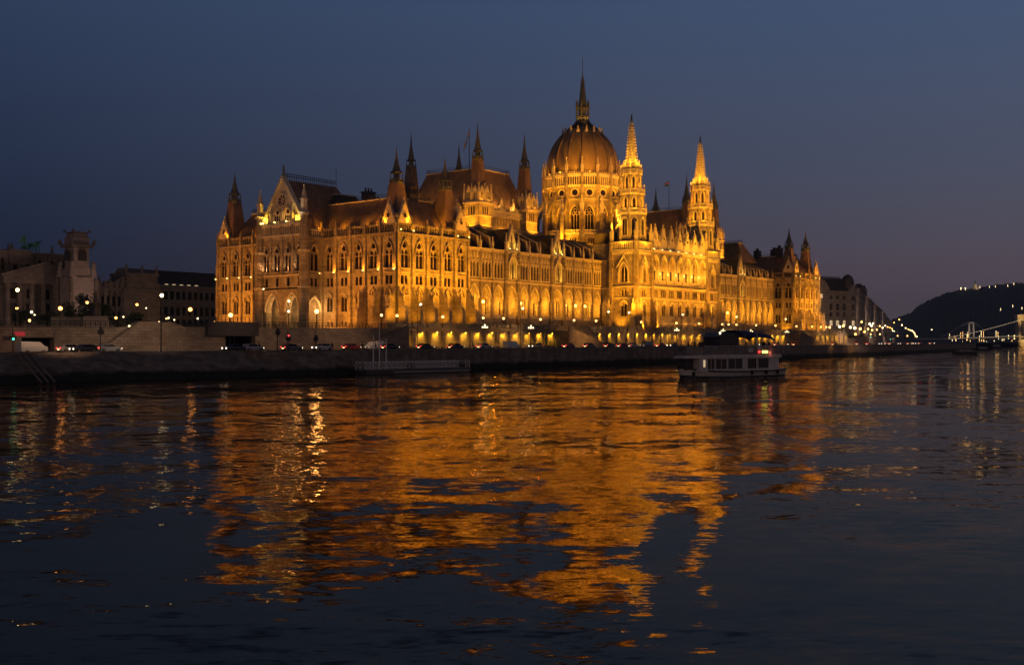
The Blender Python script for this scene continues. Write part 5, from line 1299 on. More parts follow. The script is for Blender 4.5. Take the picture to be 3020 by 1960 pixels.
# a dark statue group on the clump
p = at_d(283, 258); m = MB(); z = hz(905, 258); m.frus(p[0], p[1], 8.9, z, 1.6, 1.1, 4); m.bar((p[0], p[1], z), (p[0], p[1], z+3), .5, 6, .3); m.sphere(p[0], p[1], z+3.4, .35); m.bar((p[0], p[1], z+2.4), (p[0]-.9, p[1], z+3.3), .16)
tag(m.build('bronze_statue', 'roof_dark'), 'dark standing statue rising from the trees beside the museum tower', 'statue')

# ================================================================== RIGHT: RIVERSIDE HOUSES, HILL, BRIDGES
def riverside_house(name, xa, fa, xb, fb, depth, z0, z1, ny, label, rows, bays, roofh=5, lit=(), mat='grey_facade', face2=None, mans=True, roofmat='roof_dark'):
    """front facade from pixel xa at depth fa to xb at fb"""
    A, Bp = at_d(xa, fa), at_d(xb, fb); t = thing(name, label, 'building', (A[0], A[1], z0)); B = rootmb(t)
    d = (Bp[0]-A[0], Bp[1]-A[1]); L_ = math.hypot(*d); fr = Fr(A, d); w = MB(); gl = Multi(); r = MB(); li = Multi(); tr = MB()
    if fr.n[0]*(CAM[0]-A[0])+fr.n[1]*(CAM[1]-A[1]) < 0: pass
    fr.box(w, 0, L_, -depth, 0, z0, z1); fr.box(tr, -.3, L_+.3, -depth, .6, z1, z1+.6); fr.box(tr, 0, L_, 0, .35, z0+(z1-z0)*.28, z0+(z1-z0)*.28+.4)
    if mans: r.hexa([fr.P(0,0,z1+.6), fr.P(L_,0,z1+.6), fr.P(L_,-depth,z1+.6), fr.P(0,-depth,z1+.6)], [fr.P(1.5,-3,z1+roofh), fr.P(L_-1.5,-3,z1+roofh), fr.P(L_-1.5,-depth+3,z1+roofh), fr.P(1.5,-depth+3,z1+roofh)])
    for i in range(rows):
        za = z0+(z1-z0)*(i+.3)/rows; zb = z0+(z1-z0)*(i+.82)/rows
        for k in range(bays):
            u = L_*(k+.5)/bays; hw = min(.8, L_/bays*.28)
            (fr.plate(li if (i, k) in lit else gl, [(u-hw, za), (u+hw, za), (u+hw, zb-.4), (u, zb), (u-hw, zb-.4)], 0, .05))
            fr.box(tr, u-hw-.25, u+hw+.25, 0, .3, za-.35, za-.1); fr.box(tr, u-hw-.15, u+hw+.15, 0, .22, zb+.15, zb+.4)
    for (fu, side) in ((Fr(fr.P(0, -depth, 0)[:2], (-fr.n[0]*-1, -fr.n[1]*-1)), 0),):
        nb = max(2, int(depth/4.5))
        for i in range(rows):
            za = z0+(z1-z0)*(i+.3)/rows; zb = z0+(z1-z0)*(i+.82)/rows
            for k in range(nb):
                u = depth*(k+.5)/nb; tgt = li if (i, -k-1) in lit else gl
                fu.plate(tgt, [(u-.8, za), (u+.8, za), (u+.8, zb-.3), (u-.8, zb-.3)], 0, .05); fu.box(tr, u-1, u+1, 0, .3, za-.35, za-.1)
    B(w, 'wall', mat); B(tr, 'cornice', mat); B(r, 'roof', roofmat); B(gl, 'window', 'window_glass'); B(li, 'lit_window', 'window_lit')
    return t, fr, L_
# block facing the camera: wide north front with curved gable ends, then the row along the river
Gz = 9.0
def front_block():
    fw = 505.; A, Bp = at_d(2405, fw-8), at_d(2522, fw+6); t = thing('corner_house', 'grey corner apartment palace with dark mansard roof and round turret beyond the far pavilion', 'building', (A[0], A[1], Gz)); B = rootmb(t)
    d = (Bp[0]-A[0], Bp[1]-A[1]); L_ = math.hypot(*d); fr = Fr(A, d); w = MB(); gl = Multi(); r = MB(); li = Multi(); tr = MB(); k = fw/F
    Z = lambda y: hz(y, fw)
    U = lambda px: (px-2405)/117*L_
    fr.box(w, 0, L_, -26, 0, Gz, Z(858)); 
    fr.plate(w, [(U(2405), Z(858)), (U(2447), Z(858)), (U(2440), Z(838)), (U(2430), Z(826)), (U(2405), Z(826))], -2, 0)
    fr.plate(w, [(U(2505), Z(858)), (U(2522), Z(858)), (U(2522), Z(838)), (U(2514), Z(838))], -4, 0)
    r.hexa([fr.P(U(2430),-1,Z(856)), fr.P(L_,-1,Z(856)), fr.P(L_,-25,Z(856)), fr.P(U(2430),-25,Z(856))], [fr.P(U(2433),-6,Z(818)), fr.P(L_-2,-6,Z(818)), fr.P(L_-2,-20,Z(818)), fr.P(U(2433),-20,Z(818))])
    q = fr.P(U(2519), -4, 0); r.lathe(q[0], q[1], [(2.9, Z(850)), (3.1, Z(835)), (2.9, Z(822)), (2.1, Z(812)), (.9, Z(807)), (.1, Z(805))], 12)
    for j in range(22):
        u = U(2434)+(U(2505)-U(2434))*j/21; fr.box(r, u-.12, u+.12, -6.2, -6, Z(818), Z(815)); fr.plate(r, [(u-.5, Z(815)), (u+.5, Z(815)), (u, Z(812.5))], -6.2, -6)
    for (ya, yb) in ((882, 872), (914, 895), (932, 920), (960, 944)):
        for px in (2450, 2469, 2489, 2516):
            tgt = li if ya == 960 else gl
            u = U(px); fr.plate(tgt, [(u-.85, Z(ya)), (u+.85, Z(ya)), (u+.85, Z(yb+2)), (u, Z(yb)), (u-.85, Z(yb+2))], 0, .06); fr.box(tr, u-1.2, u+1.2, 0, .3, Z(ya+1.5), Z(ya+.5))
            fr.box(tr, u-.06, u+.06, .05, .12, Z(ya), Z(yb+1)); fr.box(tr, u-.85, u+.85, .05, .12, Z((ya+yb)/2)-.06, Z((ya+yb)/2)+.06)
    fr.plate(li, [(U(2411), Z(880)), (U(2425), Z(880)), (U(2425), Z(868)), (U(2411), Z(868))], 0, .06); fr.box(tr, U(2417), U(2418), .05, .14, Z(880), Z(868))
    for y in (938, 964, 890): fr.box(tr, 0, L_, 0, .4, Z(y), Z(y)+.35)
    B(w, 'wall', 'grey_facade'); B(tr, 'cornice', 'grey_facade'); B(r, 'roof', 'roof_dark'); B(gl, 'window', 'window_glass'); B(li, 'lit_window', 'window_lit')
front_block()
def gabled_roof_house():
    fw = 492.; xa, xb = 2376, 2442; A, Bp = at_d(xa, fw), at_d(xb, fw); t = thing('steep_roofed_house', 'house with steep dark roof and small turret peeking behind the far pavilion', 'building', (A[0], A[1]+8, Gz)); B = rootmb(t)
    Z = lambda y: hz(y, fw); d = (Bp[0]-A[0], Bp[1]-A[1]); L_ = math.hypot(*d); fr = Fr((A[0], A[1]+8), d); U = lambda px: (px-xa)/(xb-xa)*L_
    w = MB(); fr.box(w, 0, U(2430), -12, 0, Gz, Z(845)); B(w, 'wall', 'grey_facade')
    r = MB(); r.hexa([fr.P(0,0,Z(845)), fr.P(L_,0,Z(845)), fr.P(L_,-12,Z(845)), fr.P(0,-12,Z(845))], [fr.P(U(2385),-3,Z(768)), fr.P(U(2404),-3,Z(768)), fr.P(U(2404),-9,Z(768)), fr.P(U(2385),-9,Z(768))]); B(r, 'roof', 'roof_dark')
    q = fr.P(U(2400), -4, 0); c = MB(); c.frus(q[0], q[1], Z(772), Z(758), 1., .9, 8); c.frus(q[0], q[1], Z(758), Z(742), 1., .1, 8); B(c, 'turret', 'roof_dark')
gabled_roof_house()
labs = ['pale gabled river house, first behind the dark corner palace', 'river house with dark chimneys, second behind the corner palace', 'third house in the receding riverside row', 'fourth house in the receding riverside row, lower cornice', 'last tiny house at the end of the riverside row']
pts = [(2522, 512), (2548, 585), (2572, 680), (2594, 800), (2612, 960), (2628, 1200)]
tops = [838, 862, 885, 903, 925]
for i in range(5):
    (xa, fa), (xb, fb) = pts[i], pts[i+1]
    riverside_house('riverside_house', xa, fa, xb, fb, 22, Gz, hz(tops[i]+9, fa), 0, labs[i], 5, 6-(i > 2)*2, hz(tops[i], fa)-hz(tops[i]+9, fa)+2, lit=((0, 2),) if i < 2 else (), mat=('museum', 'grey_facade')[i % 2])['x'] if False else riverside_house('riverside_house', xa, fa, xb, fb, 22, Gz, hz(tops[i]+9, fa), 0, labs[i], 5, 6-(i > 2)*2, hz(tops[i], fa)-hz(tops[i]+9, fa)+2, lit=((0, 2),) if i < 2 else (), mat=('museum', 'grey_facade')[i % 2])
for px, fw, y in ((2563, 600, 836), (2573, 620, 840)):
    p = at_d(px, fw); m = MB(); m.frus(p[0], p[1]+6, 9, hz(y+12, fw), 3, 3, 4); m.frus(p[0], p[1]+6, hz(y+12, fw), hz(y, fw), 2.4, 1.5, 8); tag(m.build('roof_turret_house', 'roof_dark'), ('narrow', 'slim second')[px > 2570]+' dark turreted house end rising over the riverside row', 'building')
# far-side embankment wall right of the palace
m = MB(); a, b, c = at_d(2440, 470), at_d(2590, 640), at_d(2640, 900)
for p, q in ((a, b), (b, c)):
    m.hexa([(p[0], p[1], RZ), (q[0], q[1], RZ), (q[0], q[1]+3, RZ), (p[0], p[1]+3, RZ)], [(p[0], p[1], 9), (q[0], q[1], 9), (q[0], q[1]+3, 9), (p[0], p[1]+3, 9)])
tag(m.build('embankment_wall', 'retain'), 'plain stone embankment wall to the right of the lit terrace', 'wall')
m = MB(); p = at_d(2550, 520); pts4 = [at_d(2440, 471), at_d(2590, 641), at_d(2640, 901), at_d(2660, 1400), at_d(2560, 1500), at_d(2380, 700)]
m.add([(a_[0], a_[1], 8.95) for a_ in pts4], [tuple(range(6))]); tag(m.build('upper_street', 'asphalt'), kind='structure')
# wooded hill
def hill():
    prof = [(2560, 990), (2600, 962), (2634, 940), (2660, 931), (2687, 922), (2713, 898), (2739, 885), (2765, 874), (2791, 864), (2830, 854), (2882, 850), (2921, 843), (2970, 839), (3020, 835), (3100, 838), (3300, 850), (3600, 900)]
    D = 3000.; m = MB(); rows = []; rnd = random.Random(3)
    P = []
    for (a, b) in zip(prof, prof[1:]):
        n = max(1, int((b[0]-a[0])/5))
        for k in range(n): f = k/n; P.append((a[0]+(b[0]-a[0])*f, a[1]+(b[1]-a[1])*f))
    for j, (ff, dd) in enumerate(((0, -500), (.25, -400), (.5, -290), (.75, -170), (.92, -70), (1, 0), (.9, 200), (0, 700))):
        row = []
        for (px, py) in P:
            x, y = at_d(px, D+dd); z = hz(py, D)*ff + rnd.uniform(-2.2, 2.2)*(ff > 0)*1.2; row.append((x, y, max(0, z) if ff > 0 else 1))
        rows.append(row)
    n = len(P)
    m.v = [p for r in rows for p in r]
    m.f = [(j*n+i, j*n+i+1, (j+1)*n+i+1, (j+1)*n+i) for j in range(len(rows)-1) for i in range(n-1)]
    return tag(m.build('hill', 'hill'), kind='structure')
hill()
def monument_hill():
    D = 2980.; p = at_d(2876, D); z = hz(853, D); t = thing('hilltop_monument', 'tall lit statue column on top of the wooded hill', 'monument', (*p, z)); m = MB()
    h = hz(828, D)-z; m.frus(0, 0, -6, h*.15, 12, 10, 8); m.build('base', 'bridge_stone', t); m = MB(); m.frus(0, 0, h*.15, h*.62, 5.5, 4, 8); m.build('column', 'bridge_stone', t)
    m = MB(); m.frus(0, 0, h*.62, h*.9, 2.4, 1.4, 8); m.sphere(0, 0, h*.93, 1.1); m.bar((-2, 0, h), (2, 0, h), .8); m.build('statue', 'green_bronze', t)
    light('SPOT', (p[0]-22, p[1]-22, z-2), 30000, (1, .75, .35), 1, (p[0], p[1], z+15), 60)
    p = at_d(2960, D); m = MB(); m.v = []; a, b = at_d(2925, D), at_d(3015, D); z2 = hz(846, D)
    m.hexa([(a[0], a[1], z2-12), (b[0], b[1], z2-12), (b[0]+14, b[1]+14, z2-12), (a[0]+14, a[1]+14, z2-12)], [(a[0], a[1], hz(843, D)), (b[0], b[1], hz(835, D)), (b[0]+14, b[1]+14, hz(835, D)), (a[0]+14, a[1]+14, hz(843, D))])
    for k in range(6): q = at_d(2940+k*14, D); m.box(q[0]-5, q[0]+5, q[1]-5, q[1]+5, z2, hz(838-k*1.2+(k % 2)*2, D))
    tag(m.build('citadel', 'museum'), 'low stone fortress along the top of the hill right of the monument', 'fortress')
    for i, (px, py) in enumerate(((2834, 849), (2847, 849.5), (2890, 843.5), (2918, 843), (2936, 842), (2972, 839), (2951, 909), (2987, 899), (3014, 905), (2990, 834))):
        q = at_d(px, 2940 if py < 860 else 2650); m = MB(); m.sphere(0, 0, 0, 1.3 if i in (0, 1) else .4, 8, 6); m.bar((0, 0, -6), (0, 0, 0), .25)
        o = m.build('hill_lamp', 'globe_white', origin=(0, 0, 0)); o.location = (*q, hz(py, 2940 if py < 860 else 2650)); tag(o, 'tiny lamp glowing on the hill', 'lamp', 'lamps on the hill')
monument_hill()
def chain_bridge():
    D = 1300.; A = at_d(3012, D); d = (S, -C)   # d: to the right across the view
    t = thing('chain_bridge', 'suspension bridge with lamp-lit chains and a stone tower at the right edge', 'bridge', (A[0], A[1], 0)); k = D/F
    def P(px, y, dd=0): u = (px-3012)*k; return (A[0]+d[0]*u+C*dd, A[1]+d[1]*u+S*dd, hz(y, D))
    B = rootmb(t)
    for nm_, x0, x1 in (('tower', 3003, 3030),):
        m = MB()
        for a, b in ((3003, 3012), (3024, 3033)):
            m.hexa([P(a, 1018), P(b, 1018), P(b, 1018, 8), P(a, 1018, 8)], [P(a+.5, 945), P(b-.5, 945), P(b-.5, 945, 8), P(a+.5, 945, 8)])
        m.hexa([P(3001, 946), P(3035, 946), P(3035, 946, 8), P(3001, 946, 8)], [P(3002, 934), P(3034, 934), P(3034, 934, 8), P(3002, 934, 8)])
        m.hexa([P(2999, 934, -1), P(3037, 934, -1), P(3037, 934, 9), P(2999, 934, 9)], [P(3001, 927, -1), P(3035, 927, -1), P(3035, 927, 9), P(3001, 927, 9)])
        m.hexa([P(2999, 1026, -2), P(3037, 1026, -2), P(3037, 1026, 10), P(2999, 1026, 10)], [P(3001, 1000, -2), P(3035, 1000, -2), P(3035, 1000, 10), P(3001, 1000, 10)])
        B(m, 'tower', 'bridge_stone')
    m = MB(); m.hexa([P(2780, 1001), P(3120, 992), P(3120, 992, 12), P(2780, 1001, 12)], [P(2780, 998), P(3120, 989), P(3120, 989, 12), P(2780, 998, 12)]); B(m, 'deck', 'bridge_stone')
    m = MB()
    def cab(px): f = (px-2795)/(3012-2795); return 994-(994-943)*(f**1.25)
    xs_ = [2795+k_*(217/24) for k_ in range(25)]
    for a, b in zip(xs_, xs_[1:]): m.bar(P(a, cab(a)), P(b, cab(b)), .35, 5); m.bar(P(a, cab(a), 12), P(b, cab(b), 12), .35, 5)
    for a in xs_: m.bar(P(a, cab(a)), P(a, 998-(a-2795)*.04), .12)
    for k_ in range(12):
        a, b = 3024+k_*8, 3032+k_*8; f = lambda q: 943+46*(1-((160-(q-3024))/160)**2) if q < 3184 else 989
        m.bar(P(a, f(a)), P(b, f(b)), .35, 5)
    B(m, 'chain', 'iron')
    m = Multi(); n = 48
    for i in range(n):
        px = 2795+217*(i+.5)/n; p = P(px, cab(px)-.4, -.6); m.sphere(*p, .34, 5, 4)
        p = P(px, 998.2-(px-2795)*.039, -1.2); m.sphere(*p, .3, 5, 4)
    B(m, 'chain_lamp', 'chain_lamp')
    for px, y in ((3008, 940), (3018, 1008)): q = P(px, y, -14); light('SPOT', q, 9000, (1, .62, .2), 1, P(px+4, y-4, 2), 90)
chain_bridge()
def white_bridge():
    D = 2100.; k = D/F; A = at_d(2866, D); d = (S, -C); t = thing('white_suspension_bridge', 'pale portal pylon of a farther suspension bridge with thin cables', 'bridge', (A[0], A[1], 0)); B = rootmb(t)
    def P(px, y, dd=0): u = (px-2866)*k; return (A[0]+d[0]*u+C*dd, A[1]+d[1]*u+S*dd, hz(y, D))
    m = MB()
    for a, b, a2, b2 in ((2855, 2860.5, 2857, 2861.5), (2870, 2875.5, 2869, 2873)): m.hexa([P(a, 1003), P(b, 1003), P(b, 1003, 4), P(a, 1003, 4)], [P(a2, 949), P(b2, 949), P(b2, 949, 4), P(a2, 949, 4)])
    m.hexa([P(2856.5, 954), P(2873.5, 954), P(2873.5, 954, 4), P(2856.5, 954, 4)], [P(2857, 949), P(2873, 949), P(2873, 949, 4), P(2857, 949, 4)]); B(m, 'pylon', 'bridge_white')
    m = MB(); m.hexa([P(2700, 1000), P(3140, 998), P(3140, 998, 14), P(2700, 1000, 14)], [P(2700, 998), P(3140, 996), P(3140, 996, 14), P(2700, 998, 14)]); B(m, 'deck', 'bridge_white')
    m = MB(); pr = None
    for k_ in range(13):
        px = 2873+k_*9; f = k_/12; p = P(px, 950+44*(1-(1-f)**2)); 
        if pr: m.bar(pr, p, .28)
        pr = p
    m.bar(P(2857, 950), P(2770, 996), .3); m.bar(P(2857, 950, 6), P(2785, 992, 6), .25); B(m, 'cable', 'bridge_white')
    q = P(2865, 985, -30); light('SPOT', q, 14000, (1, .75, .5), 1, P(2865, 970), 70)
white_bridge()
# far bank strip with lights under the bridges
m = MB(); a, b = at_d(2560, 1700), at_d(3300, 1700); a2, b2 = at_d(2560, 2600), at_d(3300, 2600)
m.add([(a[0], a[1], 0), (b[0], b[1], 0), (b[0], b[1], 3), (a[0], a[1], 3), (b2[0], b2[1], 5), (a2[0], a2[1], 5)], [(0, 1, 2, 3), (3, 2, 4, 5)]); tag(m.build('far_bank', 'soil'), kind='structure')
rnd = random.Random(11)
for i in range(34):
    px = rnd.uniform(2800, 3010); D = rnd.uniform(1750, 1900); q = at_d(px, D); y = rnd.choice((1000, 1003, 1006, 1008, 996, 1010))-rnd.random()*3
    m = MB(); m.sphere(0, 0, 0, rnd.choice((.2, .28, .42)), 6, 5); z = hz(y, D); m.bar((0, 0, -max(.5, z-3)), (0, 0, 0), .12)
    o = m.build('far_bank_lamp', rnd.choice(('globe', 'globe_white', 'globe_white'))); o.location = (*q, z); tag(o, 'tiny lamp on the far bank below the bridge', 'lamp', 'lamps on the far bank')
def sbarge(name, px0, px1, D, ytop, ywater, label):
    a, b = at_d(px0, D), at_d(px1, D); z = hz(ytop, D); t = thing(name, label, 'boat', (a[0], a[1], 0)); d = (b[0]-a[0], b[1]-a[1]); fr = Fr((0, 0), d); L_ = math.hypot(*d)
    m = MB(); m.hexa([fr.P(1, 0, -.5), fr.P(L_-1, 0, -.5), fr.P(L_-1, -6, -.5), fr.P(1, -6, -.5)], [fr.P(0, .5, z*.5), fr.P(L_, .5, z*.5), fr.P(L_, -6.5, z*.5), fr.P(0, -6.5, z*.5)]); m.build('hull', 'hull_dark', t)
    m = MB(); fr.box(m, L_*.15, L_*.75, -5, -.6, z*.5, z); m.build('cabin', 'cabin', t)
sbarge('moored_boat', 2822, 2882, 520, 1030, 1044, 'dark moored barge at the tip of the quay')
sbarge('moored_boat', 2884, 2922, 700, 1022, 1033, 'dark boat moored just beyond the barge')
sbarge('moored_boat', 2925, 2960, 860, 1016, 1031, 'small pale sided boat farther out near the bridge')

# ================================================================== LANDING STAGE AND MASTS
def pontoon():
    zt = 1.1; A = at_d(1080, 204); Bp = at_d(1385, 224)
    d = (Bp[0]-A[0], Bp[1]-A[1]); L_ = math.hypot(*d); t = thing('landing_stage', 'floating landing stage with white criss-cross railing moored by the quay', 'landing stage', (A[0], A[1], 0), math.atan2(d[1], d[0]))
    m = MB(); m.box(0, L_, 0, 3.4, -.3, .75); m.build('pontoon_hull', 'hull_dark', t); m = MB(); m.box(-.1, L_+.1, -.12, 3.5, .75, .95); m.build('deck', 'quay_cap', t)
    m = MB(); n = 24; h = 2.35
    for side in (0.05, 3.35):
        for k in range(n):
            a, b = L_*k/n, L_*(k+1)/n
            if k in (9, 10, 21, 22) and side < 1: 
                m.bar((a, side, h), (b, side, h), .05); continue
            m.bar((a, side, .95), (a, side, h), .06); m.bar((a, side, h), (b, side, h), .07); m.bar((a, side, 1.15), (b, side, 1.15), .05)
            m.bar((a, side, 1.15), (b, side, h), .045); m.bar((a, side, h), (b, side, 1.15), .045)
        m.bar((L_, side, .95), (L_, side, h), .07)
    m.build('railing', 'white_paint', t)
    m = MB(); m.box(L_*.25, L_, -.2, 0, .3, .42); m.build('rubbing_strip', 'white_paint', t)
pontoon()
for i, (px, y0, fw) in enumerate(((1101, 990, 206), (1119, 955, 207.5), (1139, 1000, 209))):
    p = at_d(px, fw); m = MB(); h = hz(y0, fw); m.bar((0, 0, .5), (0, 0, h), .16, 8, .1); m.sphere(0, 0, h, .16); o = m.build('mooring_mast', 'white_paint', origin=(0, 0, 0)); o.location = (*p, 0)
    tag(o, ('short white mast at the left of the landing stage', 'tallest white mast, middle of three by the landing stage', 'white mast, rightmost of three by the landing stage')[i], 'mast', 'white masts by the landing stage')

# ================================================================== TOUR BOAT
def tour_boat():
    A, Bp = at_d(2003, 182), at_d(2290, 198); d = (Bp[0]-A[0], Bp[1]-A[1]); L_ = math.hypot(*d)
    t = thing('tour_boat', 'two deck white tour boat with blue canopy cruising past the palace', 'boat', (A[0], A[1], 0), math.atan2(d[1], d[0]))
    # local: x 0 bow .. L stern, side facing camera is y<0
    hw = 3.0
    st = [(0, .15, 2.1), (1.2, 1.1, 1.9), (3, 2.1, 1.6), (6, 2.9, 1.35), (12, hw, 1.2), (20, hw, 1.2), (L_-1.5, hw*.95, 1.3), (L_, hw*.8, 1.45)]
    def hull(z0f, z1f, name, mat, off=0):
        m = MB()
        for x, w_, zt in st: m.v += [(x+(.8 if x < 1 else 0)*(1-z0f), -(w_*(.72+.28*z0f)+off), z0f*zt-.4*(1-z0f)), (x, -(w_*(.72+.28*z1f)+off), z1f*zt-.4*(1-z1f)), (x, (w_*(.72+.28*z1f)+off), z1f*zt-.4*(1-z1f)), (x+(.8 if x < 1 else 0)*(1-z0f), (w_*(.72+.28*z0f)+off), z0f*zt-.4*(1-z0f))]
        for k in range(len(st)-1): m.f += [(4*k+j, 4*k+4+j, 4*k+4+(j+1) % 4, 4*k+(j+1) % 4) for j in range(4)]
        m.f += [(0, 1, 2, 3), tuple(4*(len(st)-1)+j for j in (3, 2, 1, 0))]; return m.build(name, mat, t)
    hull(0, .42, 'lower_hull', 'hull_dark'); hull(.42, .85, 'hull', 'boat_white'); hull(.85, 1.0, 'rubbing_strake', 'hull_dark', .08)
    m = MB(); m.prism([(2.4, 1.2), (L_-2.6, 1.2), (L_-2.6, 3.5), (2.6, 3.5)], -2.55, 2.55, 'y'); m.build('saloon', 'boat_white', t)
    wins = [(4.3, 6.1), (6.4, 9.3), (9.6, 13.5), (14.8, 20.7)]
    for a, b in wins:
        for s_ in (-1, 1):
            m = MB(); m.box(a, b, s_*2.56-.02, s_*2.56+.02, 1.6, 3.35); w_ = m.build('saloon_window', 'window_glass', t)
            m = MB()
            for k in range(3): x = a+(b-a)*k/2; m.box(x-.05, x+.05, s_*2.59-.03, s_*2.59+.03, 1.6, 3.4)
            m.box(a, b, s_*2.59-.03, s_*2.59+.03, 1.5, 1.6); m.build('window_frame', 'boat_white', w_)
    m = MB(); m.box(3.3, 3.75, -2.6, -2.55, 2.0, 3.2); m.build('lit_doorway', 'window_lit', t)
    m = MB(); m.box(3.2, L_-2.2, -2.9, 2.9, 3.5, 4.1); m.add([(-.3, -1.2, 3.5), (3.2, -2.9, 3.5), (3.2, 2.9, 3.5), (-.3, 1.2, 3.5), (.3, -1.2, 4.0), (3.2, -2.9, 4.1), (3.2, 2.9, 4.1), (.3, 1.2, 4.0)], [(3, 2, 1, 0), (4, 5, 6, 7), (0, 1, 5, 4), (1, 2, 6, 5), (2, 3, 7, 6), (3, 0, 4, 7)])
    m.build('upper_deck', 'boat_white', t)
    m = MB(); m.box(.6, 2.4, -1.0, 1.0, 1.5, 3.5); m.build('foredeck_shade_box', 'hull_dark', t)  # dark box standing in for the shade of the open foredeck
    m = MB()
    for s_ in (-1, 1):
        m.bar((2.4, s_*2.2, 1.4), (2.6, s_*2.4, 3.6), .08); m.bar((16.9+.4, s_*2.7, 1.2), (17.1, s_*2.7, 8.0), .17)
        m.bar((2.6, s_*2.8, 4.1), (2.6, s_*2.8, 5.2), .06)
    m.build('stanchion', 'boat_white', t)
    m = MB()
    for s_ in (-1, 1):
        m.box(3.2, L_-2.6, s_*2.82-.03, s_*2.82+.03, 4.1, 5.55); m.add([(3.2, s_*2.82, 4.1), (.4, s_*1.3, 4.1), (.4, s_*1.3, 5.5), (3.2, s_*2.82, 5.55)], [(0, 1, 2, 3)])
        for x in range(3, int(L_-2)): m.box(x, x+.07, s_*2.86-.05, s_*2.86+.05, 4.1, 5.65)
    m.build('deck_screen', 'cabin', t)
    m = MB()
    for s_ in (-1, 1): m.bar((3.2, s_*2.84, 5.62), (L_-2.6, s_*2.84, 5.62), .05)
    m.build('handrail', 'boat_white', t)
    m = MB(); m.box(3.3, L_-2.7, -2.75, 2.75, 4.1, 4.75); m.box(.6, 3.3, -1.2, 1.2, 4.05, 4.75); m.build('raised_floor', 'cabin', t)
    # wheelhouse
    m = MB(); m.box(8.2, 13.4, -1.9, 1.9, 4.1, 7.3); m.prism([(6.6, 7.2), (13.6, 7.3), (13.6, 7.55), (9.4, 8.0), (7.8, 7.5)], -2.2, 2.2, 'y'); m.build('wheelhouse', 'hull_dark', t)
    m = MB(); 
    for s_ in (-1, 1): m.box(8.5, 13, s_*1.92-.02, s_*1.92+.02, 5.7, 6.9)
    m.build('wheelhouse_window', 'window_glass', t)
    m = MB(); n = 7   # arched canvas canopy
    prof = []
    for k in range(n+1):
        f = k/n; y = -2.8+5.6*f; prof.append((y, .55*math.sin(math.pi*f)))
    xs_ = [13.2, 15, 18, 21, L_-4.6, L_-4.0]; zz = [7.9, 7.95, 7.75, 7.45, 7.1, 6.9]
    for x, z in zip(xs_, zz): m.v += [(x, y, z+h) for y, h in prof]
    for i in range(len(xs_)-1): m.f += [(i*(n+1)+j, i*(n+1)+j+1, (i+1)*(n+1)+j+1, (i+1)*(n+1)+j) for j in range(n)]
    for s_ in (-1, 1):
        base = len(m.v)
        for x, z in zip(xs_, zz): m.v += [(x, s_*2.8, z), (x, s_*2.84, z-.55)]
        m.f += [(base+2*i, base+2*i+2, base+2*i+3, base+2*i+1) for i in range(len(xs_)-1)]
    m.build('canopy', 'canvas', t)
    m = MB()
    for x in (14, 18.5, L_-4.2):
        for s_ in (-1, 1): m.bar((x, s_*2.7, 4.1), (x, s_*2.7, 7.3), .06)
    m.build('canopy_post', 'boat_white', t)
    m = MB(); m.bar((9.3, -1, 8.0), (9.3, -1, 8.55), .05); m.bar((8, -1.6, 8.5), (12, 1.4, 8.5), .06); m.bar((11.4, 1, 7.9), (11.4, 1, 8.5), .05); m.bar((9.6, 0, 8.5), (11.6, 0, 8.9), .05); m.build('roof_rack', 'iron', t)
    m = MB(); m.sphere(8.4, -1.8, 7.9, .16); m.build('mast_light', 'globe_white', t)
    m = MB(); m.sphere(17.6, -2.98, 4.55, .2); m.build('port_light', 'red_light', t)
    m = MB(); m.box(18.5, 20.0, -2.96, -2.93, 4.35, 4.72); m.build('illuminated_sign', 'sign_glow', t)
    for (a, b, zz_) in ((14.6, 15.9, 4.5), (17.2, 18.0, 4.9)):
        m = MB(); m.box(a, b, -2.95, -2.92, zz_, zz_+.7); m.build('notice_board', 'boat_white', t)
    m = MB(); m.box(4.2, 6, -1.0, 1.0, 4.1, 4.9); m.build('deck_locker', 'hull_dark', t)
    m = MB(); m.box(L_-3, L_-1, -2.4, 2.4, 1.2, 1.6)
    for s_ in (-1, 1):
        m.bar((L_-2.9, s_*2.5, 2.3), (L_-.3, s_*2.3, 2.3), .05)
        for k in range(4): m.bar((L_-2.8+k*.8, s_*2.45, 1.3), (L_-2.8+k*.8, s_*2.45, 2.3), .04)
    m.build('stern_railing', 'boat_white', t)
    m = MB(); 
    for x in (1.6, 15.5, 19.4, 22.6): m.lathe(x, -(hw+.12) if x > 5 else -1.9, [(.18, .5), (.26, .7), (.26, 1.1), (.15, 1.3)], 8)
    m.build('fender', 'rubber', t)
    light('POINT', (A[0]+d[0]*.70+1.6, A[1]+d[1]*.70-3.6, 4.4), 14, (1, .2, .12), .1)
    light('POINT', (A[0]+d[0]*.66, A[1]+d[1]*.66, 7.0), 6, (1, .6, .3), .15)  # warm fill added inside the upper deck, no fitting built for it
    # wake
    m = MB(); rnd2 = random.Random(5)
    for s_ in (-1, 1):
        for k in range(230):
            x = -1.2+k*.33 if k < 90 else 28+(k-90)*.42*rnd2.uniform(.8, 1.1); w_ = (1.0+x*.11) if x < 24 else 3.6+(x-24)*.05-(1.5 if k >= 90 and k % 3 == 0 else 0)
            y = s_*(w_+rnd2.uniform(-.3, .3)+ (1.2 if x < 3 else 1.9)); r = rnd2.uniform(.05, .16)
            m.add([(x-r*3, y-r, .03), (x+r*2, y-r*1.3, .07), (x+r*3, y+r, .04), (x-r, y+r*1.5, .08)], [(0, 1, 2, 3)])
    o = m.build('wake_foam', 'boat_white', origin=(0, 0, 0)); o.location = (A[0], A[1], 0); o.rotation_euler = (0, 0, math.atan2(d[1], d[0])); tag(o, 'thin foam along the sides of the tour boat', 'foam', kind='stuff')
    return t, d, L_, A
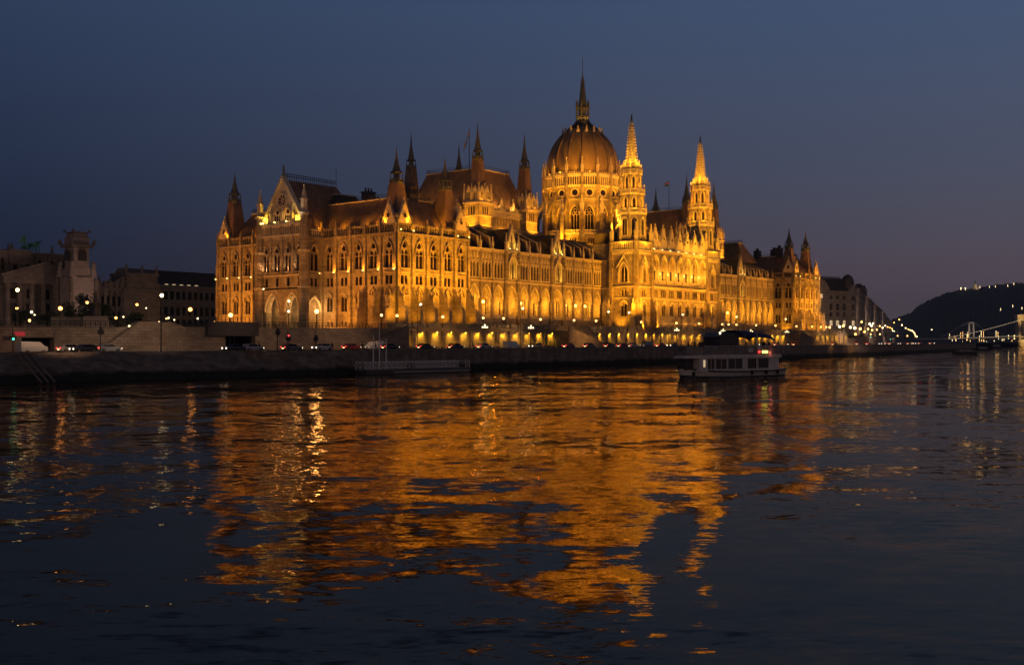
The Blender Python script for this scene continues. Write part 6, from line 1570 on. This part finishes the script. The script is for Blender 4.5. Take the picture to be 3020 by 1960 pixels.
BT, BD, BL, BA = tour_boat()

# ================================================================== PEOPLE
def person_mesh(pose):
    import bmesh
    J = {'pel': (0, 0, .95), 'chest': (0, .02, 1.32), 'neck': (0, .02, 1.50), 'head': (0, .0, 1.66), 'top': (0, .01, 1.76)}
    r = {'pel': .155, 'chest': .17, 'neck': .06, 'head': .095, 'top': .06}; E = [('pel', 'chest'), ('chest', 'neck'), ('neck', 'head'), ('head', 'top')]
    for s_, n_ in ((-1, 'l'), (1, 'r')):
        sit = pose == 'sit'; st = .22*s_ if pose == 'walk' else 0
        J.update({n_+'sh': (.19*s_, .02, 1.42), n_+'el': (.25*s_, .02-st*.5, 1.14), n_+'wr': (.24*s_, -.10-st, .92), n_+'hd': (.23*s_, -.14-st, .84)})
        r.update({n_+'sh': .065, n_+'el': .045, n_+'wr': .033, n_+'hd': .04})
        if sit: J.update({n_+'hip': (.10*s_, 0, .9), n_+'kn': (.12*s_, -.42, .88), n_+'an': (.12*s_, -.44, .46), n_+'to': (.13*s_, -.6, .42)})
        else: J.update({n_+'hip': (.10*s_, 0, .88), n_+'kn': (.11*s_, -.03+st*.6, .5), n_+'an': (.12*s_, .02+st*1.3, .09), n_+'to': (.13*s_, -.14+st*1.3, .04)})
        r.update({n_+'hip': .10, n_+'kn': .065, n_+'an': .045, n_+'to': .04})
        E += [('chest', n_+'sh'), (n_+'sh', n_+'el'), (n_+'el', n_+'wr'), (n_+'wr', n_+'hd'), ('pel', n_+'hip'), (n_+'hip', n_+'kn'), (n_+'kn', n_+'an'), (n_+'an', n_+'to')]
    names = list(J); me = bpy.data.meshes.new('person_sk'); me.from_pydata([J[k] for k in names], [(names.index(a), names.index(b)) for a, b in E], [])
    o = bpy.data.objects.new('tmp', me); COL.objects.link(o); md = o.modifiers.new('s', 'SKIN'); sk = me.skin_vertices[0].data
    for i, k in enumerate(names): sk[i].radius = (r[k], r[k]*.85); sk[i].use_root = (k == 'pel')
    o.modifiers.new('ss', 'SUBSURF').levels = 1
    dg = bpy.context.evaluated_depsgraph_get(); ev = bpy.data.meshes.new_from_object(o.evaluated_get(dg)); bpy.data.objects.remove(o); ev.name = 'person_body'; ev.shade_smooth()
    ev.materials.clear(); ev.materials.append(M['cloth_dark']); return ev
PM = {k: person_mesh(k) for k in ('stand', 'walk', 'sit')}
hm = MB(); hm.lathe(0, .02, [(.05, 1.60), (.105, 1.64), (.11, 1.72), (.07, 1.79), (.01, 1.80)], 10); hair0 = hm.build('hair', 'bark', origin=(0, 0, 0)); hair_me = hair0.data; bpy.data.objects.remove(hair0)
hm = MB(); hm.lathe(0, -.02, [(.03, 1.55), (.075, 1.58), (.085, 1.66), (.05, 1.72)], 10); hm.add([(-.01, -.105, 1.66), (.01, -.105, 1.66), (0, -.125, 1.63)], [(0, 1, 2)]); f0 = hm.build('face', 'skin', origin=(0, 0, 0)); face_me = f0.data; bpy.data.objects.remove(f0)
def person(x, y, z, rz, pose, label, group=None, s_=1.0):
    o = bpy.data.objects.new('person', PM[pose]); COL.objects.link(o); o.location = (x, y, z); o.rotation_euler = (0, 0, rz); o.scale = (s_, s_, s_); tag(o, label, 'person', group)
    for n_, me in (('hair', hair_me), ('face', face_me)): h = bpy.data.objects.new(n_, me); COL.objects.link(h); h.parent = o
BA_ = math.atan2(BD[1], BD[0])
def onboat(x, y, z): return (BA[0]+math.cos(BA_)*x-math.sin(BA_)*y, BA[1]+math.sin(BA_)*x+math.cos(BA_)*y, z)
bp = [(1.3, -.9, 'stand', 'passenger nearest the bow tip on the upper deck'), (2.2, -1.5, 'stand', 'passenger just behind the one nearest the bow'), (3.1, -1.9, 'stand', 'passenger standing at the bow corner of the boat upper deck'), (4.5, -.6, 'stand', 'passenger second from the bow on the upper deck'), (5.6, -1.9, 'stand', 'passenger in front of the wheelhouse beside the rail'), (6.4, .5, 'stand', 'passenger standing behind the bow group near the wheelhouse'), (7.2, -2., 'sit', 'passenger seated close to the wheelhouse wall'),
      (18.4, -1.6, 'sit', 'passenger seated first under the blue canopy'), (19.6, -1.9, 'sit', 'passenger seated second under the blue canopy'), (20.7, -1.5, 'stand', 'passenger standing under the canopy rear half'), (21.8, -1.8, 'sit', 'last seated passenger under the canopy'), (15.2, -1.9, 'stand', 'passenger standing just behind the wheelhouse')]
for i, (x, y, ps, lb) in enumerate(bp): person(*onboat(x, y, 4.76), BA_+(-1.2 if i % 2 else 1.3), ps, lb, 'passengers on the tour boat', .98+.03*(i % 3))
def onquay(px, y_off): x = at_y(px, y_off)[0]; return x, y_off, RZ+.01
for px, yo, ps, lb in ((1386, -22, 'stand', 'person on the left of the pair standing on the quay edge'), (1395, -22, 'stand', 'person on the right of the pair standing on the quay edge'), (980, -22, 'stand', 'person in dark coat beside the pale car near the ramp'), (1068, -20, 'walk', 'person walking near the low quay shelter'), (1108, -20, 'walk', 'person by the paired headlights near the masts'),
                   (765, -18, 'walk', 'person behind the silver hatchback at the underpass'), (2268, -13, 'stand', 'person standing at the foot of the far stair'), (2330, -12, 'walk', 'person walking under the lamps of the far pavilion'), (2345, -12, 'stand', 'second person under the lamps of the far pavilion'), (2440, -10, 'walk', 'person near the right end of the terrace wall')):
    x, y, z = onquay(px, yo); person(x, y, z, random.random()*6, ps, lb, 'people on the quay')

# ================================================================== LAMPS
def globe_lamp_proto():
    t = thing('street_lamp', 'x', 'street lamp'); m = MB(); m.frus(0, 0, 0, .5, .16, .1, 8); m.bar((0, 0, .5), (0, 0, 2.3), .06, 8, .045); m.frus(0, 0, 2.25, 2.4, .08, .2, 8); m.build('lamp_post', 'iron', t)
    m = MB(); m.sphere(0, 0, 2.66, .29, 10, 8); m.build('globe', 'globe', t, True); m = MB(); m.frus(0, 0, 2.98, 3.15, .16, .03, 8); m.build('cap', 'iron', t); return t
proto = globe_lamp_proto(); first = True
def place(loc, label, group, sc=1, pr=None, cat=None, rz=0):
    global first
    o = copy_tree(pr or proto); o.location = loc; o.scale = (sc,)*3; o['label'] = label; o['group'] = group; o.rotation_euler = (0, 0, rz); return o
tl = [(1125, 'lamp by the left railing corner of the lit terrace'), (1171, 'lamp exactly at the near corner of the palace'), (1306, 'terrace lamp before the near pavilion buttresses'), (1425, 'terrace lamp where the near pavilion meets the arcade'), (1485, 'terrace lamp before the second arcade bay'), (1594, 'terrace lamp above the central stair'),
      (1693, 'terrace lamp right of the central stair'), (1758, 'terrace lamp near the end of the near arcade'), (1891, 'terrace lamp before the left river tower'), (1995, 'terrace lamp in front of the central block'), (2062, 'terrace lamp below the right river tower'), (2130, 'terrace lamp right after the right river tower'), (2149, 'terrace lamp at the start of the far arcade'),
      (2172, 'terrace lamp before the far arcade, beside a tall pole'), (2230, 'terrace lamp in the middle of the far arcade'), (2287, 'terrace lamp at the left edge of the far pavilion'), (2349, 'terrace lamp before the far pavilion face'), (2395, 'terrace lamp near the far pavilion right half'), (2421, 'terrace lamp at the far right pavilion edge'), (2437, 'outermost terrace lamp at the right end')]
for px, lb in tl:
    x = at_y(px, -9.3)[0]; place((x, -9.3, 9.7), lb, 'globe lamps along the terrace', 1.05)
    light('SPOT', (x, -8.8, 12.2), 90, AMBER, .15, (x, -5, 10), 140)
def tall_lamp_proto():
    t = thing('street_lamp', 'tall', 'street lamp'); m = MB(); m.frus(0, 0, 0, 1., .16, .12, 8); m.bar((0, 0, 1), (0, 0, 10.4), .09, 8, .06); m.bar((0, 0, 10.4), (.9, 0, 10.8), .05, 6); m.build('lamp_post', 'iron', t)
    m = MB(); m.sphere(1.0, 0, 10.65, .3, 10, 6, .8); m.build('lamp_head', 'globe_white', t, True); return t
tproto = tall_lamp_proto()
for px, yo, lb in ((1232, -14, 'tall curved quay lamp in front of the near pavilion'), (1535, -14, 'tall quay lamp before the middle of the near arcade'), (1789, -14, 'tall quay lamp just left of the left river tower'), (2009, -15, 'tall quay lamp before the central block'), (2168, -14, 'tall quay lamp behind the tour boat canopy'), (2314, -12, 'tall quay lamp before the far pavilion'), (1850, -14, 'dark tall pole before the left river tower')):
    x = at_y(px, yo)[0]; place((x, yo, RZ), lb, 'tall lamps on the quay', 1, tproto); light('SPOT', (x+1, yo-.6, RZ+10.2), 700, AMBER, .25, (x+1, yo+4, RZ), 120)
def candelabra_proto():
    t = thing('candelabra_lamp', 'c', 'street lamp'); m = MB(); m.frus(0, 0, 0, 1.2, .25, .14, 8); m.bar((0, 0, 1.2), (0, 0, 5.6), .1, 8, .07)
    for k in range(4):
        a = math.pi/2*k+.4; m.bar((0, 0, 4.6), (.62*math.cos(a), .62*math.sin(a), 5.0), .05); m.bar((.62*math.cos(a), .62*math.sin(a), 5.0), (.62*math.cos(a), .62*math.sin(a), 5.3), .04)
    m.build('lamp_post', 'iron', t)
    for k in range(5):
        m = MB(); a = math.pi/2*k+.4; (m.sphere(.62*math.cos(a), .62*math.sin(a), 5.5, .15, 8, 6) if k < 4 else m.sphere(0, 0, 6.0, .16, 8, 6)); m.build('globe', 'globe_white', t, True)
    return t
cproto = candelabra_proto()
for px, yo, lb in ((1430, -15, 'five globe lamp at the joint of near pavilion and arcade'), (1566, -15, 'five globe lamp left of the central stair'), (1996, -15, 'five globe lamp before the central block'), (2133, -15, 'five globe lamp hidden partly by the boat'), (2214, -14, 'five globe lamp behind the boat canopy'), (2321, -13, 'five globe lamp before the far pavilion')):
    x = at_y(px, yo)[0]; place((x, yo, RZ), lb, 'candelabra lamps on the quay', 1, cproto); light('SPOT', (x, yo+.9, RZ+4.6), 260, AMBER, .25, (x, yo+3.5, RZ+1), 130)
# left square lamps: (px, py, depth, r, material, power)
LL = [(50, 909, 215, 'small yellow lamp before the museum at far left', .34, 'globe', 260), (93, 920, 220, 'small lamp right of the traffic light at left', .33, 'globe_white', 150), (102, 928, 245, 'tiny lamp just below right of another at far left', .2, 'globe_white', 0), (87, 945, 190, 'low lamp above the garage opening', .32, 'globe', 200),
      (178, 909, 205, 'large amber lamp under the museum tower', .5, 'globe_amber', 900), (257, 892, 240, 'amber lamp before the dark tree clump', .38, 'globe_amber', 300), (342, 937, 250, 'amber lamp right of the monument', .38, 'globe_amber', 300), (364, 934, 290, 'tiny pale lamp beside the museum wing', .25, 'globe_white', 0), (404, 898, 280, 'amber lamp in front of the museum columns', .42, 'globe_amber', 500),
      (431, 908, 300, 'tiny lamp by the museum end pavilion', .22, 'globe_white', 0), (381, 961, 200, 'low white lamp at the start of the stair ramp', .22, 'globe_white', 60), (469, 949, 215, 'white lamp on the edge of the ramp wall', .25, 'globe_white', 60), (491, 939, 300, 'left of two close lamps before the ministry', .3, 'globe', 100), (497, 937, 305, 'right of two close lamps before the ministry', .3, 'globe_white', 0),
      (514, 943, 310, 'small lamp right of the close pair before the ministry', .25, 'globe_white', 0), (561, 912, 230, 'large amber lamp before the dark ministry', .55, 'globe_amber', 1100), (583, 939, 310, 'small white lamp near the palace left edge', .3, 'globe_white', 60), (632, 950, 230, 'low yellow lamp beside the palace left edge', .28, 'globe', 120),
      (680, 929, 240, 'large yellow lamp in front of the palace left wing', .62, 'globe', 900), (934, 918, 232, 'large yellow lamp in front of the side arch', .62, 'globe', 900), (852, 888, 250, 'upper white lamp before the porch arches', .34, 'globe_white', 200), (851, 918, 250, 'lower white lamp before the porch arches', .34, 'globe_white', 200), (777, 852, 270, 'small floodlight glowing on the porch corner', .22, 'globe_white', 0)]
for px, py, fw, lb, r, mat, P_ in LL:
    p = at_d(px, fw); z = hz(py, fw); zb = 9.2
    t = thing('square_lamp', lb, 'street lamp', (*p, zb), 0, 'lamps on the left square'); m = MB(); m.bar((0, 0, 0), (0, 0, max(.3, z-zb-r)), .08, 8, .05); m.frus(0, 0, 0, .4, .15, .1, 8); m.build('lamp_post', 'iron', t)
    m = MB(); m.sphere(0, 0, z-zb, r*.74, 10, 8); m.build('globe', mat, t, True)
    if P_: light('SPOT', (p[0]+.2, p[1]+r+.3, z), P_*.8, {'globe_amber': (1, .55, .2), 'globe': (1, .7, .3), 'globe_white': (1, .85, .6)}[mat], .2, (p[0]+4, p[1]+14, z-3), 150)
for px, py, lb in ((475, 871, 'tall white-headed pole lamp on the quay before the ramp'), (50, 855, 'bright floodlight on a tall pole at far left')):
    fw = 186; p = at_d(px, fw); z = hz(py, fw); t = thing('tall_pole_lamp', lb, 'street lamp', (*p, RZ), 0, 'tall pole lamps at left'); m = MB(); m.bar((0, 0, 0), (0, 0, z-RZ), .12, 8, .08); m.build('lamp_post', 'iron', t)
    m = MB(); m.sphere(0, -.2, z-RZ, .32, 8, 6); m.build('lamp_head', 'globe_white', t, True); light('SPOT', (p[0], p[1]+.4, z-.3), 1300, (1, .75, .5), .2, (p[0]+3, p[1]+12, 6), 120)
# lamps at right: street of receding lights
rnd = random.Random(4)
RL = [(2447, 965), (2541, 949), (2537, 969), (2508, 965), (2521, 967), (2565, 955), (2575, 953), (2570, 960), (2572, 973), (2595, 961), (2603, 966), (2611, 960), (2618, 964), (2625, 966), (2631, 969), (2632, 975), (2637, 976), (2637, 951), (2652, 942), (2660, 958), (2671, 967), (2679, 971), (2684, 973), (2690, 975), (2694, 978), (2697, 982), (2699, 987), (2700, 991), (2523, 985), (2567, 985), (2595, 985), (2476, 963), (2487, 961), (2560, 970), (2647, 990), (2676, 990), (2704, 992), (2748, 972), (2586, 972), (2550, 978)]
for i, (px, py) in enumerate(RL):
    hd = [(2430, 500), (2522, 505), (2548, 585), (2572, 680), (2594, 800), (2612, 960), (2640, 1250), (2760, 1500)]
    fw = next(a[1]+(b[1]-a[1])*(px-a[0])/(b[0]-a[0]) for a, b in zip(hd, hd[1:]) if a[0] <= px <= b[0])*rnd.uniform(.87, .93); p = at_d(px, fw); z = hz(py, fw); zb = min(9, z-1.5) if z > 9 else RZ
    t = thing('receding_street_lamp', 'warm street lamp in the row along the riverside street at right', 'street lamp', (*p, zb), 0, 'lamps of the riverside street at right'); m = MB(); m.bar((0, 0, 0), (0, 0, z-zb), .12, 6, .08); m.build('lamp_post', 'iron', t)
    m = MB(); m.sphere(0, 0, z-zb, .42+.2*(px > 2640)+.15*rnd.random(), 8, 6); m.build('globe', rnd.choice(('globe', 'globe', 'globe_white', 'globe_amber')), t, True)
    if i % 3 == 0: light('SPOT', (p[0]+1.5, p[1]+1.5, z), 1800, AMBER, .4, (p[0]+12, p[1]+12, z-4), 140)
# globes hanging in the arcades
def hang(x, y, z, label, group):
    t = thing('hanging_lamp', label, 'lamp', (x, y, z), 0, group); m = MB(); m.bar((0, 0, .3), (0, 0, 2.6), .03); m.build('chain', 'iron', t); m = MB(); m.sphere(0, 0, 0, .42, 10, 8); m.build('globe', 'globe', t, True)
hl = [(40.9, 'hanging globe at the left end of the near arcade'), (46.4, 'hanging globe, second in the near arcade'), (64.1, 'hanging globe alone left of the central stair top'), (87.5, 'hanging globe, first of three at the arcade right end'), (93, 'hanging globe, middle of three at the arcade right end'), (98.5, 'hanging globe, last of three at the arcade right end')]
for x, lb in hl: hang(x, 10.6, 17.9, lb, 'globes in the near arcade')
for i, x in enumerate((194.5, 200.6, 215.6, 221, 226.5)): hang(x, 10.6, 17.9, ('first', 'second', 'third', 'fourth', 'last')[i]+' hanging globe of the far arcade counted from the left', 'globes in the far arcade')
for i in range(6): hang(120.5+5.43*i, -4.6, 29., ('leftmost', 'second', 'third', 'fourth', 'fifth', 'rightmost')[i]+' of the six globes in the central balcony arcade', 'globes in the central balcony arcade')
# floodlight fixtures whose lens is seen
def fixture(x, y, z, label, group, r=.2):
    m = MB(); t = thing('floodlight', label, 'floodlight', (x, y, z), 0, group); m.box(-.15, .15, -.12, .18, -.3, 0); m.build('bracket', 'iron', t); m = MB(); m.sphere(0, -.05, .12, r, 8, 6); m.build('lens', 'flood_glow', t, True)
for i in range(6): fixture(-1.2, 27.4-5.48*i, 24.3, 'floodlight on the ledge under the big windows of the near north front', 'ledge floodlights of the north front')
for i in range(4): fixture(-1.2, 72.4-5.4*i, 24.3, 'floodlight on the window ledge of the far left wing', 'ledge floodlights of the left wing')
for y in (44.5, 43.6, 38.8, 34): fixture(-6.9, y, 38.0, 'floodlight at the foot of the great north gable', 'floodlights of the north gable', .26)
for i in range(7): fixture(115.3+5.43*i, -5.6, 36.9, 'floodlight at the foot of the row of small central gables', 'floodlights of the central gables', .24)
for x in (.6, 5.2, 22.2, 26.8, 241.6, 246, 263, 267): fixture(x, -.8, 34.2, 'floodlight beside a corner gable of the river pavilions', 'floodlights of the corner gables')
for xg in (58.05, 81.25, 186.75, 209.95):
    for d_ in (-1.7, 1.7): fixture(xg+d_, 8.7, 33.7, 'floodlight at the foot of an arcade dormer', 'floodlights of the arcade dormers')
# terrace wall downlights
sx = [-7.4+5.32*k for k in range(12)]+[75.5, 80.8, 86.1, 91.4, 96.7, 102, 107, 112, 117]+[122+5.32*k for k in range(17)]+[242+5.32*k for k in range(7)]
for k, x in enumerate(sx):
    if 52 < x < 60: continue
    t = thing('wall_downlight', 'small downward lamp washing the terrace wall', 'wall lamp', (x, -10.6, 8.75), 0, 'downlights of the terrace wall'); m = MB(); m.box(-.12, .12, -.12, .3, -.12, .1); m.build('housing', 'iron', t); m = MB(); m.box(-.12, .12, -.1, .1, -.16, -.12); m.build('lens', 'flood_glow', t)
    light('SPOT', (x, -10.9, 8.7), 850, (1, .50, .02), .08, (x, -10.15, 7.75), 112, .8)

# ================================================================== CARS, TRAFFIC LIGHTS
def car_proto(paint, kind='sedan'):
    t = thing('parked_car', 'car', 'car'); van = kind == 'van'; est = kind == 'estate'
    st = [(-2.2, .35, .62, .62, .62), (-2.15, .3, .85, .88, .75), (-1.5, .25, .92, .98, .85), (-.95, .25, .95, 1.0, .88), (-.2, .25, .96, 1.44, .88), (.9, .25, .97, 1.46, .88), (1.55, .25, .97, 1.38 if est else 1.05, .86), (2.1, .3, .9, .98 if not est else 1.25, .8), (2.2, .38, .7, .7, .72)]
    if van: st = [(-2.3, .35, .7, .7, .8), (-2.2, .3, 1.0, 1.05, .9), (-1.6, .25, 1.1, 1.2, .95), (-1.0, .25, 1.1, 1.85, .95), (2.3, .25, 1.1, 1.95, .95), (2.4, .35, 1.0, 1.0, .93)]
    m = MB()
    for x, zb, zl, zr, w_ in st: rr_ = w_*(.78 if zr > zl+.15 else .95); m.v += [(x, -w_*.95, zb), (x, -w_, (zb+zl)/2), (x, -w_*.97, zl), (x, -rr_, zr-.04), (x, -rr_*.8, zr), (x, rr_*.8, zr), (x, rr_, zr-.04), (x, w_*.97, zl), (x, w_, (zb+zl)/2), (x, w_*.95, zb)]
    for k in range(len(st)-1): m.f += [(10*k+j, 10*k+10+j, 10*k+10+(j+1) % 10, 10*k+(j+1) % 10) for j in range(10)]
    m.f += [tuple(range(10)), tuple(10*(len(st)-1)+j for j in range(9, -1, -1))]
    m.build('body', paint, t)
    g = MB(); zr = 1.4 if not van else 1.75; ra_ = (-.55, 1.35) if not van else (-.9, -.1)
    for s_ in (-1, 1): g.add([(ra_[0]-.35, s_*.9, 1.02), (ra_[1]+.2, s_*.9, 1.02), (ra_[1]-.15, s_*.74, zr-.04), (ra_[0]+.15, s_*.74, zr-.04)], [(0, 1, 2, 3)])
    g.add([(-1.05, -.72, 1.02), (-1.05, .72, 1.02), (-.28, .62, zr), (-.28, -.62, zr)], [(0, 1, 2, 3)]); g.build('side_glass', 'window_glass', t)
    for x in (-1.35, 1.35):
        for y in (-.82, .82):
            w_ = MB(); n = 12; w_.prism([(x+.33*math.cos(2*math.pi*i/n), .33+.33*math.sin(2*math.pi*i/n)) for i in range(n)], y-.1, y+.1, 'y'); wo = w_.build('wheel', 'rubber', t)
            w_ = MB(); w_.prism([(x+.18*math.cos(2*math.pi*i/n), .33+.18*math.sin(2*math.pi*i/n)) for i in range(n)], y-.11, y+.11, 'y'); w_.build('rim', 'quay_cap', wo)
    hl = []
    for y in (-.6, .6):
        h = MB(); h.sphere(-2.2, y, .66, .12, 8, 6); h.build('headlight', 'head_light', t, True)
        h = MB(); h.box(2.13, 2.24, y-.12, y+.12, .74, .88); h.build('tail_light', 'red_light', t)
    h = MB(); h.box(2.2, 2.25, -.26, .26, .5, .62); h.build('number_plate', 'plate_glow', t); return t
CP = {}
CARS = [(1, 96, 'white', 'van', 1, 'large white van with lit rear, in front of the garage opening'), (1, 208, 'silver', 'sedan', 1, 'silver car with glowing rear, left of a dark hatchback'), (0, 247, 'black', 'estate', 0, 'dark hatchback behind the silver car near the ramp wall'), (1, 320, 'silver', 'sedan', 1, 'silver car before the stair ramp wall'),
        (0, 690, 'black', 'sedan', 0, 'black car with headlights just left of the underpass'), (0, 744, 'silver', 'estate', 1, 'silver estate car with red rear light before the underpass'), (0, 860, 'grey', 'estate', 1, 'grey hatchback with bright rear right of the underpass'), (1, 950, 'white', 'estate', 0, 'white car facing left with both headlights lit'), (1, 1036, 'red', 'sedan', 1, 'dark red car left of the masts'),
        (1, 1105, 'silver', 'van', 0, 'pale van with two round headlights behind the masts'), (0, 1150, 'black', 'sedan', 1, 'dark car right behind the third mast'), (0, 1254, 'black', 'sedan', 1, 'black car beside the tall curved quay lamp'), (0, 1344, 'black', 'sedan', 1, 'black car with bright rear below the near pavilion'), (0, 1428, 'silver', 'sedan', 1, 'silver car right of the standing pair'),
        (0, 1508, 'white', 'van', 1, 'white van below the near arcade'), (1, 1580, 'grey', 'sedan', 0, 'car with two strong headlights left of the central stair'), (0, 1678, 'red', 'sedan', 1, 'dark red car at the foot of the central stair'), (0, 1738, 'grey', 'sedan', 1, 'grey car right of the dark red one by the stair'), (0, 1798, 'black', 'sedan', 1, 'black car below the left river tower'),
        (0, 1836, 'red', 'sedan', 1, 'car with bright rear lamps right below the left tower'), (0, 1866, 'silver', 'sedan', 1, 'silver car between the tower and central block'), (0, 1905, 'grey', 'van', 0, 'grey van before the central block'), (0, 1948, 'red', 'sedan', 1, 'car with glaring rear lamps left of the boat bow'), (0, 1983, 'black', 'sedan', 0, 'dark car right at the tour boat bow')]
for lane, px, paint, kind, dr, lb in CARS:
    key = (paint, kind)
    if key not in CP: CP[key] = car_proto('car_'+paint, kind)
    fwb = None; yy = (-21.5, -17)[lane] + (0 if px > 600 else (4.5, 4.5)[lane])
    x = at_y(px, yy)[0]; o = copy_tree(CP[key]); o.location = (x, yy, RZ+.004); o.rotation_euler = (0, 0, (math.pi if dr == 0 else 0)+.04*random.uniform(-1, 1)+ (0 if px > 600 else math.pi*0)); o['label'] = lb; o['group'] = 'cars on the quay road'
    if dr == 0: o.rotation_euler = (0, 0, 0)
    else: o.rotation_euler = (0, 0, math.pi)
for i, px in enumerate((2250, 2262, 2290, 2325, 2345, 2380, 2400, 2420, 2460, 2490, 2530, 2560, 2600, 2612, 2626, 2655, 2680, 2692, 2700, 2712, 2745, 2755)):
    yy = -14 + max(0, (px-2300)*.035)+ (3 if i % 2 else 0)
    x = at_y(px, yy)[0]; yq = yl(WL, min(x, 470))+4+(3 if i % 2 else 0)
    if px > 2440: x = at_y(px, yq)[0]; yq = yl(WL, min(x, 470))+4+(3 if i % 2 else 0); x = at_y(px, yq)[0]; yy = yq
    key = (('black', 'silver', 'grey', 'red')[i % 4], 'sedan')
    if key not in CP: CP[key] = car_proto('car_'+key[0], key[1])
    o = copy_tree(CP[key]); o.location = (x, yy, RZ+.004); o.rotation_euler = (0, 0, (0 if i % 3 == 0 else math.pi)+.08); o['label'] = 'distant car with glowing lights in the traffic on the quay road right of the boat'; o['group'] = 'distant cars on the quay road'
for k, c in CP.items():
    for ch in list(c.children):
        for g2 in list(ch.children): bpy.data.objects.remove(g2)
        bpy.data.objects.remove(ch)
    bpy.data.objects.remove(c)
for c in (proto, tproto, cproto):
    for ch in list(c.children): bpy.data.objects.remove(ch)
    bpy.data.objects.remove(c)
def traffic_light(px, fw, ytop, lit, lb):
    p = at_d(px, fw); h = hz(ytop, fw)-RZ; t = thing('traffic_light', lb, 'traffic light', (*p, RZ), BA_*0, 'traffic lights on the quay'); m = MB(); m.bar((0, 0, 0), (0, 0, h), .09, 8); m.build('pole', 'iron', t)
    m = MB(); m.box(-.22, .22, -.35, -.1, h-2.2, h-.9); m.box(-.5, -.25, -.3, 0, h-2.1, h-1.3); m.box(.25, .5, -.3, 0, h-2.1, h-1.3); m.build('signal_head', 'iron', t)
    if lit: m = MB(); m.sphere(-.12, -.42, h-(1.15 if lit == 'red' else 1.9), .17, 8, 6); m.build('signal_lamp', lit+'_light', t, True)
for a in ((38, 178, 966, 'green', 'green traffic light at far left before the garage'), (818, 208, 955, None, 'dark traffic light, left of three beside the underpass'), (849, 208, 972, 'red', 'traffic light with red dot, middle of three'), (930, 210, 974, None, 'dark traffic light, right of three before the wall'), (296, 186, 950, None, 'slim dark post with sign box before the left wall'), (735, 232, 989, 'green', 'green signal inside the dark underpass'), (2566, 520, 982, 'green', 'green traffic light beyond the terrace at right'), (2624, 700, 992, 'green', 'smaller green traffic light farther right')): traffic_light(*a)
# red lit height sign over the garage and three round signs
p = at_y(53, -6.2); m = MB(); m.box(-1, 1.0, -.1, .1, 0, .7); o = m.build('lit_red_sign', 'red_dim' if 'red_dim' in M else 'red_light', origin=(0, 0, 0)); o.location = (p[0], -6.6, hz(990, p[1])); tag(o, 'short glowing red sign above the garage opening', 'sign')
m, nt, b = nmat('dim_red'); b.inputs['Base Color'].default_value = (.4, .03, .04, 1); b.inputs['Emission Color'].default_value = (1, .05, .08, 1); b.inputs['Emission Strength'].default_value = .22; o.data.materials[0] = m
for i, y in enumerate((975, 986, 999)):
    x = at_y(183, -7)[0]; q = MB(); q.frus(0, 0, 0, .08, .42, .42, 16); o = q.build('round_sign', 'quay_cap', origin=(0, 0, 0)); o.rotation_euler = (R(90), 0, 0); o.location = (x, wall_b(x)-.12, hz(y, at_y(183, -7)[1])); tag(o, ('top', 'middle', 'bottom')[i]+' one of three round pale signs on the left wall', 'sign', 'round signs on the left wall')
# tall drain pipe at near corner of the palace (part)
dp = PMB(); dp.bar((-.9, -.9, 9.9), (-.9, -.9, 33.6), .3, 8); sub(dp, 'drain_pipe', 'iron', parl)
# quay-lamp glow on left walls, from spots added above the road without posts
for x in (-150, -118, -96, -74, -50, -28): light('SPOT', (x, -22, 12.5), 1700, (1, .55, .28), .3, (x, -11, 5), 100)
for x in (5, 30, 60, 95, 130, 165, 200, 235, 265): light('SPOT', (x, -22, 11), 2300, (1, .45, .10), .3, (x, -12, 5.5), 110)  # wash added on the terrace wall, no posts at these spots
for x, P_ in ((-20, 4600), (10, 2600), (-42, 3400)): light('SPOT', (x, 98, 14), P_, (1, .6, .42), .5, (x, 134, 22), 110)  # spots added to brighten the museum front, without fixtures
for a_, b_, P_ in ((2470, 505, 15000), (2540, 560, 16000), (2562, 640, 20000), (2585, 745, 26000), (2605, 900, 36000)):
    p = at_d(a_, b_-45); q = at_d(a_, b_); light('SPOT', (p[0], p[1]-10, 13), P_, (1, .62, .42), .5, (q[0], q[1], 24), 120)  # added spots that brighten the riverside houses, no lamps at these points
M['water'].name = 'river_water'
# evening haze over the river
m = bpy.data.materials.new('haze'); m.use_nodes = True; nt = m.node_tree; nt.nodes.clear()
o_ = nt.nodes.new('ShaderNodeOutputMaterial'); v_ = nt.nodes.new('ShaderNodeVolumePrincipled'); v_.inputs['Color'].default_value = (.5, .68, 1, 1); v_.inputs['Density'].default_value = .00013; v_.inputs['Anisotropy'].default_value = 0
nt.links.new(v_.outputs[0], o_.inputs['Volume'])
hb = MB(); hb.box(-1000, 4300, -1900, 2600, -3.2, 172); ho = hb.build('haze', m); tag(ho, kind='stuff')
